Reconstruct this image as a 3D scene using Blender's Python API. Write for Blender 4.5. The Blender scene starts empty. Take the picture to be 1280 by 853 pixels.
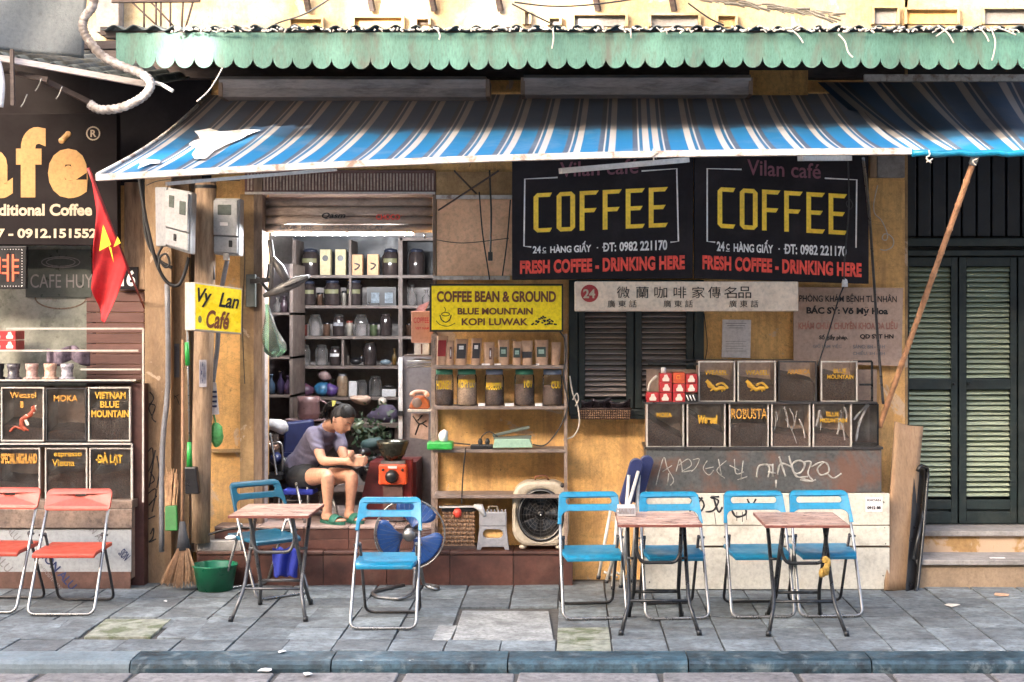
import bpy, bmesh, math, random
from mathutils import Vector, Matrix, noise
random.seed(7)
R = math.radians
sc = bpy.context.scene
col = sc.collection

# ------------------------------------------------------------------ camera, sky, sun, exposure
D0 = 10.1; F = 1850.0; VX = 715.0; HY = 400.0; CH = 1.76      # camera distance to the wall, focal (px of a 1280 frame), vanishing point, eye height
cam = bpy.data.cameras.new('camera'); co = bpy.data.objects.new('camera', cam); col.objects.link(co)
co.location = (0, -D0, CH); co.rotation_euler = (R(90), 0, 0)
cam.sensor_width = 36; cam.lens = F/1280*36; cam.clip_end = 500; cam.clip_start = 0.1
cam.shift_x = -(VX-640)/1280; cam.shift_y = (HY-426.5)/1280
sc.camera = co

SUN_EL, SUN_AZ = 19, -34          # azimuth measured from straight in front of the facade, negative = from the left
to_sun = Vector((math.sin(R(SUN_AZ))*math.cos(R(SUN_EL)), -math.cos(R(SUN_AZ))*math.cos(R(SUN_EL)), math.sin(R(SUN_EL))))
w = bpy.data.worlds.new('World'); sc.world = w; w.use_nodes = True
nt = w.node_tree; nt.nodes.clear()
sky = nt.nodes.new('ShaderNodeTexSky'); sky.sky_type = 'NISHITA'; sky.sun_disc = False
sky.sun_elevation = R(SUN_EL); sky.sun_rotation = math.atan2(to_sun.x, to_sun.y)
sky.air_density = 0.8; sky.dust_density = 7.0; sky.ozone_density = 0.6
bg = nt.nodes.new('ShaderNodeBackground'); bg.inputs[1].default_value = 0.15
out = nt.nodes.new('ShaderNodeOutputWorld')
nt.links.new(sky.outputs[0], bg.inputs[0]); nt.links.new(bg.outputs[0], out.inputs[0])
sl = bpy.data.lights.new('sun', 'SUN'); sl.energy = 2.0; sl.angle = R(0.5); sl.color = (1, .95, .86)
so = bpy.data.objects.new('sun', sl); col.objects.link(so); so.rotation_euler = to_sun.to_track_quat('Z', 'Y').to_euler()
so.location = (0, -6, 12)
vs = sc.view_settings
sc.display_settings.display_device = 'sRGB'
vs.view_transform = 'Standard'; vs.look = 'None'; vs.gamma = 1; vs.exposure = 3.42
sc.cycles.max_bounces = 7; sc.cycles.diffuse_bounces = 4; sc.cycles.transparent_max_bounces = 12; sc.cycles.use_denoising = True
sc.cycles.caustics_reflective = False; sc.cycles.caustics_refractive = False; sc.cycles.sample_clamp_indirect = 4

# ------------------------------------------------------------------ helpers
def S(Y): return (D0+Y)/F
def PX(px, Y=0): return (px-VX)*S(Y)
def PZ(py, Y=0): return CH-(py-HY)*S(Y)
def P(px, py, Y=0): return Vector((PX(px, Y), Y, PZ(py, Y)))
WO = {}          # world offset of each thing's origin

def T(name, label, cat, loc, group=None, kind=None):
    o = bpy.data.objects.new(name, None); col.objects.link(o); o.empty_display_size = .1
    o.location = loc; WO[o.name] = Vector(loc)
    return tag(o, label, cat, group, kind)
def tag(o, label=None, cat=None, group=None, kind=None):
    if label: o['label'] = label
    if cat: o['category'] = cat
    if group: o['group'] = group
    if kind: o['kind'] = kind
    return o
def copy_tree(o, parent=None, loc=None, rz=None, label=None, group=None):
    c = o.copy(); col.objects.link(c); c.parent = parent
    if loc is not None: c.location = loc
    if rz is not None: c.rotation_euler = (0, 0, rz)
    if label: c['label'] = label
    if group: c['group'] = group
    WO[c.name] = WO.get(o.name, Vector())
    for ch in [x for x in bpy.data.objects if x.parent == o]: copy_tree(ch, c)
    return c
def smooth_path(pts, n=6, closed=False):
    pts = [Vector(p) for p in pts]
    if len(pts) < 3: return pts
    out = []; N = len(pts)
    rng = range(N) if closed else range(N-1)
    for i in rng:
        p0 = pts[(i-1) % N] if closed or i > 0 else pts[0]
        p1 = pts[i]; p2 = pts[(i+1) % N]
        p3 = pts[(i+2) % N] if closed or i+2 < N else pts[-1]
        for k in range(n):
            t = k/n
            out.append(.5*((2*p1)+(-p0+p2)*t+(2*p0-5*p1+4*p2-p3)*t*t+(-p0+3*p1-3*p2+p3)*t**3))
    if not closed: out.append(pts[-1])
    return out
def fillet(pts, r=.03, n=5):
    pts = [Vector(p) for p in pts]; out = [pts[0]]
    for i in range(1, len(pts)-1):
        a, b, c = pts[i-1], pts[i], pts[i+1]
        d = min(r, (a-b).length*.45, (c-b).length*.45)
        p = b+(a-b).normalized()*d; q = b+(c-b).normalized()*d
        for k in range(n+1):
            t = k/n; out.append((1-t)**2*p+2*t*(1-t)*b+t*t*q)
    out.append(pts[-1]); return out

class MB:
    def __init__(s): s.v = []; s.f = []; s.m = []; s.s = []
    def add(s, vs, fs, mi=0, sm=False):
        o = len(s.v); s.v += [Vector(v) for v in vs]
        for f in fs: s.f.append([i+o for i in f]); s.m.append(mi); s.s.append(sm)
        return s
    def hexa(s, p, mi=0):                         # 8 points: bottom/back ordering irrelevant: 0-3 one face loop, 4-7 the opposite
        return s.add(p, [(0, 1, 2, 3), (7, 6, 5, 4), (0, 4, 5, 1), (1, 5, 6, 2), (2, 6, 7, 3), (3, 7, 4, 0)], mi)
    def box(s, x0, x1, y0, y1, z0, z1, mi=0):
        return s.hexa([(x0, y0, z0), (x1, y0, z0), (x1, y0, z1), (x0, y0, z1), (x0, y1, z0), (x1, y1, z0), (x1, y1, z1), (x0, y1, z1)], mi)
    def pbox(s, a, b, t, u, Y0, Y1, mi=0):          # px left, right, top, bottom on the front plane Y0; goes back to Y1
        return s.box(PX(a, Y0), PX(b, Y0), Y0, Y1, PZ(u, Y0), PZ(t, Y0), mi)
    def slab(s, quad, dv, mi=0):                    # quad of world points, thickness vector
        q = [Vector(p) for p in quad]; dv = Vector(dv)
        return s.hexa(q+[p+dv for p in q], mi)
    def bar(s, a, b, w, t, mi=0, up=(0, 0, 1)):      # rectangular bar between two points
        a = Vector(a); b = Vector(b); d = (b-a).normalized(); up = Vector(up)
        if abs(d.dot(up)) > .95: up = Vector((0, 1, 0))
        x = d.cross(up).normalized()*w/2; y = x.cross(d).normalized()*t/2
        return s.hexa([a-x-y, a+x-y, a+x+y, a-x+y, b-x-y, b+x-y, b+x+y, b-x+y], mi)
    def tube(s, pts, r, n=8, mi=0, closed=False, caps=True, flat=None):
        pts = [Vector(p) for p in pts]; N = len(pts)
        if N < 2: return s
        rr = r if isinstance(r, (list, tuple)) else [r]*N
        vs = []; prev = None
        for i in range(N):
            a = pts[i-1] if (i > 0 or closed) else pts[i]
            b = pts[(i+1) % N] if (i < N-1 or closed) else pts[i]
            d = (b-a)
            d = d.normalized() if d.length > 1e-9 else Vector((0, 0, 1))
            if prev is None:
                up = Vector((0, 0, 1)) if abs(d.z) < .9 else Vector((0, 1, 0))
                u = d.cross(up).normalized()
            else:
                u = prev-d*prev.dot(d)
                u = u.normalized() if u.length > 1e-6 else d.orthogonal().normalized()
            prev = u; w_ = d.cross(u)
            for k in range(n):
                an = 2*math.pi*k/n
                o = (u*math.cos(an)+w_*math.sin(an))*rr[i]
                if flat is not None: o.y *= flat
                vs.append(pts[i]+o)
        fs = []
        for i in range(N if closed else N-1):
            j = (i+1) % N
            for k in range(n):
                l = (k+1) % n
                fs.append((i*n+k, i*n+l, j*n+l, j*n+k))
        s.add(vs, fs, mi, n > 4)
        if caps and not closed:
            o = len(s.v)-N*n
            s.f.append([o+k for k in range(n)][::-1]); s.m.append(mi); s.s.append(False)
            s.f.append([o+(N-1)*n+k for k in range(n)]); s.m.append(mi); s.s.append(False)
        return s
    def lathe(s, c, prof, n=20, mi=0, axis='Z', sm=True, arc=1.0):
        c = Vector(c); vs = []; M_ = len(prof)
        for (r, h) in prof:
            for k in range(n):
                a = 2*math.pi*k/n*arc
                x, y = r*math.cos(a), r*math.sin(a)
                v = {'Z': (x, y, h), 'Y': (x, h, y), 'X': (h, x, y)}[axis]
                vs.append(c+Vector(v))
        fs = []
        for i in range(M_-1):
            for k in range(n):
                l = (k+1) % n
                fs.append((i*n+k, i*n+l, (i+1)*n+l, (i+1)*n+k))
        return s.add(vs, fs, mi, sm)
    def ball(s, c, r, n=12, mi=0):
        rx, ry, rz = r if isinstance(r, (tuple, list)) else (r, r, r)
        m = max(4, n//2); vs = []; fs = []
        for i in range(m+1):
            t = math.pi*i/m
            for k in range(n):
                a = 2*math.pi*k/n
                vs.append(Vector(c)+Vector((rx*math.sin(t)*math.cos(a), ry*math.sin(t)*math.sin(a), rz*math.cos(t))))
        for i in range(m):
            for k in range(n): fs.append((i*n+k, i*n+(k+1) % n, (i+1)*n+(k+1) % n, (i+1)*n+k))
        return s.add(vs, fs, mi, True)
    def grid(s, fn, nu, nv, mi=0, sm=True, thick=None):
        vs = [fn(i/nu, j/nv) for j in range(nv+1) for i in range(nu+1)]
        fs = [(j*(nu+1)+i, j*(nu+1)+i+1, (j+1)*(nu+1)+i+1, (j+1)*(nu+1)+i) for j in range(nv) for i in range(nu)]
        return s.add(vs, fs, mi, sm)
    def prism(s, pts, dv, mi=0):
        pts = [Vector(p) for p in pts]; n = len(pts); dv = Vector(dv)
        return s.add(pts+[p+dv for p in pts], [list(range(n)), list(range(2*n-1, n-1, -1))]+[(i, i+n, (i+1) % n+n, (i+1) % n) for i in range(n)], mi)
    def stroke(s, pts, wpx, Y, mi=0, n=5, sm=True, fn=None):       # painted line from picture points
        q = [(P(x, y, Y) if fn is None else fn(x, y)) for x, y in pts]
        if sm and len(q) > 2: q = smooth_path(q, n)
        return s.tube(q, [wpx*S(Y)/2*(.8+.45*abs(math.sin(i*.9+wpx))) for i in range(len(q))] if sm else wpx*S(Y)/2, 6, mi, flat=.12)
    def build(s, name, mats, parent=None, label=None, cat=None, group=None, kind=None, bev=0, sub=0, solid=0, base=None):
        if kind is None and any(q in name for q in ('lettering', 'graffiti', 'print', 'lines', 'script', 'weave', 'dots', 'numerals', 'stripes', 'emblem', 'film_crease', 'creased_film', 'hinge_teeth', 'lashes')): kind = 'stuff'
        if parent is not None: off = WO[parent.name]
        else:
            if base is not None: off = Vector(base)
            else:
                xs = [v.x for v in s.v]; ys = [v.y for v in s.v]; zs = [v.z for v in s.v]
                off = Vector(((min(xs)+max(xs))/2, (min(ys)+max(ys))/2, min(zs)))
        me = bpy.data.meshes.new(name)
        me.from_pydata([v-off for v in s.v], [], s.f)
        if not isinstance(mats, (list, tuple)): mats = [mats]
        for m in mats: me.materials.append(m)
        me.polygons.foreach_set('material_index', s.m); me.polygons.foreach_set('use_smooth', s.s)
        bm = bmesh.new(); bm.from_mesh(me); bmesh.ops.recalc_face_normals(bm, faces=bm.faces); bm.to_mesh(me); bm.free()
        me.update()
        o = bpy.data.objects.new(name, me); col.objects.link(o)
        if parent is not None: o.parent = parent; WO[o.name] = off
        else: o.location = off; WO[o.name] = off
        if solid:
            q = o.modifiers.new('solid', 'SOLIDIFY'); q.thickness = solid; q.offset = 0
        if bev:
            q = o.modifiers.new('bevel', 'BEVEL'); q.width = bev; q.segments = 2; q.limit_method = 'ANGLE'; q.angle_limit = R(50)
        if sub:
            q = o.modifiers.new('sub', 'SUBSURF'); q.levels = sub; q.render_levels = sub
        return tag(o, label, cat, group, kind)

def ev_mesh(ob):
    dg = bpy.context.evaluated_depsgraph_get(); dg.update()
    me = bpy.data.meshes.new_from_object(ob.evaluated_get(dg))
    r = ([v.co.copy() for v in me.vertices], [list(p.vertices) for p in me.polygons])
    bpy.data.meshes.remove(me); return r
def shape2d(loops, thick, bevel=0):
    cu = bpy.data.curves.new('c', 'CURVE'); cu.dimensions = '2D'; cu.fill_mode = 'BOTH'; cu.extrude = max(0, thick/2-bevel); cu.bevel_depth = bevel; cu.bevel_resolution = 1
    cu.offset = -bevel
    for lp in loops:
        sp = cu.splines.new('POLY'); sp.points.add(len(lp)-1); sp.use_cyclic_u = True
        for i, p in enumerate(lp): sp.points[i].co = (p[0], p[1], 0, 1)
    ob = bpy.data.objects.new('c', cu); col.objects.link(ob)
    r = ev_mesh(ob); bpy.data.objects.remove(ob); bpy.data.curves.remove(cu); return r
def rrect(x0, x1, z0, z1, r, n=5):
    out = []
    for cx, cz, a0 in ((x1-r, z1-r, 0), (x0+r, z1-r, 90), (x0+r, z0+r, 180), (x1-r, z0+r, 270)):
        for k in range(n+1):
            a = R(a0+90*k/n); out.append((cx+r*math.cos(a), cz+r*math.sin(a)))
    return out
TXT = {}
def text_raw(body, bold=0.0, shear=0.0, space=1.0):
    k = (body, bold, shear, space)
    if k in TXT: return TXT[k]
    cu = bpy.data.curves.new('t', 'FONT'); cu.body = body; cu.offset = bold; cu.shear = shear; cu.space_character = space; cu.resolution_u = 4; cu.align_x = 'CENTER'
    ob = bpy.data.objects.new('t', cu); col.objects.link(ob)
    v, f = ev_mesh(ob); bpy.data.objects.remove(ob); bpy.data.curves.remove(cu)
    x0 = min(a.x for a in v); x1 = max(a.x for a in v); y0 = min(a.y for a in v); y1 = max(a.y for a in v)
    TXT[k] = ([((a.x-x0)/(x1-x0), (y1-a.y)/(y1-y0)) for a in v], f); return TXT[k]
def quadmap(tl, tr, br, bl):
    tl, tr, br, bl = [Vector(q) for q in (tl, tr, br, bl)]
    return lambda u, v: (tl*(1-u)+tr*u)*(1-v)+(bl*(1-u)+br*u)*v
def text(mb, body, box, Y, mi=0, bold=0.012, shear=0.0, space=1.0, fn=None, tilt=0):
    """lettering fitted into the picture box (x0, x1, y0, y1) on plane Y; fn maps picture points to the world instead"""
    uv, f = text_raw(body, bold, shear, space); x0, x1, y0, y1 = box
    pts = []
    for u, v in uv:
        x = x0+(x1-x0)*u; y = y0+(y1-y0)*v+tilt*(u-.5)
        pts.append(fn(x, y) if fn else P(x, y, Y))
    mb.add(pts, f, mi)

# ------------------------------------------------------------------ materials
def NW(nt_, t, **kw):
    n = nt_.nodes.new(t)
    for k, v in kw.items(): setattr(n, k, v)
    return n
def mix_rgb(nt_, a, b, fac, blend='MIX'):
    m = NW(nt_, 'ShaderNodeMix', data_type='RGBA', blend_type=blend)
    for k, val in ((0, fac), (6, a), (7, b)):
        if isinstance(val, bpy.types.NodeSocket): nt_.links.new(val, m.inputs[k])
        elif k == 0: m.inputs[0].default_value = val
        else: m.inputs[k].default_value = (*val, 1) if len(val) == 3 else val
    return m.outputs[2]
def ramp(nt_, src, stops, interp='LINEAR'):
    r = NW(nt_, 'ShaderNodeValToRGB'); cr = r.color_ramp; cr.interpolation = interp
    while len(cr.elements) < len(stops): cr.elements.new(.5)
    for e, (p, c) in zip(cr.elements, stops):
        e.position = p; e.color = (c, c, c, 1) if not isinstance(c, (tuple, list)) else (*c, 1)
    nt_.links.new(src, r.inputs[0]); return r.outputs[0]
def nz(nt_, vec, scale, detail=5, rough=.6, dist=0):
    n = NW(nt_, 'ShaderNodeTexNoise'); n.inputs['Scale'].default_value = scale; n.inputs['Detail'].default_value = detail
    n.inputs['Roughness'].default_value = rough; n.inputs['Distortion'].default_value = dist
    nt_.links.new(vec, n.inputs['Vector']); return n.outputs[0]
def coords(nt_, scale=(1, 1, 1), rand=False):
    g = NW(nt_, 'ShaderNodeTexCoord'); mp = NW(nt_, 'ShaderNodeMapping'); mp.inputs['Scale'].default_value = scale
    src = g.outputs['Object']
    if rand:
        oi = NW(nt_, 'ShaderNodeObjectInfo'); va = NW(nt_, 'ShaderNodeVectorMath', operation='ADD')
        mu = NW(nt_, 'ShaderNodeMath', operation='MULTIPLY'); mu.inputs[1].default_value = 37
        nt_.links.new(oi.outputs['Random'], mu.inputs[0]); nt_.links.new(src, va.inputs[0]); nt_.links.new(mu.outputs[0], va.inputs[1]); src = va.outputs[0]
    nt_.links.new(src, mp.inputs['Vector']); return mp.outputs[0]
MATS = {}
def mat(name, c, rough=.6, metal=0.0, var=.12, scale=6.0, dirt=None, dscale=3.0, damt=.5, dlo=.5, dhi=.7, bump=0.0, bscale=60.0, rand=0.0, c2=None, stretch=(1, 1, 1), coat=0, emit=None, estr=0, extra=None, grain=.22, gscale=38):
    if name in MATS: return MATS[name]
    m = bpy.data.materials.new(name); m.use_nodes = True; MATS[name] = m
    t = m.node_tree; b = t.nodes['Principled BSDF']
    vec = coords(t, stretch, rand > 0)
    base = (*c, 1)
    lo = tuple(max(0, x*(1-var*1.6)) for x in c); hi = tuple(min(1, x*(1+var)) for x in (c2 or c))
    if 'sign_board' in name: b.inputs['Specular IOR Level'].default_value = .2
    colr = ramp(t, nz(t, vec, scale), [(.25, lo), (.75, hi)])
    if rand > 0:
        oi = NW(t, 'ShaderNodeObjectInfo'); mr = NW(t, 'ShaderNodeMapRange'); mr.inputs[3].default_value = 1-rand; mr.inputs[4].default_value = 1+rand
        t.links.new(oi.outputs['Random'], mr.inputs[0])
        cc = NW(t, 'ShaderNodeCombineColor')
        for k in range(3): t.links.new(mr.outputs[0], cc.inputs[k])
        colr = mix_rgb(t, colr, cc.outputs[0], 1.0, 'MULTIPLY')
    rsock = rough
    if grain:
        g1 = ramp(t, nz(t, vec, gscale, 9, .72), [(.34, tuple([1-grain]*3)), (.5, (1, 1, 1)), (.68, tuple([1+grain*.6]*3))])
        colr = mix_rgb(t, colr, g1, 1.0, 'MULTIPLY')
    if dirt:
        fac = ramp(t, nz(t, vec, dscale, 8, .65, .4), [(dlo, 0.0), (dhi, damt)])
        colr = mix_rgb(t, colr, dirt, fac)
    if extra: colr = extra(t, vec, colr)
    t.links.new(colr, b.inputs['Base Color'])
    b.inputs['Metallic'].default_value = metal
    rr = ramp(t, nz(t, vec, scale*2.3, 4), [(.3, max(.03, rough-.12)), (.7, min(1, rough+.12))]); t.links.new(rr, b.inputs['Roughness'])
    if coat: b.inputs['Coat Weight'].default_value = coat
    if bump:
        bp = NW(t, 'ShaderNodeBump'); bp.inputs['Strength'].default_value = min(1, bump); bp.inputs['Distance'].default_value = .004
        t.links.new(nz(t, vec, bscale, 6, .6), bp.inputs['Height']); t.links.new(bp.outputs[0], b.inputs['Normal'])
    if emit:
        b.inputs['Emission Color'].default_value = (*emit, 1); b.inputs['Emission Strength'].default_value = estr
    return m
def glass_mat(name, tint=(1, 1, 1), refl=.12, rough=.05, dirt=0.06):
    m = bpy.data.materials.new(name); m.use_nodes = True; t = m.node_tree; t.nodes.clear()
    o = NW(t, 'ShaderNodeOutputMaterial'); tr = NW(t, 'ShaderNodeBsdfTransparent'); tr.inputs[0].default_value = (*tint, 1)
    gl = NW(t, 'ShaderNodeBsdfGlossy'); gl.inputs['Roughness'].default_value = rough
    df = NW(t, 'ShaderNodeBsdfDiffuse'); df.inputs[0].default_value = (.6, .58, .55, 1)
    fr = NW(t, 'ShaderNodeLayerWeight'); fr.inputs[0].default_value = refl
    m1 = NW(t, 'ShaderNodeMixShader'); m2 = NW(t, 'ShaderNodeMixShader')
    t.links.new(fr.outputs['Fresnel'], m1.inputs[0]); t.links.new(tr.outputs[0], m1.inputs[1]); t.links.new(gl.outputs[0], m1.inputs[2])
    d = ramp(t, nz(t, coords(t), 9, 6), [(.4, dirt*.3), (.75, dirt*2)])
    t.links.new(d, m2.inputs[0]); t.links.new(m1.outputs[0], m2.inputs[1]); t.links.new(df.outputs[0], m2.inputs[2]); t.links.new(m2.outputs[0], o.inputs[0])
    return m

def wall_extra(t, vec, c):          # run-down streaks, peeled patches and hairline cracks on painted plaster
    v2 = coords(t, (5, 5, .55)); st = ramp(t, nz(t, v2, 1.6, 9, .75), [(.47, 0.0), (.70, .62)])
    c = mix_rgb(t, c, (.22, .12, .06), st)
    pe = ramp(t, nz(t, vec, 1.9, 10, .66, .8), [(.60, 0.0), (.615, .65)])
    c = mix_rgb(t, c, (.56, .44, .34), pe)
    cr = ramp(t, nz(t, vec, 2.6, 12, .78, 1.6), [(.492, 0.0), (.5, .6), (.508, 0.0)])
    sp = ramp(t, nz(t, vec, 22, 4, .6), [(.70, 0.0), (.74, .7)])
    c = mix_rgb(t, c, (.17, .10, .06), sp)
    return mix_rgb(t, c, (.16, .09, .05), cr)
W_ORANGE = mat('orange_plaster', (.76, .42, .14), .85, var=.12, scale=2.2, c2=(.80, .50, .20), dirt=(.43, .24, .10), dscale=2.6, damt=.65, dlo=.45, dhi=.72, bump=.5, bscale=45, extra=wall_extra)
W_UPPER = mat('pale_yellow_plaster', (.44, .30, .145), .85, var=.2, scale=2.0, c2=(.54, .41, .24), dirt=(.45, .42, .38), dscale=2.0, damt=.8, bump=.4, extra=wall_extra)
W_TAN = mat('stained_tan_plaster', (.42, .27, .13), .85, var=.25, scale=4, dirt=(.13, .08, .05), dscale=3, damt=.8, bump=.6, extra=wall_extra)
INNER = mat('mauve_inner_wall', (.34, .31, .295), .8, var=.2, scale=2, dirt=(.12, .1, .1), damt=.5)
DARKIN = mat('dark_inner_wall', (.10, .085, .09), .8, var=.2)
CONC = mat('concrete', (.30, .28, .27), .9, var=.18, scale=8, dirt=(.12, .11, .1), dscale=4, damt=.7, bump=.6)
TILE = mat('grey_paving_tile', (.125, .15, .165), .7, var=.2, scale=7, c2=(.20, .225, .235), dirt=(.06, .058, .06), dscale=3.2, damt=.6, dlo=.42, dhi=.62, bump=1, bscale=70, rand=.25, grain=.5, gscale=26)
TILE_L = mat('light_concrete_patch', (.21, .215, .21), .85, var=.2, scale=6, c2=(.30, .30, .29), dirt=(.12, .12, .12), dscale=5, damt=.8, bump=1, rand=.1, grain=.5)
TILE_M = mat('mossy_paving_tile', (.19, .20, .15), .85, var=.25, scale=14, c2=(.27, .27, .22), dirt=(.07, .085, .03), dscale=8, damt=.8, dlo=.48, dhi=.6, bump=.7)
GROUT = mat('dark_grout', (.075, .068, .062), .95, var=.3, scale=20)
ROADM = mat('road_stone', (.20, .185, .18), .85, var=.2, scale=9, dirt=(.10, .085, .08), dscale=5, damt=.8, bump=1, rand=.14, grain=.5, gscale=24)
KERB = mat('blue_kerb_stone', (.015, .032, .046), .5, var=.35, scale=5, c2=(.034, .07, .092), dirt=(.13, .16, .17), dscale=9, damt=.75, dlo=.55, dhi=.64, bump=1, bscale=30, rand=.2, grain=.55, gscale=20)
KERB_L = mat('worn_kerb_stone', (.16, .20, .22), .65, var=.2, scale=6, dirt=(.15, .15, .15), dscale=6, damt=.6, bump=.6)
STEP = mat('brown_red_step_tile', (.062, .024, .02), .5, var=.3, scale=7, c2=(.10, .038, .028), dirt=(.17, .10, .075), dscale=4, damt=.6, dlo=.5, dhi=.78, bump=.25, rand=.16)
STEPTOP = mat('worn_step_floor', (.33, .24, .21), .6, var=.2, scale=8, dirt=(.12, .07, .06), dscale=5, damt=.6, rand=.1)
GREEN = mat('green_valance_paint', (.05, .135, .10), .6, var=.25, scale=1.3, c2=(.085, .20, .16), dirt=(.085, .075, .06), dscale=3, damt=.8, dlo=.5, dhi=.72, bump=.6, bscale=14, stretch=(2.6, 1, .8), grain=.3)
ROOFM = mat('corrugated_roof_sheet', (.085, .10, .10), .8, var=.35, scale=9, dirt=(.32, .3, .27), dscale=9, damt=.8, dlo=.6, dhi=.75, bump=.5)
LITTER = mat('bleached_straw', (.55, .5, .44), .9)
TIMBER = mat('dark_timber', (.07, .05, .045), .8, var=.3, scale=8, stretch=(1, 1, 5))
CASS = mat('grey_awning_cassette', (.52, .46, .45), .6, var=.12, scale=5, dirt=(.13, .11, .1), dscale=7, damt=.7, stretch=(.5, 1, 3), bump=.2)
BARM = mat('rusty_white_bar', (.56, .53, .5), .55, var=.1, scale=8, dirt=(.2, .11, .07), dscale=14, damt=.85, dlo=.5, dhi=.66)
SIGNK = mat('charcoal_sign_board', (.014, .011, .014), .7, var=.25, scale=2, dirt=(.04, .034, .036), dscale=2, damt=.5)
SIGNB = mat('brown_black_sign_board', (.009, .005, .006), .75, var=.15, scale=2)
GOLD = mat('gold_letters', (.98, .60, .04), .45, var=.15, scale=5)
GOLD2 = mat('pale_gold_letters', (.42, .225, .075), .45, var=.08)
CREAM = mat('cream_letters', (.48, .38, .28), .5)
WHITEP = mat('white_print', (.75, .73, .72), .5, var=.1)
REDP = mat('red_print', (.80, .075, .05), .5, var=.25, scale=30)
MAUVE = mat('faded_mauve_print', (.17, .055, .08), .6)
YEL = mat('yellow_sign_face', (.97, .72, .01), .4, var=.03)
YEL2 = mat('yellow_light_box_face', (.95, .62, .0), .3, var=.12, scale=4, c2=(.98, .78, .05))
BRN = mat('brown_print', (.16, .05, .02), .5)
BLK = mat('black_print', (.012, .01, .012), .5)
BANW = mat('cream_banner', (.74, .60, .47), .6, var=.08, scale=5, dirt=(.5, .36, .27), dscale=4, damt=.5)
CRIM = mat('crimson_print', (.32, .02, .025), .5)
CLINIC = mat('faded_pink_board', (.47, .325, .25), .7, var=.1, scale=3, dirt=(.32, .2, .15), dscale=3, damt=.6)
FADED = mat('faded_red_print', (.42, .19, .14), .7)
PAPER = mat('paper_white', (.72, .68, .68), .8, var=.06)
PRGREY = mat('grey_print', (.22, .2, .2), .7)
GLASS = glass_mat('clear_glass', refl=.12, dirt=.04)
GLASSD = glass_mat('smoky_glass', (.88, .85, .83), .3, .08, .05)
ALU = mat('white_aluminium_frame', (.50, .46, .42), .4, .0, var=.1, scale=20, dirt=(.3, .25, .22), dscale=10, damt=.5)
STEEL = mat('brushed_steel', (.27, .265, .26), .42, 1.0, var=.1, scale=10)
CHROME = mat('chrome_tube', (.27, .265, .26), .33, .8, var=.1, scale=14, dirt=(.10, .07, .05), dscale=25, damt=.6, dlo=.62, dhi=.70, grain=0)
DTUBE = mat('dark_grey_tube', (.075, .072, .075), .35, .6, var=.2, scale=12)
BTUBE = mat('black_painted_tube', (.014, .015, .017), .35, .1, var=.3, scale=12, dirt=(.11, .12, .13), dscale=20, damt=.6, dlo=.55, dhi=.7)
BLUEP = mat('sky_blue_plastic', (.001, .165, .30), .4, var=.12, scale=5, c2=(.002, .19, .34), dirt=(.04, .15, .22), dscale=9, damt=.6, dlo=.52, dhi=.66, rand=.07)
BLUED = mat('teal_blue_plastic', (.003, .075, .13), .4, var=.14, scale=5)
REDPL = mat('coral_red_plastic', (.43, .062, .038), .42, var=.1, scale=5, dirt=(.34, .1, .08), dscale=8, damt=.4)
TABLETOP = mat('worn_laminate_top', (.42, .23, .165), .35, var=.2, scale=11, c2=(.60, .42, .34), dirt=(.12, .05, .035), dscale=12, damt=.75, dlo=.52, dhi=.57, stretch=(.6, 1.6, 1), rand=.1, grain=.4)
TABEDGE = mat('red_brown_edge', (.19, .06, .045), .5)
DGREEN = mat('dark_green_paint', (.012, .023, .024), .5, var=.25, scale=5, dirt=(.05, .055, .05), dscale=7, damt=.5, bump=.2)
SLATG = mat('sage_green_slat', (.34, .40, .30), .6, var=.14, scale=9, dirt=(.12, .15, .09), dscale=9, damt=.5, stretch=(.4, 1, 3), rand=.12)
SLATD = mat('dusty_dark_slat', (.34, .29, .27), .7, var=.2, scale=9, dirt=(.24, .21, .2), dscale=9, damt=.4, stretch=(.4, 1, 3), rand=.12)
NAVYK = mat('navy_black_paint', (.012, .015, .022), .5, var=.3, scale=4)
SHUT = mat('tan_roller_shutter', (.44, .34, .28), .55, .0, var=.15, scale=5, dirt=(.1, .07, .06), dscale=6, damt=.7, stretch=(1, 1, 3), rand=.08)
GRILL = mat('brown_grille', (.18, .095, .085), .6, .2, var=.2)
WOOD = mat('weathered_post_wood', (.27, .175, .11), .8, var=.25, scale=9, c2=(.38, .26, .17), dirt=(.12, .07, .05), dscale=6, damt=.7, stretch=(3, 3, .5), bump=.6)
FRWOOD = mat('brown_door_frame', (.17, .11, .075), .7, var=.3, scale=9, dirt=(.35, .25, .18), dscale=8, damt=.5, stretch=(3, 3, .5), bump=.4)
PLY = mat('tan_plywood', (.36, .225, .13), .75, var=.2, scale=4, dirt=(.22, .12, .07), dscale=5, damt=.55, stretch=(2, 2, .6))
BAMBOO = mat('bamboo_pole', (.50, .26, .14), .5, var=.2, scale=12, dirt=(.2, .09, .05), dscale=18, damt=.6)
WHB = mat('cream_painted_board', (.56, .53, .46), .6, var=.07, scale=6, dirt=(.25, .2, .14), dscale=7, damt=.7, dlo=.52, dhi=.8, bump=.2)
GRB = mat('grey_scuffed_board', (.085, .088, .09), .5, .1, var=.3, scale=3, dirt=(.15, .07, .045), dscale=3, damt=.8, dlo=.48, dhi=.62, bump=.3, grain=.45)
CHALK = mat('white_marker', (.36, .345, .32), .9, var=.3, scale=40)
MARK = mat('black_marker', (.02, .018, .02), .7)
BEANS = mat('roasted_beans', (.085, .048, .036), .55, var=.5, scale=90, bump=1, bscale=160)
BEANL = mat('green_coffee_beans', (.36, .25, .18), .6, var=.35, scale=90, bump=1, bscale=160)
DARKG = mat('brown_grey_lining', (.36, .25, .19), .7, var=.2)  # brown-grey lining of boxes and carcasses
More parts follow.
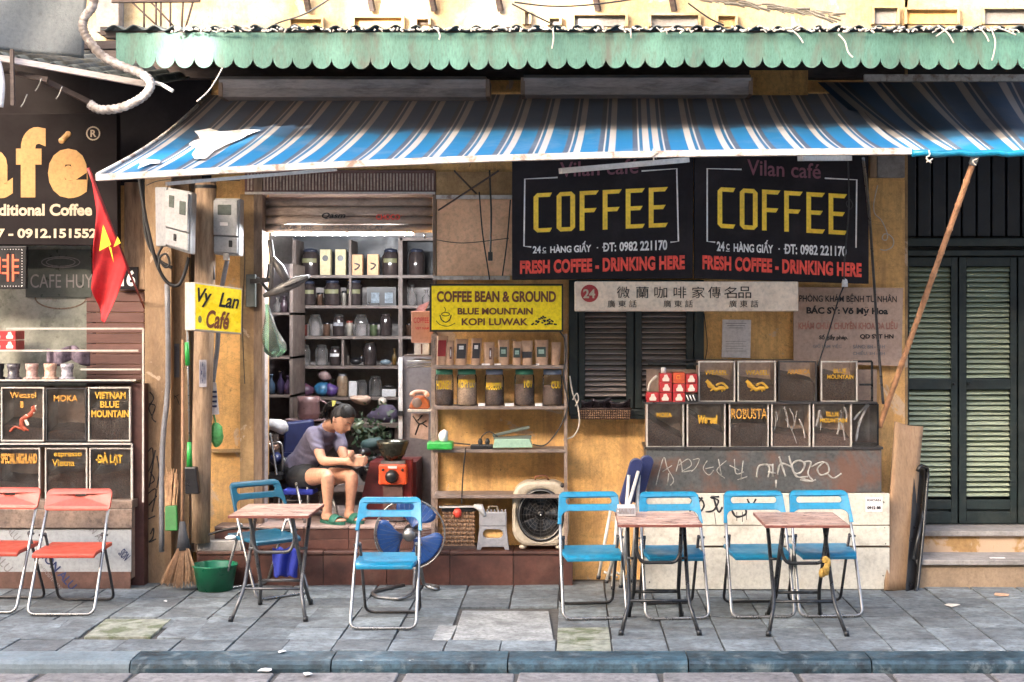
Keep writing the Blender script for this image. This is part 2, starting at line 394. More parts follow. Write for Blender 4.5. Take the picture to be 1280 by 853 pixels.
REDBOX = mat('red_gift_box', (.45, .025, .03), .45, var=.15)
KRAFT = mat('kraft_paper', (.52, .32, .21), .7, var=.1, scale=12, rand=.1)
BLABEL = mat('dark_bag_label', (.03, .025, .03), .5)
WICK = mat('brown_wicker', (.22, .12, .065), .7, var=.3, scale=30)
WICKD = mat('dark_wicker', (.06, .035, .03), .7, var=.3, scale=30)
PLASTW = mat('white_plastic', (.58, .57, .58), .4, var=.05, dirt=(.35, .3, .27), dscale=8, damt=.4)
PLASTG = mat('grey_plastic', (.26, .26, .285), .45, var=.06, dirt=(.2, .17, .15), dscale=8, damt=.4)
BEIGE = mat('beige_plastic', (.42, .36, .28), .4, var=.08, dirt=(.2, .15, .1), dscale=6, damt=.5)
BLACKP = mat('black_plastic', (.014, .013, .015), .35, var=.3)
GREENP = mat('bright_green_plastic', (.03, .33, .06), .35, var=.1)
BASIN = mat('emerald_plastic', (.006, .135, .065), .35, var=.1)
GRBAG = mat('green_film', (.09, .34, .10), .35, var=.3, scale=20)
STRAW = mat('broom_straw', (.43, .26, .15), .85, var=.3, scale=40, rand=.1)
FLAGR = mat('flag_red_cloth', (.47, .012, .016), .7, var=.15, scale=5)
FLAGY = mat('flag_yellow_cloth', (.85, .58, .02), .7)
METER = mat('grey_meter_housing', (.30, .30, .31), .5, var=.05, dirt=(.27, .25, .24), dscale=6, damt=.4)
LCD = mat('meter_window', (.09, .1, .09), .2)
PVC = mat('grey_pvc_conduit', (.19, .19, .21), .5, var=.15, dirt=(.1, .08, .07), damt=.6)
PIPEW = mat('dirty_white_hose', (.34, .30, .28), .6, var=.2, scale=12, dirt=(.10, .08, .07), dscale=9, damt=.9, dlo=.44, dhi=.54)
NETM = mat('grey_shade_net', (.15, .165, .175), .9, var=.12, scale=3, bump=1, bscale=120)
BRICKR = mat('brick_red_boards', (.115, .052, .044), .7, var=.2, scale=5, stretch=(.6, 1, 3), rand=.12)
STONEC = mat('grey_brown_counter_stone', (.15, .12, .11), .4, var=.3, scale=4, c2=(.24, .17, .13), grain=.5)
FILMP = mat('grey_panel_film', (.38, .39, .40), .35, var=.1, scale=3, dirt=(.28, .28, .28), damt=.4)
NAVYP = mat('navy_print', (.02, .03, .10), .5)
POSTER = mat('murky_shop_window', (.16, .17, .15), .3, var=.35, scale=3, c2=(.28, .28, .24))
POSTD = mat('dark_green_poster', (.055, .062, .055), .35, var=.2)
TUBEL = mat('lit_tube', (1, 1, 1), .4, emit=(.95, .97, 1), estr=58)
LEDRED = mat('red_led_line', (.7, .12, .05), .5)
CABLE = mat('black_cable', (.012, .011, .012), .5)
CABLEW = mat('white_cable', (.6, .53, .45), .5)
JARD = mat('dark_glass_jar', (.035, .027, .027), .16, var=.2)
JARC = glass_mat('cloudy_glass_jar', (.88, .86, .88), .3, .08, .13)
LIDB = mat('navy_lid', (.02, .025, .045), .35)
LIDG = mat('green_tin_lid', (.06, .25, .16), .4)
LIDS = mat('grey_blue_tin_lid', (.22, .26, .36), .4)
LABELY = mat('yellow_lettering', (.50, .28, .025), .6)
LABELGR = mat('olive_label', (.16, .16, .08), .6)
BOXC = mat('cream_carton', (.50, .44, .27), .7)
BOXO = mat('peach_carton', (.60, .36, .20), .7)
SKIN = mat('skin', (.52, .275, .18), .5, var=.06, scale=12)
HAIR = mat('black_hair', (.008, .006, .006), .62, var=.3, scale=40)
SHIRT = mat('grey_violet_tshirt', (.135, .125, .19), .85, var=.12, scale=20)
SHORTS = mat('black_shorts', (.015, .016, .02), .8)
SLIP = mat('green_rubber_sandal', (.02, .13, .09), .5)
ORNG = mat('orange_red_enamel', (.62, .075, .02), .35, var=.08)
FRIDGE = mat('grey_cabinet_steel', (.17, .155, .165), .4, .2, var=.1)
WALN = mat('dark_shelf_wood', (.12, .092, .08), .6, var=.2)
NAVYC = mat('navy_vinyl', (.02, .028, .10), .4, var=.15)
BLUECL = mat('royal_blue_cloth', (.015, .03, .30), .8, var=.2)
FANB = mat('translucent_blue_blade', (.008, .05, .20), .4, var=.1)
LEAF = mat('dark_leaf', (.03, .065, .03), .5, var=.4, scale=10, rand=.3)
RUSTY = mat('peeling_ochre_plaster', (.40, .24, .10), .85, var=.25, scale=5, dirt=(.50, .36, .25), dscale=3.2, damt=.95, dlo=.5, dhi=.54, bump=.8)
STEPC = mat('tan_cement_step', (.31, .22, .145), .85, var=.18, scale=5, dirt=(.16, .12, .09), dscale=4, damt=.7, bump=.5)
TISSUE = mat('white_tissue', (.75, .72, .7), .9)
# ------------------------------------------------------------------ ground, road, kerb, pavement
ZR = -.058
mb = MB(); mb.box(-60, 60, -3.69, -2.4, ZR-.3, ZR-.012, 0); mb.box(-60, 60, -70, -3.69, ZR-.3, ZR-.001, 1)
road = mb.build('road', [GROUT, mat('pale_bounce_paving', (.33, .30, .26), .9, var=.2, scale=5, dirt=(.2, .18, .16), bump=.5)], kind='structure')  # unseen stretch coloured pale to bounce light onto the shop front
xs = PX(-80, -2.5)
k = 0
for row, (y0, y1) in enumerate(((-2.86, -2.475), (-3.27, -2.875), (-3.68, -3.285))):
    x = xs-.2*row
    while x < PX(1380, -2.5):
        wd = random.uniform(.46, .74)
        mb = MB(); j = lambda: random.uniform(-.012, .012)
        b = [(x+j(), y0+j(), ZR-.05), (x+wd-.022+j(), y0+j(), ZR-.05), (x+wd-.022+j(), y1+j(), ZR-.05), (x+j(), y1+j(), ZR-.05)]
        zt = ZR+random.uniform(-.006, .006)
        mb.hexa(b+[(p[0], p[1], zt) for p in b]); mb.build('road_slab', ROADM, road, bev=.008); x += wd
mb = MB(); mb.box(-60, 60, -2.36, 12, -.35, -.012); pave = mb.build('pavement', GROUT, kind='structure')
rows = [7.87]; d = 7.87
for q in (.285, .31, .30, .30, .30, .30, .30): d += q; rows.append(d)
def tile_mesh(w_, l_, h=.02):
    return w_, l_
mos = [(105, 212, 775, 797), (703, 762, 781, 811)]
pat = [(568, 693, 764, 800)]
for r in range(len(rows)-1):
    ya, yb = rows[r]-D0, rows[r+1]-D0
    off = random.choice((0, 0, .0)) if r else 0
    i0 = int((PX(-60, ya)-.215)/.3)-1; i1 = int((PX(1350, ya)-.215)/.3)+1
    for i in range(i0, i1+1):
        xa = .215+.3*i+(.04 if xs+1.2 > .3*i else 0); xb = xa+.3
        cx = (xa+xb)/2/S((ya+yb)/2)+VX; cy = HY+CH/S((ya+yb)/2)
        if any(a-8 < cx < b+8 and t-6 < cy < u+4 for a, b, t, u in pat+mos[:1]): continue
        m = TILE_M if (703 < cx < 762 and 781 < cy < 811) else TILE
        g = .0045; j = lambda: random.uniform(-.003, .003); h = random.uniform(-.0015, .0025)
        mb = MB(); t1 = random.uniform(-.002, .002)
        b = [(xa+g+j(), ya+g+j()), (xb-g+j(), ya+g+j()), (xb-g+j(), yb-g+j()), (xa+g+j(), yb-g+j())]
        mb.hexa([(p[0], p[1], -.03) for p in b]+[(b[0][0], b[0][1], h+t1), (b[1][0], b[1][1], h-t1), (b[2][0], b[2][1], h-t1), (b[3][0], b[3][1], h+t1)])
        mb.build('paving_tile', m, pave, bev=.003)
def floorpt(px, py): 
    d = CH*F/(py-HY); return Vector(((px-VX)*d/F, d-D0, 0))
for nm, quad, m, hh in (('concrete_patch', [(566, 800), (692, 801), (686, 765), (578, 764)], TILE_L, .004), ('concrete_patch', [(540, 800), (563, 800), (572, 782), (548, 782)], TILE_L, .001),
                     ('inspection_cover', [(105, 797), (188, 797), (214, 775), (132, 775)], TILE_M, .005)):
    q = [floorpt(*p) for p in quad]; mb = MB()
    mb.slab([p+Vector((0, 0, -.03)) for p in q], (0, 0, .03+hh)); mb.build(nm, m, pave, bev=.004)
# tiles filling round the patches
for quad in ([(65, 797), (98, 797), (124, 775), (92, 775)], [(196, 797), (240, 797), (262, 775), (220, 775)], [(0, 797), (58, 797), (86, 775), (30, 775)]):
    q = [floorpt(*p) for p in quad]; mb = MB(); mb.slab([p+Vector((0, 0, -.03)) for p in q], (0, 0, .0315)); mb.build('paving_tile', TILE, pave, bev=.003)
# kerb
kerb = T('kerb', None, None, (0, -2.3, ZR), kind='structure')
edges = [-300, -52, 172, 419, 636, 858, 1083, 1300, 1520]
for a, b in zip(edges, edges[1:]):
    x0, x1 = PX(a, -2.3)+.004, PX(b, -2.3)-.004
    yb_, yf = rows[0]-D0-.006, rows[0]-D0-.215
    m = KERB_L if b <= 172 else KERB
    nx = 14; prof = [(yb_, -.2), (yb_, .0), (yf+.045, -.002), (yf+.02, -.008), (yf+.006, -.022), (yf, -.045), (yf-.004, -.2)]
    mb = MB(); vs = []
    for i in range(nx+1):
        x = x0+(x1-x0)*i/nx; e = (noise.noise(Vector((x*5, 1, 0)))*.008)
        for q, (y, z) in enumerate(prof):
            vs.append((x, y+(e if 2 <= q <= 5 else 0), z+(abs(noise.noise(Vector((x*9, q, 2))))*-.006 if 2 <= q <= 5 else 0)))
    n_ = len(prof); fs = [(i*n_+q, (i+1)*n_+q, (i+1)*n_+q+1, i*n_+q+1) for i in range(nx) for q in range(n_-1)]
    fs += [list(range(n_)), list(range(nx*n_, nx*n_+n_))]
    mb.add(vs, fs, 0, False); mb.build('kerb_stone', m, kerb)
# street litter: a few scraps
def scrap(px, py, w_, label, cat='litter', m=None, z=.004, ang=0, grp=None):
    if py > 832:
        d = (CH-ZR)*F/(py-HY); c = Vector(((px-VX)*d/F, d-D0, ZR+z))
    else: c = floorpt(px, py)+Vector((0, 0, z))
    mb = MB(); n = 7; pts = []
    for k in range(n):
        a = 2*math.pi*k/n+ang; r = w_*random.uniform(.6, 1.1)
        pts.append(c+Vector((r*math.cos(a), r*.45*math.sin(a)*2, random.uniform(0, .006))))
    mb.add(pts+[c+Vector((0, 0, .01))], [(k, (k+1) % n, n) for k in range(n)]); mb.build('litter_scrap', m or TISSUE, label=label, cat=cat, solid=.002)
scrap(352, 816, .03, 'small white paper scrap lying on the blue kerb left of centre')
scrap(332, 841, .045, 'white paper scrap on the road below the left table', z=.012)
scrap(385, 846, .035, 'smaller crumpled white scrap on the road, right of the other one', z=.012)
scrap(207, 753, .012, 'little white pebble-like scrap on the paving left of the green basin')
scrap(1190, 758, .06, 'pale smear of dried leaves on the tiles right of the tan board', m=LITTER)
scrap(1250, 745, .06, 'tan crumpled wrapper by the cement step at the right edge', m=KRAFT)
scrap(1206, 838, .02, 'tiny white scrap in the road under the right end of the kerb', z=.012)

# ------------------------------------------------------------------ the yellow shophouse
house = T('shophouse', 'yellow ochre plastered shophouse with the open coffee shop doorway', 'building', (0, .2, 0))
def wall(a, b, t, u, m=W_ORANGE, Y0=0., Y1=.22, name='wall', parent=house, bev=0):
    mb = MB(); mb.pbox(a, b, t, u, Y0, Y1); return mb.build(name, m, parent, bev=bev)
ZU = PZ(72, 0)
mb = MB()                                            # ground floor front as one wall with two openings
def zbox(a, b, z0, z1): mb.box(PX(a), PX(b), 0, .22, z0, z1)
zbox(120, 328, -.05, PZ(212)); zbox(120, 1131, PZ(212), ZU); zbox(541, 714, -.05, PZ(212)); zbox(714, 878, -.05, PZ(516)); zbox(714, 878, PZ(352), PZ(212)); zbox(878, 1131, -.05, PZ(212))
mb.build('wall', W_ORANGE, house)
mb = MB(); mb.box(PX(-400), PX(1700), .0, .3, ZU, 8.2); mb.build('upper_wall', W_UPPER, house)
wall(541, 545, 218, 735, FRWOOD, -.03, .0, 'corner_strip')
wall(545, 640, 215, 246, W_TAN, -.035, .0, 'lintel_band')
wall(545, 640, 244, 249, BARM, -.05, -.035, 'lintel_lip')
wall(1097, 1131, 195, 222, CONC, -.05, .0, 'pilaster_cap')
wall(1088, 1096, 100, 222, WOOD, -.05, .0, 'pilaster_strip')
wall(541, 637, 345, 350, BARM, -.06, -.0, 'lintel_lip')
wall(546, 640, 249.5, 344.5, mat('pinkish_plaster', (.80, .47, .28), .85, var=.1, scale=3, c2=(.86, .56, .37), dirt=(.5, .28, .16), dscale=4, damt=.5), -.02, .0, 'plaster_panel')
# upper facade: ledges, vent frames, brackets
def vent(a, b, t, u, m=W_UPPER, rec=.03):
    f = MB(); Y = -.05
    f.pbox(a, b, t-3, t, Y, .0); f.pbox(a, a+3, t, u, Y, .0); f.pbox(b-3, b, t, u, Y, .0)
    fo = f.build('vent_frame', W_UPPER, house)
    g = MB(); g.pbox(a+3, b-3, t, u, -.012, -.001); g.build('vent_panel', m, fo)
for a, b, t, u, m in ((440, 505, 22, 36, W_ORANGE), (360, 404, 24, 36, W_ORANGE), (518, 538, 24, 31, FRWOOD), (715, 785, 19, 33, CONC), (811, 876, 19, 33, CONC), (653, 664, 15, 30, CONC), (684, 702, 23, 31, CONC), (895, 922, 20, 34, W_TAN),
                      (1090, 1125, 10, 30, CONC), (1131, 1200, 12, 30, W_ORANGE), (1228, 1290, 11, 30, CONC)): vent(a, b, t, u, m)
for x in (385, 465, 542, 625, 747, 842):
    mb = MB(); mb.bar(P(x-8, -30, -.12), P(x+1, 14, -.02), .035, .03); mb.build('bracket', TIMBER, house)
# pipes, railing beyond the left end
mb = MB()
for x in (498, 520): pass
rl = T('metal_railing', 'rusty crossed metal railing above the roof left of the yellow wall', 'railing', P(200, 36, -.3))
for (x0, y0, x1, y1) in ((162, 0, 202, 38), (184, -2, 222, 38), (180, -2, 180, 38), (195, -2, 195, 38), (201, -2, 201, 38), (213, -2, 213, 38), (229, -2, 227, 38), (242, 0, 231, 38)):
    mb = MB(); mb.tube([P(x0, y0, -.3), P(x1, y1, -.3)], .007, 6); mb.build('bar', TIMBER, rl)
mb = MB(); mb.bar(P(140, 1, -.3), P(250, 0, -.3), .03, .03); mb.build('top_rail', TIMBER, rl)
wall(120, 148, -60, 40, CONC, -.12, .0, 'downpipe_pier')
# door surround
wall(300, 318, 243, 690, W_TAN, -.05, .0, 'door_pier'); 
mb = MB(); mb.pbox(317, 328, 218, 660, -.07, .1); mb.build('door_frame', FRWOOD, house, bev=.004)
mb = MB(); mb.pbox(328, 331, 293, 655, -.0, .1); mb.build('guide_rail', CASS, house)
# roller shutter, partly open: grille box and horizontal slats
rs = MB(); rs.pbox(306, 544, 213, 241, -.05, .12); rso = rs.build('roller_shutter', GRILL, house)
for i in range(58):
    mb = MB(); x = 309+i*4.05; mb.pbox(x, x+1.9, 217, 238, -.062, -.052); mb.build('grille_slat', SHUT, rso)
mb = MB(); mb.pbox(306, 544, 240, 243, -.075, -.05); mb.build('shutter_trim', ALU, rso)
for i, (t, u) in enumerate(((246, 257.5), (258, 269.5), (270, 280.5), (281, 290))):
    mb = MB(); zc = (PZ(t)+PZ(u))/2; hh = (PZ(t)-PZ(u))/2
    def fn(a, b, zc=zc, hh=hh):
        an = math.pi*(b-.5); return Vector((PX(326)+(PX(540)-PX(326))*a, .06-.028*math.cos(an), zc+hh*math.sin(an)))
    mb.grid(fn, 1, 8); mb.build('shutter_slat', SHUT, rso, solid=.003)
mb = MB()
text(mb, 'Qasm', (402, 432, 266, 274), .03, 0, .03, .3); text(mb, 'CHOCO', (470, 500, 268, 275), .0, 1, .03)
text(mb, 'LAVE  BBK   TAT  KHOAN CAT', (350, 480, 282, 287), .03, 2, .02)
mb.build('sticker_lettering', [MARK, REDP, PRGREY], rso)
# interior shell
mb = MB(); X0, X1, YB = PX(300), PX(560), 2.3; ZF = .379; ZC = PZ(286)+.25
def q(a, b, c, d, m=0): mb.add([a, b, c, d], [(0, 1, 2, 3)], m)
X0 = -2.75; X1 = -.72
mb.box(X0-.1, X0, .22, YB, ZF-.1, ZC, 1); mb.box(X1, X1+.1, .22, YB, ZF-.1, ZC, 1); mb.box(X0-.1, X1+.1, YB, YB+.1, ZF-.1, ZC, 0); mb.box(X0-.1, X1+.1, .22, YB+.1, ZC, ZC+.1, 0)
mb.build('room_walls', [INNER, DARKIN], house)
mb = MB(); mb.box(PX(328), PX(541), .0, .24, ZF-.2, ZF-.004); mb.box(X0, X1, .24, YB, ZF-.2, ZF-.004); mb.build('room_floor', STEPTOP, house)
# steps of the doorway: each riser tile a part
st = T('doorstep', 'two-tier brown red tiled doorstep below the coffee shop door', 'step', (PX(480, -.2), -.2, 0))
mb = MB(); mb.box(PX(246, -.28), PX(716, -.28), -.272, -.001, -.02, .213); mb.box(PX(268, -.2), PX(541, -.2), -.192, -.001, .2, ZF-.014); mb.build('step_core', GROUT, st)
x = PX(246, -.28); xe = PX(716, -.28)
while x < xe-.02:
    x2 = min(x+.42, xe); mb = MB(); mb.box(x+.002, x2-.002, -.285, -.272, -.01, .2); mb.build('riser_tile', STEP, st, bev=.002)
    mb = MB(); mb.box(x+.002, x2-.002, -.295, -.002, .204, .224); mb.build('tread_tile', STEP, st, bev=.004); x = x2
x = PX(268, -.2); xe = PX(541, -.2)
while x < xe-.02:
    x2 = min(x+.30, xe); mb = MB(); mb.box(x+.002, x2-.002, -.203, -.192, .226, .292); mb.build('riser_tile', STEP, st, bev=.002)
    mb = MB(); mb.box(x+.002, x2-.002, -.203, -.192, .295, ZF-.018); mb.build('riser_tile', STEP, st, bev=.002)
    mb = MB(); mb.box(x+.002, x2-.002, -.212, -.002, ZF-.016, ZF); mb.build('tread_tile', STEPTOP, st, bev=.004); x = x2

# window with dark shutters
win = MB(); Y = -.03
win.pbox(711, 722, 350, 520, Y, .08); win.pbox(868, 880, 350, 520, Y, .08); win.pbox(722, 868, 350, 356, Y, .08); win.pbox(722, 868, 512, 520, Y-.02, .08)
wo = win.build('window', DGREEN, house, bev=.004)
for a, b in ((723, 792), (794, 867)):
    mb = MB(); Ya = -.015
    mb.pbox(a, a+8, 357, 511, Ya, .03); mb.pbox(b-9, b, 357, 511, Ya, .03); mb.pbox(a+8, b-9, 357, 386, Ya, .03); mb.pbox(a+8, b-9, 500, 511, Ya, .03)
    mb.build('shutter_leaf', DGREEN, wo, bev=.003)
    y = 389
    while y < 500:
        mb = MB(); mb.slab([P(a+8.5, y, .0), P(b-9.5, y, .0), P(b-9.5, y+1.1, .0), P(a+8.5, y+1.1, .0)], (0, .035, .022)); mb.build('slat', SLATD, wo); y += 6.6
mb = MB(); mb.pbox(722, 868, 356, 512, .05, .07); mb.build('backing', NAVYK, wo)

# ------------------------------------------------------------------ right neighbour with tall louvred doors
nb = T('neighbour_house', 'dark green fronted house with tall louvred double doors at the right edge', 'building', (PX(1210, .3), .3, 0))
Yn = .3
mb = MB(); mb.box(PX(1131), PX(1131)+.02, .0, Yn+.1, 0, 4.2); mb.box(PX(1340, Yn), PX(1700, Yn), .0, Yn+.1, -.05, 4.2); mb.build('side_wall', W_TAN, nb)
mb = MB(); mb.pbox(1120, 1420, 40, 665, Yn+.08, Yn+.2); mb.build('back_panel', NAVYK, nb)
for i in range(9):
    a = 1128+i*18.6; mb = MB(); mb.pbox(a+1, a+17, 150, 296, Yn+.03, Yn+.08); mb.build('transom_panel', NAVYK, nb, bev=.006)
mb = MB(); mb.pbox(1118, 1420, 298, 308, Yn-.04, Yn+.08); mb.pbox(1118, 1420, 313, 320, Yn-.02, Yn+.08); mb.build('transom_rail', DGREEN, nb, bev=.004)
for di, (a, b) in enumerate(((1132, 1197), (1199, 1271), (1273, 1345))):
    f = MB(); rail = 9 if di else 4
    f.pbox(a, a+rail, 322, 655, Yn-.01, Yn+.05); f.pbox(b-8, b, 322, 655, Yn-.01, Yn+.05)
    for t, u in ((322, 333), (474, 487), (625, 637), (640, 655)): f.pbox(a+rail, b-8, t, u, Yn-.01, Yn+.05)
    f.pbox(a+rail, b-8, 637, 640, Yn+.01, Yn+.05)
    fo = f.build('door_leaf', DGREEN, nb, bev=.003)
    for t0, t1 in ((334, 474), (488, 625)):
        y = t0+1
        while y < t1-4:
            jt = random.gauss(0, .35); jy = random.uniform(-.004, .012); mb = MB(); mb.slab([P(a+rail+.5, y, Yn+.03), P(b-8.5, y+jt, Yn+.03), P(b-8.5, y+4.6+jt, Yn+jy), P(a+rail+.5, y+4.6, Yn+jy)], (0, .01, .006)); mb.build('slat', SLATG, fo); y += 6.35
    if di < 2:
        mb = MB(); mb.lathe(P((b-5) if di == 0 else a+12, 480, Yn-.02), [(0, -.012), (.01, -.01), (.01, .01)], 10, axis='Y'); mb.build('bolt', BTUBE, fo)
mb = MB(); mb.box(PX(1133), PX(1480), .0, Yn+.1, .3, PZ(656, Yn)); mb.build('threshold', CONC, nb)
mb = MB(); mb.pbox(1140, 1480, 669, 697, -.06, .05); mb.build('upper_riser', RUSTY, nb)
mb = MB(); mb.box(PX(1141, -.08), PX(1480, -.08), -.09, .02, PZ(665, -.08)-.03, PZ(664, -.08)); mb.build('upper_tread', CONC, nb, bev=.006)
mb = MB(); mb.box(PX(1141, -.36), PX(1480, -.36), -.36, -.06, -.02, PZ(707, -.36)); mb.build('lower_riser', STEPC, nb)
mb = MB(); mb.box(PX(1139, -.38), PX(1480, -.38), -.385, -.05, PZ(707, -.38)+.001, PZ(700, -.38)); mb.build('lower_tread', CONC, nb, bev=.006)
scrap_m = MB(); c = P(1246, 704, -.3); scrap_m.box(c.x-.05, c.x+.05, -.33, -.3, PZ(700, -.38)+.001, PZ(700, -.38)+.004); scrap_m.build('wooden_stick', PAPER, label='thin white stick lying on the lower cement step at the right', cat='stick')

# ------------------------------------------------------------------ left café front
cf = T('cafe_building', 'dark fronted café next door at the left edge with red boards and glass', 'building', (PX(60, -.1), -.1, 0))
mb = MB(); mb.pbox(-260, 181, -10, 735, .02, .2); mb.build('wall', SIGNB, cf)
y = 352
while y < 485:
    mb = MB(); mb.pbox(108, 180, y, y+12.4, -.03, .02); mb.build('board', BRICKR, cf, bev=.003); y += 13
mb = MB(); mb.pbox(-200, 113, 306, 484, -.02, .02); mb.build('shop_window', POSTER, cf)
mb = MB(); mb.pbox(32, 114, 312, 372, -.035, -.021); pst = mb.build('poster', POSTD, cf)
mb = MB(); text(mb, 'CAFE HUY', (38, 116, 343, 360), -.037, 0, .0); 
for r in (24, 18): mb.stroke([(76+r*math.cos(t/12*6.283), 328+r*.28*math.sin(t/12*6.283)) for t in range(13)], 1.2, -.037)
mb.build('lettering', PRGREY, pst)
mb = MB(); mb.stroke([(76+32*math.cos(t/12*3.1416), 372+14*math.sin(t/12*3.1416)) for t in range(13)], 1.5, -.023); mb.build('window_marking', FRWOOD, cf)
mb = MB(); mb.pbox(112, 264, 62, 232, -.012, -.002); mb.build('dark_wall_panel', SIGNK, cf)  # flat dark sheet over the ochre wall left of the awning
mb = MB(); mb.pbox(155, 181, 228, 362, -.06, .02); mb.build('tan_side_post', WOOD, cf, bev=.006)
mb = MB(); mb.pbox(148, 172, 334, 362, -.08, -.06); pl = mb.build('number_plate', SIGNK, cf)
mb = MB(); text(mb, '16', (151, 169, 338, 358), -.082, 0, .04); mb.build('lettering', WHITEP, pl)
mb = MB(); mb.pbox(164, 180, 480, 735, -.3, .0); mb.build('side_post', mat('maroon_post', (.09, .035, .03), .5, var=.3), cf)
# pillar between the shops
mb = MB(); mb.pbox(181, 214, 190, 737, -.2, .0); mb.pbox(214, 236, 190, 733, -.12, .0); 
pil = mb.build('pillar', mat('tan_pillar_plaster', (.33, .22, .13), .85, var=.2, scale=5, dirt=(.15, .09, .06), dscale=4, damt=.8, dlo=.42, dhi=.75, bump=.6, stretch=(2, 2, .8), extra=wall_extra), label='stained plaster pillar with black graffiti between the two shops', cat='pillar')
mb = MB()
for pts in ([(190, 520), (186, 510), (192, 498), (187, 490)], [(186, 505), (194, 508), (190, 522), (195, 528)], [(183, 568), (190, 560), (191, 575), (185, 590), (183, 585)], [(194, 563), (188, 600), (186, 610)], [(188, 590), (193, 600), (188, 605)],
            [(184, 618), (195, 612), (190, 640)], [(186, 632), (196, 620)], [(183, 650), (194, 645)], [(188, 668), (192, 660), (191, 672), (186, 678), (195, 674)], [(196, 570), (199, 590), (196, 610)]):
    mb.stroke(pts, 1.5, -.202)
mb.build('graffiti', MARK, pil)
mb = MB()
for i in range(7): mb.stroke([(212+random.uniform(-4, 14), 490+random.uniform(0, 28)) for _ in range(3)], .9, -.125)
mb.build('graffiti', MARK, pil)

# ------------------------------------------------------------------ unseen house added across the street, shaped to shade the pavement and shop front
opp = T('added_shade_house', 'unseen house added across the street to shade the shop front', 'building', (0, -20, 0))
YO = -16.0
k_ = math.tan(R(SUN_EL))/math.cos(R(SUN_AZ)); kx = math.tan(R(SUN_AZ))
def sunproj(X, Y, Z): L = Y-YO; return X+L*kx, Z+L*k_        # where the ray from this point towards the sun meets the plane Y = YO
zt = sunproj(0, 0, 4.25)[1]; zg = sunproj(0, 0, 3.66)[1]
xa = sunproj(-2.66, -1.4, 3.3)[0]; xb = sunproj(-2.1, -1.4, 3.3)[0]; zn = sunproj(0, -1.85, 2.62)[1]  # notch that lets sun reach the valance and awning
mb = MB(); mb.box(-60, 26, YO-6, YO, ZR, zn); mb.box(-60, xa, YO-.3, YO, zn, zt)
gaps = [tuple(sunproj(PX(q), 0, 3.8)[0] for q in g_) for g_ in ((478, 538), (566, 622), (640, 745), (790, 838))]  # parapet gaps cut to drop sun patches on the upper wall
mb.box(xb, 26, YO-.3, YO, zn, zg); x_ = xb
for g0, g1 in gaps:
    if g0 > x_: mb.box(x_, g0, YO-.3, YO, zg, zt)
    x_ = max(x_, g1)
mb.box(x_, 26, YO-.3, YO, zg, zt)
mb.build('wall', W_UPPER, opp)  # wall of the added unseen house
for fl in range(1, 4):
    for i in range(16):
        mb = MB(); x = -32+i*3.6; mb.box(x, x+1.2, YO, YO+.05, fl*3, fl*3+1.6); mb.build('window', DGREEN, opp)  # window of the added unseen house
# ------------------------------------------------------------------ corrugated roof with the scalloped valance
YE = -1.4
ev = T('eave_canopy', 'corrugated canopy roof with long green scalloped metal valance', 'canopy', (PX(715, YE), YE, PZ(85, YE)))
zr = PZ(36, YE)
mb = MB(); pitch = .118
def rf(u, v):
    x = PX(128, YE)+(PX(1420, YE)-PX(128, YE))*u; y = YE-.03+(0-YE+.02)*v
    return Vector((x, y, zr+.16*v+.014*math.sin(x/pitch*6.283)+.01*noise.noise(Vector((x*2, y*2, 0)))))
mb.grid(rf, 460, 6); mb.build('roof_sheet', ROOFM, ev, solid=.006)
n0 = PX(145, YE); sp = .1152; i = 0; x = n0
ztop = PZ(41, YE); zb = PZ(86, YE)
mb = MB(); pts = []; XE = PX(1420, YE)
while x < XE:
    r = sp/2*random.uniform(.97, 1.0); seg = []
    dz = .012*noise.noise(Vector((x*.6, 0, 0)))
    for k in range(11):
        a = math.pi*k/10; seg.append((x+sp/2-(sp/2)*math.cos(a), zb+dz+.068-.068*math.sin(a)**.9))
    nick = zb+.052+.012
    mb.add([(p[0], YE+.006*math.sin(p[0]*7), p[1]) for p in seg]+[(p[0], YE+.006*math.sin(p[0]*7), ztop) for p in seg], [(q, q+1, q+12, q+11) for q in range(10)]); x += sp
mb.build('valance', GREEN, ev, solid=.003)
mb = MB(); mb.bar((PX(130, YE), YE+.04, zr-.03), (XE, YE+.04, zr-.03), .05, .04); mb.bar((PX(100, -.7), -.7, zr+.03), (XE, -.7, zr+.03), .06, .05); mb.build('purlin', TIMBER, ev)
for px in (170, 420, 640, 860, 1080, 1260):
    mb = MB(); mb.bar((PX(px, -.7), YE+.05, zr-.005), (PX(px, -.7), .0, zr+.12), .04, .05); mb.build('rafter', TIMBER, ev)
mb = MB(); 
for px in list(range(215, 320, 7))+list(range(330, 1275, 13)):
    for _ in range(3):
        x = px+random.uniform(-6, 6); L = random.choice((4, 5, 6, 8)); yy = 36+random.uniform(-2, 3)
        a = random.uniform(-8, 8)
        mb.tube(smooth_path([P(x, yy, YE-.05), P(x+a*.5, yy+random.uniform(-2, 2), YE-.06), P(x+a, yy+random.uniform(-2, 3), YE-.06)], 2), random.uniform(.003, .007), 4)
mb.build('dry_litter', LITTER, kind='stuff', label='bleached straw and leaf litter along the edge of the corrugated roof', cat='litter')
stl = ['curved one right of the right awning casing', 'left one of the crossed pair near the right', 'short one crossing the right-hand pair', 'short one left of the long hooked stalk', 'thick short one beside the long hooked stalk', 'longest hooked one near the right end', 'the one reaching furthest to the right',
       'short one left of the centre', 'dark knotted one above the left COFFEE sign', 'short one above the middle of the awning', 'tiny one above the right COFFEE sign', 'small one above the right awning casing']
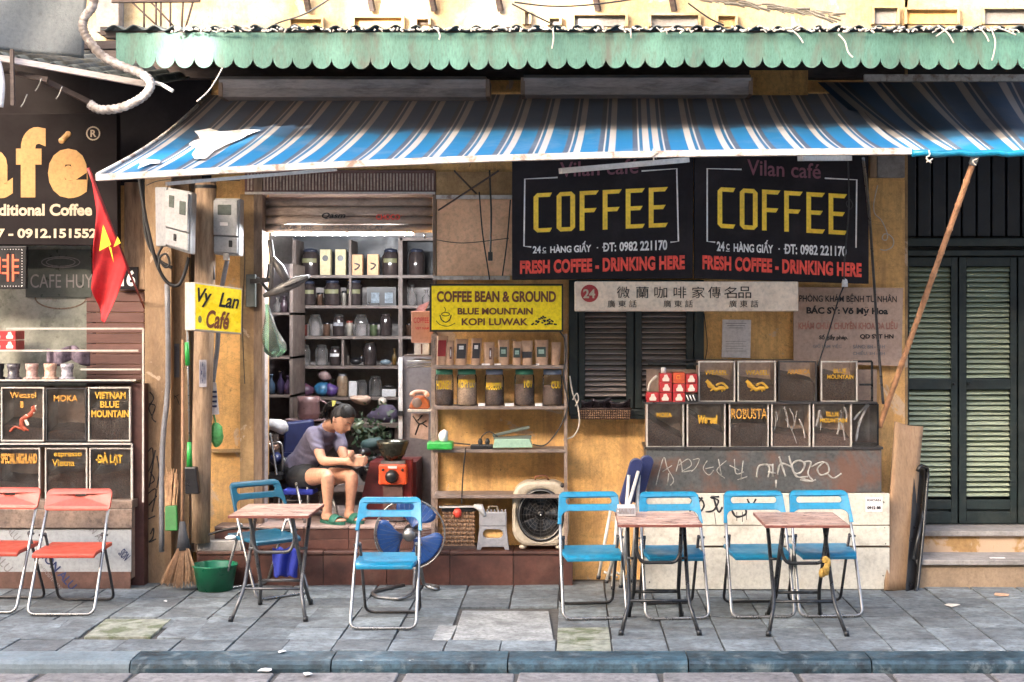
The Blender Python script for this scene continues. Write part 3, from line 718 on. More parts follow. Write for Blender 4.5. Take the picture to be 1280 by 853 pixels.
for pts in ([(1048, 43), (1056, 52), (1060, 65), (1066, 72)], [(1172, 32), (1185, 42), (1192, 54)], [(1188, 33), (1178, 40), (1170, 46)], [(1224, 34), (1232, 44), (1236, 52)], [(1238, 34), (1244, 50), (1243, 64), (1240, 76)], [(1242, 34), (1256, 38), (1270, 44)],
            [(547, 38), (550, 44), (549, 50)], [(691, 36), (692, 48), (690, 61)], [(788, 36), (789, 48)], [(832, 36), (834, 43)], [(990, 38), (998, 45), (1004, 54)]):
    mb = MB(); mb.tube(smooth_path([P(x, y, YE-.06) for x, y in pts], 4), [.005]*(len(pts)*4-3), 5)
    mb.build('dry_stalk', LITTER, label='pale dry stalk over the green valance, '+stl.pop(0), cat='stalk', group='dry stalks hanging over the valance')

# ------------------------------------------------------------------ striped awnings
def stripe_mat(name, xm, dust_shade, dv, trans=.6):
    m = bpy.data.materials.new(name); m.use_nodes = True; t = m.node_tree; b = t.nodes['Principled BSDF']; b.inputs['Roughness'].default_value = .55
    uv = NW(t, 'ShaderNodeUVMap'); se = NW(t, 'ShaderNodeSeparateXYZ'); t.links.new(uv.outputs[0], se.inputs[0])
    def mth(op, a, bv=None):
        n = NW(t, 'ShaderNodeMath', operation=op)
        t.links.new(a, n.inputs[0]) if isinstance(a, bpy.types.NodeSocket) else setattr(n.inputs[0], 'default_value', a)
        if bv is not None: n.inputs[1].default_value = bv
        return n.outputs[0]
    tt = mth('FRACT', mth('DIVIDE', mth('SUBTRACT', mth('ABSOLUTE', mth('SUBTRACT', se.outputs[0], xm)), .012), .195))
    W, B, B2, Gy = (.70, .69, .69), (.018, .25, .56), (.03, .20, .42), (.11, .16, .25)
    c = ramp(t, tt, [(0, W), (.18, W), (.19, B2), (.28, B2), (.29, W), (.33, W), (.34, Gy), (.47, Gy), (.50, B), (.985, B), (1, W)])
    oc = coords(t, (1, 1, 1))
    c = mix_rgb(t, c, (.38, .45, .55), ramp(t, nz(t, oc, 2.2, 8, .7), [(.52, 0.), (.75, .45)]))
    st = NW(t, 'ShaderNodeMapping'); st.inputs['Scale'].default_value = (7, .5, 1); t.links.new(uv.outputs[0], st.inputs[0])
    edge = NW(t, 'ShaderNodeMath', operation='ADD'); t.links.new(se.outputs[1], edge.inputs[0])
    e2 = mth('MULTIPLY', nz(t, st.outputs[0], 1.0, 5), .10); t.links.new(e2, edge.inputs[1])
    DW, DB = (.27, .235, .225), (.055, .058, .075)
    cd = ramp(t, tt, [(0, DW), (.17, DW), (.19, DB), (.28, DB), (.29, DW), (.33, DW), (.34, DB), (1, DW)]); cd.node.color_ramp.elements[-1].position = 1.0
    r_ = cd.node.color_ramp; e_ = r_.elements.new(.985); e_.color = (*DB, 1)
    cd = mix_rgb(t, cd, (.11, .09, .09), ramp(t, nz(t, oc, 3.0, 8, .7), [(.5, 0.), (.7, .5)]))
    c = mix_rgb(t, c, cd, ramp(t, edge.outputs[0], [(dv-.14, dust_shade), (dv+.015, dust_shade*.8), (dv+.05, .12), (dv+.3, .0)]))
    t.links.new(c, b.inputs['Base Color'])
    tl_ = NW(t, 'ShaderNodeBsdfTranslucent'); t.links.new(mix_rgb(t, c, (.75, .70, .62), .16), tl_.inputs[0]); mx = NW(t, 'ShaderNodeMixShader'); mx.inputs[0].default_value = trans      # thin canvas lets daylight through
    t.links.new(b.outputs[0], mx.inputs[1]); t.links.new(tl_.outputs[0], mx.inputs[2]); t.links.new(mx.outputs[0], t.nodes['Material Output'].inputs[0]); return m
def awning(name, label, corners, mat_, sagf, bar_mat, nu=90):
    tl, tr, br, bl = corners
    t = T(name, label, 'awning', (bl+br)/2)
    def fn(u, v):
        p = (tl*(1-u)+tr*u)*(1-v)+(bl*(1-u)+br*u)*v
        p.z += sagf(u, v); return p
    mb = MB(); nv = 26; mb.grid(fn, nu, nv); o = mb.build('canvas', mat_, t)
    uvl = o.data.uv_layers.new(name='UVMap')
    for lp in o.data.loops:
        i = lp.vertex_index; u = (i % (nu+1))/nu; v = (i//(nu+1))/nv
        uvl.data[lp.index].uv = (bl.x+(br.x-bl.x)*u, v)
    return t, fn
Yf = -1.98
t1, fn1 = awning('striped_awning', 'wide blue and white striped awning over the coffee shop, dusty along its top',
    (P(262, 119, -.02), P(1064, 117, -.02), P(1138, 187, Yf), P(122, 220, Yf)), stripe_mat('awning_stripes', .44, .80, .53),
    lambda u, v: -.05*math.sin(math.pi*v)+.012*math.sin(u*95)*v*math.sin(math.pi*min(1, v*1.05))+.035*math.sin(math.pi*u)*v, BARM)
mb = MB(); n = 24
for i in range(n):
    a = fn1(i/n, 1)+Vector((0, -.012, -.012)); b = fn1((i+1)/n, 1)+Vector((0, -.012, -.012)); mb.bar(a, b, .045, .034)
mb.build('front_bar', BARM, t1)
mb = MB(); mb.tube([fn1(0, k/8)+Vector((0, 0, .006)) for k in range(9)], .012, 6); mb.build('side_rope', BARM, t1)
mb = MB(); mb.bar(P(700, 214, Yf+.06), P(860, 200, Yf+.5), .03, .03); mb.build('folding_arm', ALU, t1)
mb = MB(); mb.bar(P(1000, 198, Yf+.06), P(1062, 198, Yf+.8), .03, .03); mb.build('folding_arm', ALU, t1)
mb = MB(); mb.bar(P(208, 230, -1.9), P(420, 212, -1.0), .02, .02); mb.build('folding_arm', ALU, t1)
mb = MB(); mb.tube([P(812, 190, Yf-.03), P(822, 191, Yf-.04), P(814, 196, Yf-.04), P(821, 197, Yf-.03)], .006, 5); mb.tube([P(817, 186, Yf-.03), P(817, 201, Yf-.03)], .005, 5); mb.build('tie_knot', LITTER, t1)
mb = MB()
def rag(pts, off=.012):  # sets outline points of flat white shapes on the canvas
    qs = []
    for x, y in pts:
        # drop the picture point on to the canvas surface
        best = None
        for a in range(0, 61):
            v = a/60; 
            Yv = -.02+(Yf+.02)*v
            wx = PX(x, Yv); bx0 = fn1(0, v); bx1 = fn1(1, v); u = (wx-bx0.x)/(bx1.x-bx0.x)
            p = fn1(min(1, max(0, u)), v); e = abs(p.z-PZ(y, p.y))
            if best is None or e < best[0]: best = (e, p)
        qs.append(best[1]+Vector((0, -.004, off)))
    return qs
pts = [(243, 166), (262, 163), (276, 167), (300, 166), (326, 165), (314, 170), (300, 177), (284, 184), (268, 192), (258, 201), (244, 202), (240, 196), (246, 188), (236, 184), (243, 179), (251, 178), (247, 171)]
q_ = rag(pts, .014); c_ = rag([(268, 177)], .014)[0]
mb = MB(); mb.add(q_+[c_], [(k, (k+1) % len(q_), len(q_)) for k in range(len(q_))]); mb.build('white_area', mat('white_area_fill', (.82, .80, .78), .8, var=.05), t1)  # bright white shape laid over the stripes
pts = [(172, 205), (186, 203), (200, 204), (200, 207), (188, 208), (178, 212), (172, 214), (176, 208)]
q_ = rag(pts, .014); mb = MB(); mb.add(q_, [list(range(len(q_)))]); mb.build('white_area', MATS['white_area_fill'], t1)
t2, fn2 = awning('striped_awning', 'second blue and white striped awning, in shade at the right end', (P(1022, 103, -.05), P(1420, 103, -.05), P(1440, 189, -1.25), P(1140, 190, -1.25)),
    stripe_mat('awning_stripes_shaded', 1.08, .80, .80, .12), lambda u, v: -.035*math.sin(math.pi*v)+.018*math.sin(u*28)*math.sin(math.pi*v), BARM, 60)  # dark tone reaching further down paints in this awning's shade
mb = MB(); mb.tube([fn2(k/20, 1)+Vector((0, 0, -.01+.006*math.sin(k*2.1))) for k in range(21)], .02, 8); mb.build('rolled_hem', BLUEP, t2)
mb = MB(); mb.bar(P(1080, 98, -.3), P(1420, 98, -.3), .04, .045); mb.build('top_bar', BARM, t2)
mb = MB(); mb.tube(smooth_path([P(1161, 188, -1.28), P(1162, 194, -1.29), P(1158, 198, -1.29), P(1164, 204, -1.29)], 3), .005, 5); mb.tube([P(1158, 203, -1.29), P(1166, 199, -1.29)], .004, 5); mb.build('tie_string', LITTER, t2)
# awning cassettes
for a, b, t_, u, la, tl in ((277, 608, 97, 123, 'long grey awning casing under the eave, the left of two', 0), (655, 937, 95, 120, 'long grey awning casing under the eave, the right of two', 0)):
    ca = T('awning_casing', la, 'awning casing', P((a+b)/2, u, -.3), 'awning casings')
    mb = MB(); Y = -.42
    prof = [(-.46, t_), (-.5, t_+5), (-.47, t_+15), (-.48, u), (-.3, u), (-.3, t_)]
    mb.prism([Vector((PX(a, Y), y, PZ(z, Y))) for y, z in prof], (PX(b, Y)-PX(a, Y), 0, 0)); mb.build('casing', CASS, ca)
    for xe in (a-4, b-1):
        mb = MB(); mb.pbox(xe, xe+5, t_+2, u-2, -.49, -.28); mb.build('end_cap', DARKG, ca)
mb = MB(); mb.pbox(120, 1131, 60, 98, -.1, -.02); mb.build('eave_shade_strip', TIMBER, label='dark strip standing for shade on the wall under the corrugated roof', cat='board')  # dark strip paints in the shade under the eave
mb = MB(); mb.pbox(937, 1010, 88, 119, -.11, -.1); mb.build('plaster_patch', W_ORANGE, label='bare ochre plaster patch between the casing and the second awning', cat='plaster')

# ------------------------------------------------------------------ signs
def board(name, label, quad, Y, m, thick=.04, cat='sign', bev=.003, edge=None):
    q = [P(x, y, Y) for x, y in quad]; t = T(name, label, cat, (q[2]+q[3])/2)
    mb = MB(); mb.slab(q, (0, thick, 0)); mb.build('panel', m, t, bev=bev)
    return t
YS = -.42
def coffee_letters(mb, box, fn, mi):
    x0, x1, y0, y1 = box; n = 6; wl = (x1-x0)/(n-1+.80); h = y1-y0; lw = wl*.80; s = lw*.24; c = lw*.22
    for k, L in enumerate('COFFEE'):
        ox = x0+k*wl
        def poly(pts): mb.add([fn(ox+a*lw, y0+b*h) for a, b in pts], [list(range(len(pts)))], mi)
        v = .26; hh = .105; e = .12
        if L in 'CO':
            ch, cv = .2, .09
            o_ = [(ch, 0), (0, cv), (0, 1-cv), (ch, 1)]; i_ = [(ch+.06, hh), (v, cv+hh*.6), (v, 1-cv-hh*.6), (ch+.06, 1-hh)]
            for q in range(3): poly([o_[q], o_[q+1], i_[q+1], i_[q]])
            if L == 'O':
                mo = [(1-a, b) for a, b in o_]; mi_ = [(1-a, b) for a, b in i_]
                for q in range(3): poly([mo[q+1], mo[q], mi_[q], mi_[q+1]])
                poly([o_[0], i_[0], mi_[0], mo[0]]); poly([i_[3], o_[3], mo[3], mi_[3]])
            else:
                poly([(ch, 0), (ch+.06, hh), (1-e, hh), (1, 0)]); poly([(ch+.06, 1-hh), (ch, 1), (1-e, 1), (1, 1-hh)])
        else:
            poly([(0, 0), (0, 1), (v, 1-(0 if L == 'F' else 0)), (v, 0)]); poly([(v, 0), (v, hh), (1-e, hh), (1.04, 0)])
            poly([(v, .5-hh*.55), (v, .5+hh*.45), (.78, .5+hh*.45), (.92, .5-hh*.55)])
            if L == 'E': poly([(v, 1-hh), (v, 1), (1-e*.8, 1), (1.04, 1-hh)])
def coffee_sign(label, quad, lay):
    t = board('coffee_sign', label, quad, YS, SIGNK, .06)
    Yl = YS-.004
    ob = MB()
    def mapq(q):                                 # q: TL TR BR BL corners in the picture
        f = quadmap(*[P(x, y, Yl) for x, y in q]); return f
    # white frame
    for pts in lay['frame']: ob.stroke(pts, 2.2, Yl, sm=False)
    ob.build('frame_lines', WHITEP, t)
    mb = MB(); f = mapq(lay['coffee']); coffee_letters(mb, (0, 1, 0, 1), lambda a, b: f(a, b), 0); mb.build('coffee_lettering', GOLD, t)
    mb = MB(); f = mapq(lay['l1']); text(mb, '24', (0, .06, 0, 1), 0, 0, .03, fn=f); text(mb, 'C', (.073, .098, .2, .83), 0, 0, .03, fn=f); text(mb, '_', (.07, .10, .92, 1), 0, 0, .02, fn=f)
    text(mb, 'HÀNG GIẤY', (.13, .435, -.32, 1.0), 0, 0, .03, fn=f); text(mb, '·', (.475, .487, .45, .6), 0, 0, .03, fn=f)
    text(mb, 'DT:', (.525, .62, 0, 1), 0, 0, .03, fn=f); mb.add([f(*q_) for q_ in ((.517, .42), (.543, .42), (.543, .56), (.517, .56))], [(0, 1, 2, 3)]); text(mb, '0982 221170', (.645, 1, 0, 1), 0, 0, .03, fn=f); mb.build('address_lettering', WHITEP, t)
    mb = MB(); f = mapq(lay['l2']); text(mb, 'FRESH COFFEE - DRINKING HERE', (0, 1, 0, 1), 0, 0, .05, fn=f, space=1.05); mb.build('slogan_lettering', REDP, t)
    mb = MB(); f = mapq(lay['name']); text(mb, lay.get('nm', 'Vilan café'), (0, 1, 0, 1), 0, 0, .012, fn=f); mb.build('name_lettering', MAUVE if lay['dim'] else MAUVE, t)
    return t
coffee_sign('black COFFEE sign board with gold letters, the left one of the pair', [(640, 190), (867, 188), (866, 348), (640, 350)],
    dict(frame=[[(697, 222), (656, 224), (655, 308), (664, 309)], [(802, 214), (846, 211), (848, 302), (838, 303)]], coffee=[(667, 242), (834, 234), (834, 284), (667, 291)],
         l1=[(666, 308), (834, 300), (834, 313), (666, 317)], l2=[(650, 326), (856, 319), (856, 337), (650, 343)], name=[(700, 203), (798, 198), (798, 217), (700, 222)], dim=1))
coffee_sign('black COFFEE sign board with gold letters, the right one of the pair', [(868, 188), (1086, 190), (1086, 355), (868, 348)],
    dict(frame=[[(927, 212), (884, 211), (884, 302), (894, 303)], [(1031, 223), (1071, 225), (1070, 310)]], coffee=[(897, 234), (1058, 243), (1058, 294), (897, 285)],
         l1=[(896, 302), (1058, 308), (1058, 321), (896, 314)], l2=[(878, 319), (1077, 329), (1077, 347), (878, 337)], name=[(934, 199), (1026, 205), (1026, 224), (934, 219)], dim=0))
# yellow sign
ys = T('coffee_bean_sign', 'yellow sign reading COFFEE BEAN & GROUND above the jar shelf', 'sign', P(620, 413, -.34))
mb = MB(); mb.pbox(537, 704, 355, 415, -.33, -.30); mb.build('border_panel', BLK, ys)
mb = MB(); mb.pbox(539.5, 702, 357.5, 412.5, -.335, -.33); mb.build('face', YEL, ys)
mb = MB(); Yl = -.3375
text(mb, 'COFFEE BEAN & GROUND', (546, 695, 364, 378), Yl, 0, .04); text(mb, 'BLUE MOUNTAIN', (572, 666, 385, 393.5), Yl, 1, .035); text(mb, 'KOPI LUWAK', (577, 660, 398, 407), Yl, 1, .03)
mb.stroke([(550+5*math.cos(a/10*6.283)+7, 393+2.2*math.sin(a/10*6.283)) for a in range(11)], 1, Yl, 2); mb.stroke([(550, 394), (552, 400), (557, 403), (562, 400), (564, 394)], 1.2, Yl, 2); mb.stroke([(545, 401), (550, 406), (560, 408), (569, 404)], .8, Yl, 2); mb.stroke([(556, 390), (557, 387), (555, 384)], .7, Yl, 2)
for (x, y, x2, y2) in ((542, 360, 548, 360), (542, 360, 542, 366), (700, 360, 694, 360), (700, 360, 700, 366), (542, 410, 548, 410), (700, 410, 694, 410)): pass
for _ in range(34):
    a = random.gauss(0, 6.5); h = random.uniform(0, 1); x = 680+a; y = 406-h*max(0, 15-abs(a)*.95)
    mb.ball(P(x, y, Yl), (1.5*S(Yl), .0006, 1.0*S(Yl)), 6, 2)
mb.build('lettering', [BRN, BRN, BLK], ys)
# light box Vy Lan
q = [(243, 353), (303, 361), (302, 418), (243, 413)]
vy = T('light_box_sign', 'yellow Vy Lan Café light box sign sticking out of the wall', 'sign', P(270, 416, -.75))
mb = MB(); Y0_, Y1_ = -.85, -.75
A, B_, C_, D_ = P(243, 353, -.85), P(303, 361, -.70), P(302, 418, -.70), P(243, 413, -.85)
E_, F_ = P(231, 353, -.72), P(231, 413, -.72)
mb.hexa([A, B_, C_, D_, E_, E_+(B_-A), F_+(C_-D_), F_]); mb.build('case', ALU, vy, bev=.004)
nrm = (B_-A).cross(D_-A).normalized(); nrm = nrm if nrm.y < 0 else -nrm
fA = quadmap(A, B_, C_, D_)
mb = MB(); mb.add([fA(u, v)+nrm*.003 for u, v in ((.02, .03), (.98, .03), (.98, .97), (.02, .97))], [(0, 1, 2, 3)]); mb.build('face', YEL2, vy)
fb = lambda u, v: fA(u, v)+nrm*.005
mb = MB(); text(mb, 'Vy', (.06, .36, .10, .50), 0, 0, .022, .35, fn=fb); text(mb, 'Lan', (.50, .93, .14, .46), 0, 0, .022, .35, fn=fb); text(mb, 'Café', (.24, .74, .54, .93), 0, 1, .03, .3, fn=fb)
mb.add([fb(.08+.04*math.cos(a)+.03, .76+.08*math.sin(a)) for a in [k*.628 for k in range(10)]], [list(range(10))], 2)
mb.build('lettering', [BLK, BRN, LABELGR], vy)
# cream banner
bn = T('chinese_banner', 'cream banner with red 24 roundel and black Chinese brush characters', 'banner', P(858, 390, -.4))
mb = MB(); mb.pbox(718, 998, 352, 389.5, -.42, -.39); mb.build('panel', BANW, bn, bev=.008)
mb = MB(); mb.lathe(P(737, 367, -.423), [(0, 0), (11*S(-.42), 0), (11*S(-.42), .002)], 24, axis='Y', sm=False); mb.build('roundel', CRIM, bn)
mb = MB(); text(mb, '24', (729, 744, 361.5, 373), -.426, 0, .03); mb.build('numerals', CREAM, bn)
mb = MB()
for ch, x in zip('微蘭咖啡家傳名品', (779, 803, 826, 850, 873, 893, 913, 931)):
    text(mb, ch, (x-8, x+8, 358.5, 373), -.4235, 0, .0)
for bx in (759, 829, 911):
    for i, ch in enumerate('廣東話'): text(mb, ch, (bx+5+i*13.5-4.6, bx+5+i*13.5+5, 375.5, 384.5), -.4235, 0, .0)
mb.build('lettering', BLK, bn)
# clinic sign
cl = board('clinic_sign', 'faded pink clinic board with Vietnamese lettering', [(992, 359), (1129, 360), (1127, 458), (992, 454)], -.06, CLINIC, .025)
mb = MB(); Yl = -.063
text(mb, 'PHÒNG KHÁM BỆNH TƯ NHÂN', (999, 1121, 367, 380), Yl, 0, .015, tilt=1); text(mb, 'BÁC SỸ: Võ Mỹ Hoa', (1008, 1110, 382, 395), Yl, 0, .04, tilt=1)
text(mb, 'KHÁM CHỮA CHUYÊN KHOA DA LIỄU', (998, 1122, 399, 412), Yl, 1, .04); text(mb, 'Số giấy phép.', (1024, 1060, 418, 426), Yl, 0, .03); text(mb, 'QD SYT HN', (1075, 1117, 418, 424.5), Yl, 0, .04)
text(mb, 'GIỜ LÀM VIỆC', (1016, 1052, 430, 436), Yl, 2, .02); text(mb, 'SÁNG: 8H - 11H', (1066, 1106, 430, 436), Yl, 2, .02); text(mb, 'CHIỀU: 5H - 8H', (1066, 1106, 438, 444), Yl, 2, .02)
mb.build('lettering', [BLK, FADED, PRGREY], cl)
nt_s = board('paper_notice', 'white paper notice pasted on the ochre wall beside the shutters', [(903, 399.5), (939, 400), (938, 448), (902, 447)], -.008, PAPER, .006, 'notice')
mb = MB()
for i, w_ in enumerate((26, 22, 18)): mb.stroke([(920-w_/2, 404.5+i*2.8), (920+w_/2, 404.5+i*2.8)], .7, -.0085, sm=False)
for i in range(5): mb.stroke([(907, 427+i*3), (933-4*(i % 2), 427+i*3)], .45, -.0085, sm=False)
mb.build('printed_lines', PRGREY, nt_s)
# café sign at the left
cs = board('cafe_sign', 'big dark café sign with gold letters cut off at the left edge', [(-120, 143), (146, 142), (147, 307), (-120, 305)], -.3, SIGNB, .08)
mb = MB(); Yl = -.303
text(mb, 'a', (-36, 16, 186, 248), Yl, 0, .05); text(mb, 'f', (20, 57, 159, 247), Yl, 0, .05); 
text(mb, 'e', (60, 110, 186, 248), Yl, 0, .06); mb.stroke([(77, 176), (85, 168)], 8, Yl, 0, sm=False)
for q_ in ((77, 176), (85, 168)): mb.ball(P(*q_, Yl), (4*S(Yl), .003, 4*S(Yl)), 14)
mb.build('gold_lettering', GOLD2, cs)
mb = MB(); text(mb, 'Traditional Coffee', (-30, 115, 255, 270), Yl, 0, .035); text(mb, '04.38250507 - 0912.151552', (-94, 121, 286, 298), Yl, 0, .035)
mb.stroke([(116.5+8*math.cos(k/16*6.283), 167+8*math.sin(k/16*6.283)) for k in range(17)], 1.6, Yl, 0); text(mb, 'R', (113, 120.5, 162.5, 171.5), Yl, 0, .03)
mb.build('cream_lettering', CREAM, cs)
# LED sign
ld = board('led_sign', 'small black LED sign with a glowing Chinese character at the left edge', [(-60, 310), (33, 308), (32, 361), (-60, 363)], -.34, BLACKP, .04)
mb = MB(); Yl = -.345
text(mb, '啡', (-8, 24, 318, 352), Yl, 0, .0)
mb.build('character', LEDRED, ld)
mb = MB()
for i in range(14):
    mb.ball(P(27.5, 313+i*3.4, Yl), .0035, 6)
for i in range(10):
    mb.ball(P(27-3.5*i, 312, Yl), .0035, 6); mb.ball(P(27-3.5*i, 358, Yl), .0035, 6)
mb.build('led_dots', WHITEP, ld)

# shade net, left roof, hose
nn = T('left_canopy', 'rusty corrugated canopy edge with bare frame at the upper left', 'canopy', P(60, 80, -1.2))
def lf(u, v):
    a = P(-120, 48, -1.5); b = P(190, 104, -1.0); c = P(60, 60, 0); 
    p = a*(1-u)+b*u; n_ = Vector((0, 1, 0))*(1.45*v)+Vector((0, 0, .30*v)); p = p+n_; p.z += .018*math.sin(u*2*math.pi*14); return p
mb = MB(); mb.grid(lf, 140, 3); mb.build('roof_sheet', ROOFM, nn, solid=.008)
for (a, b, w_, m) in ((P(-40, 66, -1.4), P(186, 106, -1.0), .035, CASS), (P(15, 62, -1.35), P(16, 132, -1.35), .02, TIMBER), (P(50, 98, -1.2), P(112, 128, -1.0), .03, TIMBER), (P(-20, 84, -1.2), P(60, 100, -1.2), .03, TIMBER)):
    mb = MB(); mb.bar(a, b, w_, w_); mb.build('frame_bar', m, nn)
for x, y in ((46, 108), (72, 118), (28, 128)):
    mb = MB(); mb.tube(smooth_path([P(x+6, y-10, -1.25), P(x+2, y, -1.25), P(x-2, y+6, -1.25)], 3), .0035, 5); mb.build('wire_hook', STEEL, nn)
mb = MB()
def nf(u, v):
    p = (P(-80, -40, -1.25)*(1-u)+P(112, -40, -1.25)*u)*(1-v)+(P(-80, 52, -1.45)*(1-u)+P(106, 74, -1.05)*u)*v
    p.y += .03*math.sin(u*9+v*3); return p
mb.grid(nf, 40, 20); mb.build('shade_net', NETM, label='grey shade net stretched above the left roof corner', cat='net', solid=.004)
mb = MB(); pts = [(118, -12), (116, 8), (106, 22), (104, 36), (112, 52), (128, 70), (150, 82), (176, 92), (188, 103), (184, 116), (168, 128), (146, 136), (124, 137), (112, 130)]
pp = smooth_path([P(x, y, -1.55) for x, y in pts], 10); mb.tube(pp, [.026+.003*math.sin(i*2.1) for i in range(len(pp))], 10); mb.build('hose', PIPEW, label='dirty white ribbed hose looping down from the upper left', cat='hose')
mb = MB(); mb.tube(smooth_path([P(190, 103, -1.5), P(202, 106, -1.5), P(216, 114, -1.5)], 4), .012, 6); mb.build('pipe_stub', ALU, label='short pale pipe stub beside the looping hose', cat='pipe')
mb = MB(); mb.tube(smooth_path([P(-6, 66, -1.6), P(0, 90, -1.6), P(2, 110, -1.6), P(0, 134, -1.6)], 4), .02, 6); mb.build('plastic_strip', PLASTW, label='pale green-white plastic strip at the far left edge under the roof', cat='strip')

# flag
fl = T('flag', 'red flag with yellow star hanging furled on a pole at the left', 'flag', P(140, 400, -.9))
mb = MB(); Yf2 = -.9
def ff(u, v):
    a = P(112, 214, Yf2); b = P(158, 334, Yf2)
    top = a*(1-u)+b*u
    lo = P(114+6*u, 262+130*min(1, u*1.6)+20*u, Yf2); 
    q0 = [(110, 213), (118, 232), (130, 262), (145, 298), (159, 336)]; q1 = [(112, 216), (123, 290), (115, 360), (124, 400), (133, 406)]
    k = u*4; i = min(3, int(k)); f = k-i
    A_ = Vector(q0[i]).lerp(Vector(q0[i+1]), f); B2_ = Vector(q1[i]).lerp(Vector(q1[i+1]), f)
    p = A_.lerp(B2_, v); r = P(p.x, p.y, Yf2); r.y += .05*math.sin(u*9+v*1.5)*v+.018*math.sin(u*26+v*3)*v; return r
mb.grid(ff, 24, 24); mb.build('cloth', FLAGR, fl, solid=.002)
mb = MB()
for tri in ([(129, 281), (124, 314), (139, 306)], [(147, 296), (151, 304), (142, 309)], [(136, 308), (142, 328), (139, 310)]):
    mb.add([P(x, y, Yf2-.055) for x, y in tri], [(0, 1, 2)])
mb.build('star', FLAGY, fl, solid=.002)
mb = MB(); mb.tube([P(110, 210, Yf2), P(160, 337, Yf2+.15)], .011, 8); mb.tube([P(160, 337, Yf2+.15), P(180, 384, -.1)], .007, 8); mb.build('pole', mat('red_pole', (.28, .03, .03), .5), fl)
# ------------------------------------------------------------------ left wall gear: meters, conduits, posts, brooms
def meter(label, quad, Y, skew=0):
    t = T('electricity_meter', label, 'electricity meter', P(sum(q[0] for q in quad)/4, quad[2][1], Y), 'electricity meters')
    tl, tr, br, bl = [P(x, y, Y+(skew if i in (0, 3) else 0)) for i, (x, y) in enumerate(quad)]
    mb = MB(); mb.slab([tl, tr, br, bl], (0, .13, 0)); mb.build('housing', METER, t, bev=.01)
    f = quadmap(tl, tr, br, bl); n = (tr-tl).cross(bl-tl).normalized(); n = n if n.y < 0 else -n
    def pn(u0, u1, v0, v1, h, nm, m):
        mb = MB(); mb.slab([f(u0, v0)+n*h, f(u1, v0)+n*h, f(u1, v1)+n*h, f(u0, v1)+n*h], -n*h*.95); mb.build(nm, m, t, bev=.004)
    pn(.06, .94, .04, .66, .03, 'cover', METER); pn(.06, .94, .68, .96, .018, 'terminal_cover', METER)
    return t, pn
m1, pn = meter('grey electricity meter box turned to the side, left of the post', [(207, 234), (240, 240), (238, 318), (206, 308)], -.62, .04)
mb = MB(); mb.slab([P(194, 234, -.45), P(208, 234, -.6), P(207, 308, -.6), P(195, 308, -.45)], (.02, .1, 0)); mb.build('side_case', METER, m1, bev=.006)
pn(.22, .42, .12, .32, .034, 'window', LCD); pn(.62, .86, .18, .40, .034, 'window', LCD); pn(.38, .5, .74, .86, .022, 'switch', BLACKP)
m2, pn = meter('grey electricity meter box with LCD window, right of the post', [(266, 248), (300, 248), (299, 320), (266, 318)], -.3)
pn(.22, .72, .12, .30, .034, 'window', LCD); pn(.3, .6, .43, .49, .034, 'label', PAPER); pn(.62, .76, .74, .86, .022, 'switch', BLACKP)
mb = MB(); mb.pbox(279, 285, 317, 325, -.33, -.28); mb.build('gland', ALU, m2)
def cable(pts, r, Y, label, m=CABLE, cat='cable', n=6, name='cable', sm=8):
    mb = MB(); mb.tube(smooth_path([P(p[0], p[1], p[2] if len(p) > 2 else Y) for p in pts], sm), r, n); return mb.build(name, m, label=label, cat=cat)
cable([(203, 308), (198, 320), (206, 334), (212, 330), (208, 318), (200, 322), (198, 338)], .008, -.5, 'tangled black cable loop under the left meter')
cable([(174, 222), (180, 262), (188, 300), (196, 330), (208, 352), (222, 357), (230, 344), (236, 322)], .012, -.42, 'long black cable sagging below the left meter')
cable([(178, 225), (182, 290), (195, 322), (215, 335)], .012, -.4, 'second black cable coming down beside the pillar')
cable([(209, 355), (210, 480), (203, 560), (202, 690)], .018, -.3, 'grey vertical conduit pipe in front of the graffiti pillar', PVC, 'pipe', 10, 'conduit', 3)
for y in (355, 475, 610):
    pass
cable([(284, 326), (280, 345), (274, 380), (272, 430), (266, 480), (262, 530)], .016, -.16, 'grey conduit bending behind the light box sign', PVC, 'pipe', 10, 'conduit', 4)
cable([(336, 330), (334, 348), (328, 350)], .008, -.12, 'short cable at the door pier')
cable([(268, 350), (266, 330), (262, 322)], .007, -.3, 'thin cable between the right meter and the post')
# wooden post
mb = MB(); mb.tube([P(257, 226, -.28), P(257, 300, -.28), P(255, 420, -.28), P(252, 560, -.28), P(251, 678, -.28)], [13*S(-.28)]*2+[12.5*S(-.28), 12*S(-.28), 11.5*S(-.28)], 14)
po = mb.build('wooden_post', WOOD, label='thick weathered wooden post between the two meters', cat='post')
mb = MB(); mb.tube([P(257, 232, -.28), P(257, 236, -.28)], 13.6*S(-.28), 14, caps=False); mb.build('wire_binding', CABLE, po)
mb = MB(); mb.pbox(249, 258, 450, 484, -.355, -.352); text(mb, 'KHOAN', (250, 257, 452, 480), -.357, 1, .02); mb.build('sticker', [mat('blue_grey_sticker', (.4, .38, .42), .7), NAVYP], po)
mb = MB(); mb.pbox(217, 224, 430, 472, -.125, -.121); mb.stroke([(220, 433), (220, 469)], 2, -.127); mb.build('sticker', [mat('dark_sticker', (.12, .12, .14), .6)], pil)
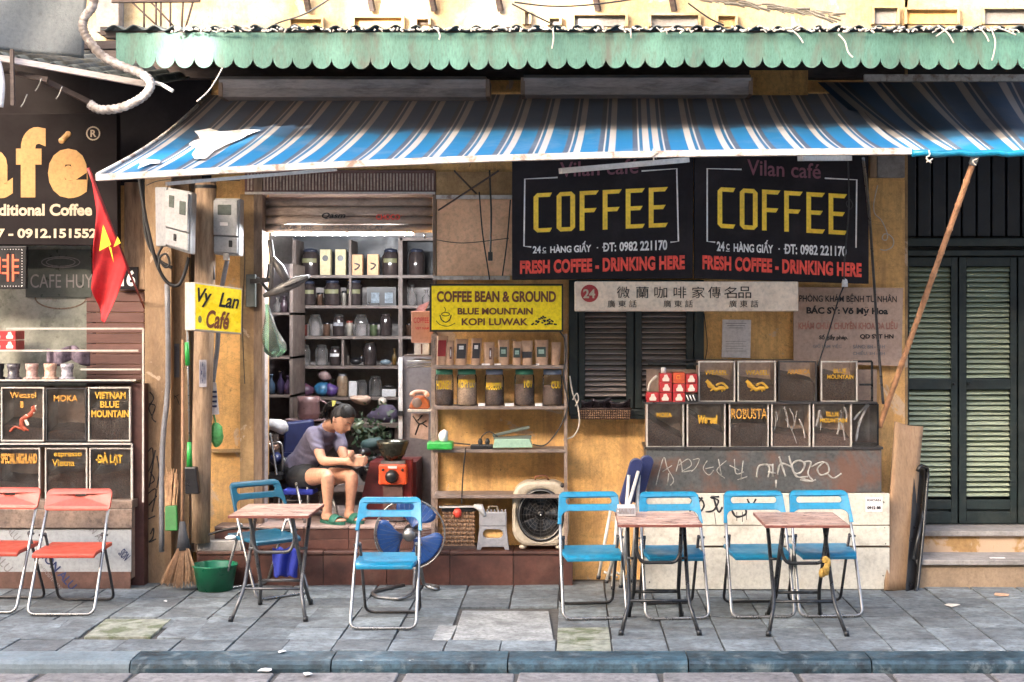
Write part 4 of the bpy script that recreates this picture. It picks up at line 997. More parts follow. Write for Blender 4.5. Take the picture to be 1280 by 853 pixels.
# dark strip painting the recess shade behind the post
mb = MB(); mb.pbox(236, 250, 215, 690, -.06, -.0); mb.build('recess_shade_strip', FRWOOD, label='dark strip painting the shade in the gap beside the graffiti pillar', cat='shade strip')
mb = MB(); mb.pbox(262, 300, 562, 566, -.05, .0); mb.build('plaster_ledge', W_TAN, label='broken plaster ledge low on the ochre wall beside the post', cat='ledge')
mb = MB(); mb.pbox(246, 302, 676, 690, -.275, -.0); mb.build('plinth', CONC, label='low cement plinth under the wooden post', cat='plinth', bev=.01)
# mop
mp = T('floor_mop', 'green and steel squeegee mop hanging upside down below the light box', 'mop', P(236, 620, -.42))
mb = MB(); mb.tube([P(234, 412, -.5), P(237, 560, -.42)], .006, 8); mb.build('rod', CHROME, mp)
mb = MB(); mb.tube([P(233.5, 428, -.49), P(234.5, 457, -.48)], [.014, .016], 10); mb.tube([P(236.5, 553, -.43), P(237, 584, -.42)], [.014, .02], 10); mb.build('grip', GREENP, mp)
mb = MB(); mb.slab([P(230, 584, -.45), P(245, 584, -.45), P(249, 618, -.45), P(231, 618, -.45)], (0, .06, 0)); mb.build('head', BLACKP, mp, bev=.01)
mb = MB(); mb.tube([P(236, 512, -.43), P(236, 514, -.43)], .009, 8); mb.build('collar', CHROME, mp)
# broom
br = T('straw_broom', 'straw broom with wooden handle standing against the pillar', 'broom', P(224, 738, -.5))
mb = MB(); mb.tube([P(228.5, 425, -.3), P(228.5, 560, -.38), P(228, 666, -.45)], [.010, .011, .012], 8); mb.build('handle', mat('reddish_stick', (.30, .17, .1), .7, var=.2), br)
mb = MB(); mb.tube([P(228, 652, -.46), P(228.5, 668, -.47), P(230, 688, -.48)], [.018, .03, .05], 10); mb.build('binding', mat('black_binding', (.05, .05, .055), .8), br)
mb = MB()
for i in range(230):
    a = random.uniform(-1, 1); dY = random.uniform(-.05, .05)
    x0 = 229+a*7; x1 = 224+a*23+random.uniform(-2, 2); y1 = 734-abs(a)*5+random.uniform(-5, 3)
    mb.tube([P(x0, 686, -.5+dY*.4), P((x0+x1)/2+a*1, 708, -.5+dY*.8), P(x1, y1, -.5+dY)], [.003, .0026, .0012], 3, 0, caps=False)
o = mb.build('bristles', STRAW, br); o['kind'] = 'stuff'
mb = MB(); mb.slab([P(206, 633, -.36), P(221, 632, -.36), P(222, 664, -.4), P(206, 664, -.4)], (0, .03, 0)); mb.build('dustpan', mat('mid_green_plastic', (.015, .14, .025), .4), label='green plastic dustpan tucked behind the broom', cat='dustpan', bev=.008)
mb = MB()
for i in range(26):
    x = 205+random.uniform(0, 15); mb.tube([P(x, 640, -.33), P(x+random.uniform(-5, 8), 590+random.uniform(-8, 14), -.3)], .003, 3)
mb.build('straw_bundle', STRAW, label='thin straw bundle upright behind the dustpan', cat='broom', kind='stuff')
# basin
bs = T('washing_basin', 'green plastic washing basin on the pavement beside the step', 'basin', floorpt(263, 742)+Vector((0, .12, 0)))
c = floorpt(263, 742)+Vector((0, .12, 0)); s_ = .0052
mb = MB(); mb.lathe(c, [(0, .012), (.108, .012), (.135, .16), (.143, .165), (.145, .172), (.148, .163), (.140, .155), (.113, .004), (.0, .0)], 32); mb.build('bowl', BASIN, bs)
mb = MB(); mb.lathe(c, [(0, .105), (.122, .105)], 24); mb.build('water', mat('murky_water', (.1, .14, .12), .06), bs)
# hanging green bag and tag
mb = MB()
mb.ball(P(270, 543, -.22), (.045, .04, .085), 14); mb.tube([P(270, 527, -.22), P(266, 515, -.18)], .006, 5)
for v in mb.v: v += Vector((noise.noise(v*25), noise.noise(v*25+Vector((5, 0, 0))), noise.noise(v*25+Vector((0, 9, 0)))))*.012
mb.build('plastic_bag', GRBAG, label='small bright green bag hanging from the conduit', cat='bag')
mb = MB(); mb.slab([P(262, 478, -.2), P(270, 478, -.2), P(274, 518, -.22), P(262, 519, -.22)], (0, .004, 0)); tg = mb.build('paper_tag', PAPER, label='white paper tag with blue print hanging beside the post', cat='tag')
mb = MB(); [mb.stroke([(265, 490+i*6), (271, 490+i*6)], 3, -.224) for i in range(4)]; mb.build('print', NAVYC, tg)
# bracket box on pier
bx = T('bracket_box', 'dark metal wall box with bent arm on the door pier', 'bracket', P(313, 382, -.1))
mb = MB(); mb.pbox(307, 319, 343, 384, -.12, -.05); mb.build('box', mat('grey_green_metal', (.09, .10, .095), .5, var=.2), bx, bev=.006)
mb = MB(); mb.bar(P(315, 352, -.12), P(336, 350, -.25), .03, .03); mb.tube([P(322, 348, -.13), P(338, 366, -.3), P(386, 346, -.45)], .012, 8); mb.build('arm', DTUBE, bx)
lf_ = T('clip_lamp', 'battered grey lamp head on a bent arm at the top left of the doorway', 'lamp', P(350, 370, -.3))
mb = MB(); mb.tube([P(330, 370, -.3), P(350, 362, -.34), P(372, 352, -.36), P(388, 345, -.36)], [.014, .032, .036, .01], 12, flat=.6); mb.build('shade', mat('dull_lamp_steel', (.12, .115, .115), .45, .5), lf_)
mb = MB(); mb.tube([P(341, 322, -.22), P(350, 336, -.25), P(360, 352, -.25)], [.016, .034, .022], 10); mb.tube([P(337, 300, -.2), P(341, 326, -.2), P(338, 366, -.25)], .018, 8); mb.build('housing', mat('dull_grey_metal', (.14, .13, .13), .5, .4), lf_)
# hanging green carrier bag
mb = MB()
def gb(u, v):
    a = u*6.283; r = .010+.066*min(1, v*1.3)**1.2*(1 if v < .9 else (1-v)*10*.9+.1)
    c = P(333+11*v, 380+66*v, -.12)
    return c+Vector((r*math.cos(a)*(1+.15*math.sin(a*3+v*9)), r*.6*math.sin(a), .008*math.sin(a*5)))
mb.grid(gb, 28, 16); mb.build('carrier_bag', glass_mat('clear_green_film', (.42, .72, .56), .5, .25, .14), label='translucent green carrier bag hanging inside the door frame', cat='bag')

# ------------------------------------------------------------------ jar rack right of the door
YK = -.29; YB2 = -.06
rk = T('shelf_rack', 'thin metal shelf rack with jars and coffee bags against the ochre wall', 'rack', P(622, 684, YK))
for x in (539, 705):
    for Y in (YK, YB2):
        mb = MB(); x_ = PX(x, YK); mb.box(x_, x_+.022, Y, Y+.02, .224, PZ(418, YK)); mb.build('post', mat('worn_rack_paint', (.30, .22, .18), .5, .2, var=.3, scale=20, dirt=(.1, .06, .05), dscale=12, damt=.7), rk)
for y, n in ((457, 1), (508, 1), (562, 1), (619, 0)):
    mb = MB(); z = PZ(y, YK); mb.box(PX(541, YK), PX(708, YK), YK-.004, YB2+.02, z-.022, z); mb.build('shelf', mat('grey_brown_shelf', (.20, .15, .13), .5, var=.2, scale=12), rk, bev=.003)
def zs(y): return PZ(y, YK)
# coffee bags
bags = [(545, 559, 420, 0, 'leaning maroon-topped kraft bag', 3), (556, 568, 426, 1, 'narrow kraft bag with a small brown script label', 1), (568, 584, 424, 2, 'wide kraft bag with a tall black label', 2), (588, 601, 423, 2, 'kraft bag with a tall black label and white script', 2),
        (604, 618, 428, 1, 'kraft bag with a thin brown script strip', 1), (623, 637, 425, 0, 'kraft bag with a square green-grey label', 4), (640, 652, 427, 0, 'kraft bag with a square green label, in the middle of the right group', 4), (652, 666, 426, 0, 'kraft bag with a low dark band', 5), (669, 686, 425, 0, 'largest kraft bag with a square dark green label', 4), (688, 700, 428, 0, 'plain unlabelled kraft bag at the right end', 0)]
cnt = 0
for (a, b, top, k, la, lab) in bags:
    Yb = YK+.06; cx = (PX(a, Yb)+PX(b, Yb))/2; hw = (PX(b, Yb)-PX(a, Yb))/2; z0 = zs(457)+.001; z1 = PZ(top, Yb)
    lean = random.uniform(-.006, .01)
    t = T('coffee_bag', la.replace(', in the middle of the right group', ', mid right')+' on the rack', 'coffee bag', (cx, Yb, z0), 'kraft coffee bags on the rack')
    mb = MB()
    def bf(u, v, hw=hw, z0=z0, z1=z1, cx=cx, Yb=Yb, lean=lean):
        a_ = u*2*math.pi; dep = .032*(1-v)**.6+.003; x = hw*(1-.12*(1-v))*(abs(math.cos(a_))**.5)*(1 if math.cos(a_) > 0 else -1)
        return Vector((cx+x+lean*v, Yb+dep*math.sin(a_), z0+(z1-z0)*v))
    mb.grid(bf, 16, 8); mb.build('pouch', KRAFT, t)
    def fr(u, v): 
        dep = .032*(1-v)**.6+.006; return Vector((cx+hw*(u*2-1)*.9+lean*v, Yb-dep, z0+(z1-z0)*v))
    def lbl(u0, u1, v0, v1, m, nm='label'):
        mb = MB(); mb.grid(lambda a_, b_: fr(u0+(u1-u0)*a_, v0+(v1-v0)*b_), 2, 4); mb.build(nm, m, t)
    if lab == 3: lbl(.1, .9, .3, .85, CRIM)
    if lab == 2: lbl(.12, .92, .25, .82, BLABEL); lbl(.3, .7, .6, .74, WHITEP, 'script')
    if lab == 1: lbl(.55, .8, .25, .75, mat('brown_strip', (.16, .07, .05), .6)); lbl(.62, .72, .35, .65, WHITEP, 'script')
    if lab == 4: lbl(.1, .85, .32, .72, mat('dark_green_label', (.04, .06, .05), .5)); lbl(.25, .7, .45, .62, mat('pale_green_print', (.3, .42, .36), .5), 'print')
    if lab == 5: lbl(.02, .98, .3, .55, BLABEL)
    if lab == 3: pass
for (a, b) in ((602, 612), (618, 626), (670, 674)):
    mb = MB(); mb.box(PX(a, YK), PX(b, YK), YK, YK+.05, zs(457)+.001, zs(457)+.012); mb.build('paper_slip', PAPER, label='small white slip on the bag shelf, '+{602: 'left of the square-labelled bags', 618: 'beside the thin script bag', 670: 'before the largest bag'}[a], cat='paper', group='white slips on the bag shelf')
# big jars
def bigjar(a, b, lid, fill, fillm, lab, label, lettering, lx=(0, 1), ly=(0, 1)):
    Yj = YK+.10; cx = (PX(a, Yj)+PX(b, Yj))/2; r = (PX(b, Yj)-PX(a, Yj))/2; z0 = zs(508)+.001; z1 = PZ(462, Yj); h = z1-z0
    t = T('glass_jar', label, 'jar', (cx, Yj, z0), 'coffee jars on the rack')
    mb = MB(); mb.lathe((cx, Yj, z0), [(0, .003), (r*.9, .003), (r*.95, .01), (r*.95, h*fill), (r*.5, h*fill+.006), (0, h*fill+.008)], 24); mb.build('beans', fillm, t)
    mb = MB(); mb.lathe((cx, Yj, z0), [(0, 0), (r*.9, 0), (r, .01), (r, h*.80), (r*.86, h*.9)], 28); mb.build('glass', GLASS, t)
    mb = MB(); mb.lathe((cx, Yj, z0), [(r*.88, h*.86), (r*.9, h*.86), (r*.9, h*.985), (r*.8, h), (0, h)], 28); mb.build('lid', lid, t)
    if lettering:
        mb = MB(); uv, f = text_raw(lettering, .02)
        pts = []
        for u, v in uv:
            th = (-.5+lx[0]+(lx[1]-lx[0])*u)*2.0; vv = ly[0]+(ly[1]-ly[0])*v
            pts.append(Vector((cx+(r+.001)*math.sin(th), Yj-(r+.001)*math.cos(th), z0+h*(1-vv))))
        mb.add(pts, f); mb.build('lettering', mat('bright_yellow_print', (.85, .55, .03), .6), t)
bigjar(544, 567, LIDG, .42, BEANS, 0, 'first jar from the left on the rack, green lid, half full of dark beans', 'HONEY', (.05, .95), (.3, .55))
bigjar(571, 596, LIDG, .6, BEANL, 0, 'second jar from the left on the rack, green lid, pale green beans', 'KOPI LU', (.05, .95), (.27, .50))
bigjar(606, 630, LIDS, .5, BEANS, 0, 'third jar from the left on the rack, grey-blue lid, dark beans', 'ROBUSTA', (.05, .95), (.36, .56))
bigjar(643, 668, LIDG, .58, BEANS, 0, 'fourth jar from the left on the rack, green lid, small yellow sticker', '101', (.5, .9), (.30, .5))
bigjar(678, 703, LIDS, .55, BEANS, 0, 'rightmost jar on the rack, grey-blue lid, small yellow sticker', 'CULI', (.45, .95), (.32, .52))
for a, b in ((598, 606), (631, 642), (669, 678)):
    mb = MB(); mb.box(PX(a, YK), PX(b, YK), YK-.0, YK+.05, zs(508)+.001, zs(508)+.018); mb.build('white_card', PAPER, label='small white card '+{598: 'between the second and third rack jars', 631: 'between the third and fourth rack jars', 669: 'between the fourth and rightmost rack jars'}[a], cat='card', group='white cards between the jars')
# tray with tissue
tr = T('tissue_tray', 'bright green tray with white tissue at the left end of the third shelf', 'tray', P(551, 562, -.33))
mb = MB(); c = P(551, 561, YK+.03); mb.prism([(c.x+a, YK-.05+b, zs(562)+.001) for a, b in ((-.085, 0), (.085, 0), (.085, .13), (-.085, .13))], (0, 0, .052)); mb.build('tray', GREENP, tr, bev=.012)
mb = MB(); mb.ball((c.x+.02, YK+.02, zs(562)+.08), (.03, .03, .05), 10)
for v in mb.v: v += Vector((noise.noise(v*40), 0, noise.noise(v*40+Vector((3, 3, 3)))))*.02
mb.build('tissue', TISSUE, tr)
# power strip with plugs
ps = T('power_strip', 'black power strip with two plugs on the third shelf', 'power strip', P(602, 560, -.3))
z = zs(562)+.001
mb = MB(); mb.box(PX(588, YK), PX(616, YK), YK-.0, YK+.06, z, z+.03); mb.build('strip', BLACKP, ps, bev=.006)
for x in (600, 609):
    mb = MB(); mb.lathe((PX(x, YK), YK+.03, z+.03), [(.014, 0), (.016, .02), (.008, .04), (0, .04)], 10); mb.build('plug', BLACKP, ps)
cable([(600, 552, YK+.03), (603, 545, YK+.02), (612, 540, YK+.02), (622, 546, YK+.02)], .004, YK, 'black cable arching from the plugs to the sealer')
cable([(567, 554), (578, 555), (588, 556)], .005, YK, 'short black lead between the green tray and the power strip')
cable([(582, 560, YK-.02), (580, 580, YK-.02), (578, 605, YK-.02), (577, 630, YK-.02)], .0045, YK, 'black cable dropping from the third shelf to the basket')
hs = T('heat_sealer', 'pale green hand heat sealer with raised arm on the third shelf', 'heat sealer', P(640, 561, -.3))
mb = MB(); mb.slab([P(618, 549, YK-.02), P(662, 549, YK-.02), P(666, 560, YK-.02), P(616, 560.5, YK-.02)], (0, .1, 0)); mb.build('base', mat('pale_green_enamel', (.28, .42, .33), .4, var=.08), hs, bev=.006)
mb = MB(); mb.slab([P(617, 547, YK-.0), P(664, 545, YK-.0), P(664, 549, YK-.0), P(617, 550, YK-.0)], (0, .07, 0)); mb.bar(P(616, 545, YK+.03), P(662, 534, YK+.03), .02, .02); mb.build('arm', mat('dark_green_grey', (.10, .12, .10), .5), hs, bev=.003)
cable([(666, 556), (680, 557), (692, 546), (703, 528), (710, 505), (704, 470), (707, 448), (706, 425), (700, 415)], .0055, YK-.01, 'black cable rising along the right rack post')
cable([(712, 470, -.25), (716, 492, -.25), (722, 508, -.25), (724, 530, -.25), (717, 545, -.25), (704, 550, -.25)], .005, -.25, 'white cable hanging left of the dark shutters', CABLEW)
cable([(716, 500, -.26), (721, 492, -.26), (723, 500, -.26), (719, 508, -.26)], .005, -.26, 'small loop in the white cable beside the shutters', CABLEW)

# ------------------------------------------------------------------ things on the step ledge
ZL = .225; YL = -.2
bk = T('wicker_basket', 'square wicker basket with a red ball-shaped lid on the step', 'basket', (PX(573, YL), YL, ZL))
x0, x1, z0, z1 = PX(553, YL), PX(594, YL), ZL, PZ(640, YL)
mb = MB(); mb.box(x0+.01, x1-.01, YL+.01, YL+.13, z0, z1-.002); mb.build('lining', DARKG, bk)
nW = 11
mb = MB()
for i in range(nW):
    x = x0+(x1-x0)*(i+.5)/nW
    for k in range(9):
        zc = z0+.022+(z1-z0-.03)*k/8; mb.ball((x, YL+(.004 if (i+k) % 2 else -.004), zc), (.0105, .006, .012), 6)
mb.build('weave', WICK, bk)
mb = MB(); mb.box(x0-.004, x1+.004, YL-.012, YL+.14, z0, z0+.024); mb.build('base_rim', WICKD, bk); 
mb = MB(); mb.box(x0-.006, x1+.006, YL-.008, YL+.135, z1, z1+.03); mb.build('top_rim', BLACKP, bk, bev=.006)
mb = MB(); mb.ball(P(572, 641, YL+.0), (.03, .03, .036), 12); mb.build('red_lid', REDP, bk)
mb = MB(); mb.bar(P(549, 634, YL-.02), P(600, 633, YL-.02), .018, .012); mb.build('white_rod', PLASTW, bk)
mb = MB(); mb.tube([P(592, 632, YL-.03), P(600, 634, YL-.03), P(606, 645, YL-.04)], [.012, .026, .012], 10); mb.build('crumpled_bottle', PLASTW, label='crumpled white bottle between basket and stool', cat='bottle')
sl = T('step_stool', 'grey plastic folding step stool with oval hole on the step', 'stool', (PX(617, YL), YL, ZL))
lp = [[(-.118, 0), (-.088, 0), (-.078, .022), (.078, .022), (.088, 0), (.118, 0), (.085, .265), (-.085, .265)], rrect(-.072, .072, .085, .15, .032)]
v, f = shape2d(lp, .03, .004); cx = PX(616.5, YL)
sc_ = .92
mb = MB(); mb.add([(cx+a.x*sc_, YL+a.z-.02, ZL+a.y*sc_) for a in v], f); mb.build('front_panel', PLASTG, sl)
mb = MB(); mb.box(cx-.1*sc_, cx+.1*sc_, YL-.04, YL-.022, ZL+.158, ZL+.255); mb.build('folded_step', PLASTG, sl, bev=.01)
mb = MB()
for i in range(8): mb.box(cx-.088+i*.0235, cx-.078+i*.0235, YL-.03, YL+.0, ZL+.245, ZL+.268)
mb.build('hinge_teeth', PLASTG, sl)
mb = MB(); mb.tube(fillet([(cx-.03, YL-.01, ZL+.26), (cx-.03, YL-.01, ZL+.29), (cx+.03, YL-.01, ZL+.29), (cx+.03, YL-.01, ZL+.26)], .012), .006, 6); mb.build('handle', BEIGE, sl)
v, f = shape2d([rrect(-.07, .07, .087, .148, .03)], .002); mb = MB(); mb.add([(cx+a.x*sc_, YL+a.z+.0, ZL+a.y*sc_) for a in v], f); mb.build('rear_panel', W_ORANGE, sl)
# box fan
bfn = T('box_fan', 'round-faced beige box fan with dark grille on the step', 'fan', (PX(676, YL), YL, ZL))
cx, cz = PX(676, YL), PZ(642, YL); hw = 35.5*S(YL); hh = 41*S(YL)
body = rrect(cx-hw, cx+hw, cz-hh*.98, cz+hh*1.0, hw*.62, 8)
v, f = shape2d([body, [(cx+28*S(YL)*math.cos(k*.2094), cz+32*S(YL)*math.sin(k*.2094)-.005) for k in range(30)]], .16, .022); mb = MB(); mb.add([(a.x, YL+.04+a.z, a.y) for a in v], f, 0, False); mb.build('casing', BEIGE, bfn)
def ring(mb, r, Y, w_, mi=0, ex=1.14):
    mb.tube([(cx+r*math.cos(k*.1963), Y, cz-.005+r*ex*math.sin(k*.1963)) for k in range(32)], w_, 6, mi, closed=True)
mb = MB(); ring(mb, .152, YL-.04, .007); mb.build('trim_ring', BLACKP, bfn)
mb = MB(); ring(mb, .145, YL-.048, .004); mb.build('bright_ring', STEEL, bfn)
mb = MB(); mb.lathe((cx, YL+.09, cz-.005), [(0, 0), (.17, 0)], 30, axis='Y'); mb.build('back_grille', BLACKP, bfn)
for k in range(5):
    mb = MB(); a = k*1.2566+.3
    def bl(u, v): 
        r = .03+.095*u; an = a+(v-.5)*(.5+.6*u); return Vector((cx+r*math.cos(an), YL+.03+.03*(v-.5), cz-.005+r*math.sin(an)))
    mb.grid(bl, 5, 5); mb.build('blade', mat('smoke_blade', (.035, .04, .05), .25), bfn, solid=.003)
mb = MB(); mb.lathe((cx, YL+.01, cz-.005), [(0, -.02), (.02, -.02), (.03, .0), (.03, .03)], 16, axis='Y'); mb.build('hub', BLACKP, bfn)
mb = MB()
for r in (.035, .055, .075, .095, .115, .132): ring(mb, r, YL-.035, .0014, ex=1.12)
for k in range(16): a = k*.3927; mb.tube([(cx+.03*math.cos(a), YL-.036, cz-.005+.03*math.sin(a)), (cx+.145*math.cos(a), YL-.036, cz-.005+.16*math.sin(a))], .0014, 4)
mb.ball((cx, YL-.04, cz-.005), .006, 8, 1); mb.build('grille', [mat('dark_grille_wire', (.06, .055, .055), .4), PLASTW], bfn)
for dx in (-.12, .12):
    mb = MB(); mb.ball((cx+dx, YL-.0, ZL+.018), (.028, .03, .018), 10); mb.build('foot', BEIGE, bfn)
mb = MB(); mb.tube(fillet([P(669, 602, YL+.03), P(669, 596, YL+.03), P(682, 594, YL+.03), P(686, 601, YL+.03)], .02), .006, 6); mb.build('handle', BRN, bfn)
mb = MB(); mb.lathe(P(703, 607, YL-.03), [(0, -.012), (.014, -.01), (.016, .02)], 12, axis='Y'); mb.build('dial', BLACKP, bfn)

# ------------------------------------------------------------------ blue standing fan on the pavement
fb_ = T('floor_fan', 'blue bladed floor fan on chrome tube feet in front of the step', 'fan', (PX(513, -.55), -.55, 0))
Yf3 = -.62; cx, cz = PX(512, Yf3), PZ(668, Yf3); Rr = 44*S(Yf3)
mb = MB()
for r, w_ in ((Rr, .005), (Rr*.98, .004)): mb.tube([(cx+r*math.cos(k*.1571), Yf3+(.0 if w_ > .0045 else .05), cz+r*.99*math.sin(k*.1571)) for k in range(40)], w_, 6, closed=True)
mb.build('rim', CHROME, fb_)
gm = mat('thin_guard_wire', (.16, .15, .15), .35, .6)
for side in (-1, 1):
    mb = MB()
    for k in range(36):
        a = k*math.pi/18; pts = []
        for q in range(6):
            u = .16+.84*q/5; pts.append((cx+Rr*u*math.cos(a), Yf3+.025+side*.06*math.sqrt(max(0, 1-u*u))+side*.02*(1-u), cz+Rr*u*math.sin(a)))
        mb.tube(pts, .0008, 3, caps=False)
    mb.build('guard', gm, fb_)
for k in range(3):
    mb = MB(); a = R(75)+k*R(120)
    def bl(u, v):
        r = .045+Rr*.74*u**.9; an = a+(v-.5)*(.45+1.15*math.sin(math.pi*min(1, u*.72))); return Vector((cx+r*math.cos(an), Yf3+.03+.045*(v-.5), cz+r*math.sin(an)))
    mb.grid(bl, 10, 8); mb.build('blade', FANB, fb_, solid=.003)
mb = MB(); mb.lathe((cx, Yf3-.02, cz), [(0, -.03), (.03, -.028), (.042, -.01), (.042, .03)], 18, axis='Y'); mb.build('hub', STEEL, fb_)
mb = MB(); mb.lathe((cx, Yf3+.08, cz), [(0, .12), (.045, .1), (.055, .03), (.05, .0)], 16, axis='Y'); mb.build('motor', BLACKP, fb_)
for side, mm in ((-1, 0), (1, 0)):
    mb = MB(); A0 = floorpt(467, 744); A1 = floorpt(548, 741)
    if side < 0: pts = [P(518, 690, Yf3+.06), P(519, 715, Yf3+.03), floorpt(517, 748)+Vector((0, 0, .03)), floorpt(500, 752)+Vector((0, 0, .012)), floorpt(470, 749)+Vector((0, 0, .012)), floorpt(464, 743)+Vector((0, 0, .012)), floorpt(478, 739)+Vector((0, 0, .012)), floorpt(505, 734)+Vector((0, 0, .012))]
    else: pts = [P(524, 690, Yf3+.08), P(526, 712, Yf3+.06), floorpt(530, 738)+Vector((0, 0, .03)), floorpt(546, 740)+Vector((0, 0, .012)), floorpt(549, 736)+Vector((0, 0, .012)), floorpt(530, 733)+Vector((0, 0, .012))]
    mb.tube(fillet(pts, .05, 5), .012, 10); mb.build('tube_foot', STEEL, fb_)

# ------------------------------------------------------------------ basket on the window sill
wb = T('sill_basket', 'long dark wicker basket of black foil packs under the shutters', 'basket', P(755, 524, -.2))
mb = MB(); q0 = [P(722, 512, -.2), P(789, 512, -.2), P(787, 524.5, -.19), P(726, 524.5, -.19)]; mb.slab(q0, (0, .16, 0)); mb.build('body', WICKD, wb)
mb = MB()
for i in range(24):
    x = 724+i*2.72; 
    for k in range(4): mb.ball(P(x, 514+k*2.9, -.203+(.003 if (i+k) % 2 else 0)), (.0062, .004, .0075), 5)
mb.build('weave', WICK, wb)
mb = MB(); mb.tube([P(721, 511, -.2), P(790, 511, -.2)], .006, 6); mb.build('rim', WICKD, wb)
for i, (a, b, t_, nm) in enumerate(((727, 742, 500, 'left'), (741, 764, 498, 'mid'), (762, 788, 501, 'right'))):
    mb = MB()
    def pk(u, v): 
        p = P(a+(b-a)*u, t_+14*(1-v)+3*math.sin(u*4), -.17+.05*(1-v)); p.y += .015*noise.noise(p*30); return p
    mb.grid(pk, 8, 5); mb.build('foil_pack', mat('black_foil', (.04, .032, .04), .2, .3, var=.5, scale=30), label={'left': 'crumpled black foil pack at the left in the sill basket', 'mid': 'purplish foil pack in the middle of the sill basket', 'right': 'shiny black foil pack with a white edge at the right in the sill basket'}[nm], cat='pack', solid=.004)
mb = MB(); mb.pbox(713, 880, 520, 524, -.05, .0); mb.build('sill', DGREEN, house)

# ------------------------------------------------------------------ display of coffee bean boxes, right
YD = -.42
cab = T('white_cabinet', 'low cream cabinet of three boards with black graffiti, behind the blue chairs', 'cabinet', P(958, 738, YD))
Yc = -.47
mb = MB(); mb.box(PX(806, Yc), PX(1110, Yc), Yc+.02, -.02, .03, PZ(618, Yc)-.003); mb.build('carcass', DARKG, cab)
for t_, u in ((617, 656.5), (658, 682.5), (685, 737)):
    mb = MB(); mb.pbox(805 if t_ < 680 else 806, 1112, t_, u, Yc-.005 if t_ != 658 else Yc-.014, Yc+.02); mb.build('board', WHB, cab, bev=.003)
mb = MB(); mb.box(PX(806, Yc), PX(1111, Yc), Yc+.01, Yc+.05, 0, .03); mb.build('plinth', BLACKP, cab)
mb = MB(); Yg = Yc-.007
for pts in ([(862, 622), (872, 628), (878, 622)], [(866, 632), (874, 640), (880, 632), (876, 624), (868, 622), (862, 634)], [(882, 640), (892, 638), (898, 626), (888, 622), (899, 621)], [(892, 622), (898, 640), (903, 634)], [(866, 622), (862, 642)],
            [(914, 636), (920, 646), (932, 643), (930, 634), (918, 634)], [(934, 624), (939, 632), (945, 624)]): mb.stroke(pts, 2.3, Yg)
for x in (908, 921, 928, 933): mb.stroke([(x, 640), (x, 640+random.uniform(8, 16))], .8, Yg, sm=False)
mb.stroke([(893, 641), (895, 656)], .8, Yg, sm=False)
mb.build('graffiti', MARK, cab)
stk = MB(); stk.pbox(1082, 1103, 622, 640, Yc-.009, Yc-.006); so_ = stk.build('sticker', PAPER, cab)
mb = MB(); text(mb, 'KHOAN', (1084, 1101, 624, 627), Yc-.010, 0, .03); text(mb, '0912 88', (1084, 1101, 633, 637), Yc-.010, 0, .05); mb.build('lettering', BLK, so_)
for x, y in ((1106, 660), (1107, 680), (1105, 628), (1104, 720), (812, 690), (812, 728), (860, 738-5)):
    mb = MB(); mb.lathe(P(x, y, Yc-.015), [(0, 0), (.004, .0), (.004, .01)], 8, axis='Y'); mb.build('screw', BTUBE, cab)
gb_ = T('grey_counter', 'scuffed grey metal counter box with white graffiti under the bean boxes', 'counter', P(954, 616, -.40))
mb = MB(); mb.box(PX(808, -.4), PX(1102, -.4), -.4, -.02, PZ(616, -.4), PZ(560.5, -.4)); mb.build('body', GRB, gb_, bev=.004)
mb = MB(); mb.pbox(806, 1104, 559, 562, -.41, -.0); mb.build('top_lip', DTUBE, gb_)
mb = MB(); Yg = -.403
for pts in ([(820, 607), (824, 590), (830, 572), (834, 585), (842, 600), (838, 607)], [(828, 590), (840, 582)], [(834, 607), (836, 592)], [(845, 590), (850, 574), (853, 590)], [(848, 582), (860, 574), (864, 582), (852, 590), (866, 588)], [(866, 575), (874, 574), (870, 584), (864, 590)],
            [(884, 576), (879, 586), (886, 594), (892, 588)], [(882, 586), (892, 584)], [(898, 574), (902, 596)], [(908, 576), (896, 588), (906, 598)], [(912, 582), (924, 588)], [(918, 574), (920, 592), (930, 590)], [(929, 576), (926, 600)], [(922, 600), (934, 596)]): mb.stroke(pts, 1.1, Yg)
for pts in ([(946, 597), (948, 584), (956, 581), (966, 582)], [(958, 580), (962, 586), (960, 597)], [(966, 596), (966, 580)], [(960, 590), (970, 592)], [(974, 571), (978, 584), (982, 596)], [(972, 594), (976, 580), (990, 584)], [(986, 570), (990, 584), (994, 592), (1002, 590), (1006, 580), (998, 576), (990, 582), (996, 596), (1010, 596)],
            [(1004, 578), (1014, 578), (1010, 592), (1016, 602), (1002, 598)], [(1014, 584), (1026, 578), (1034, 580), (1036, 590), (1026, 594), (1022, 586), (1030, 578)], [(1034, 592), (1042, 598), (1052, 592)], [(970, 600), (970, 610)], [(1000, 600), (1012, 602), (1020, 600)]): mb.stroke(pts, 2.2, Yg)
mb.build('graffiti', CHALK, gb_)
mb = MB(); mb.box(PX(945, -.44), PX(975, -.44), -.47, -.44, PZ(617, -.44)+.0, PZ(614, -.44)); mb.build('blue_wrapper', BLUEP, label='small blue wrapper on the top edge of the cream cabinet', cat='wrapper')

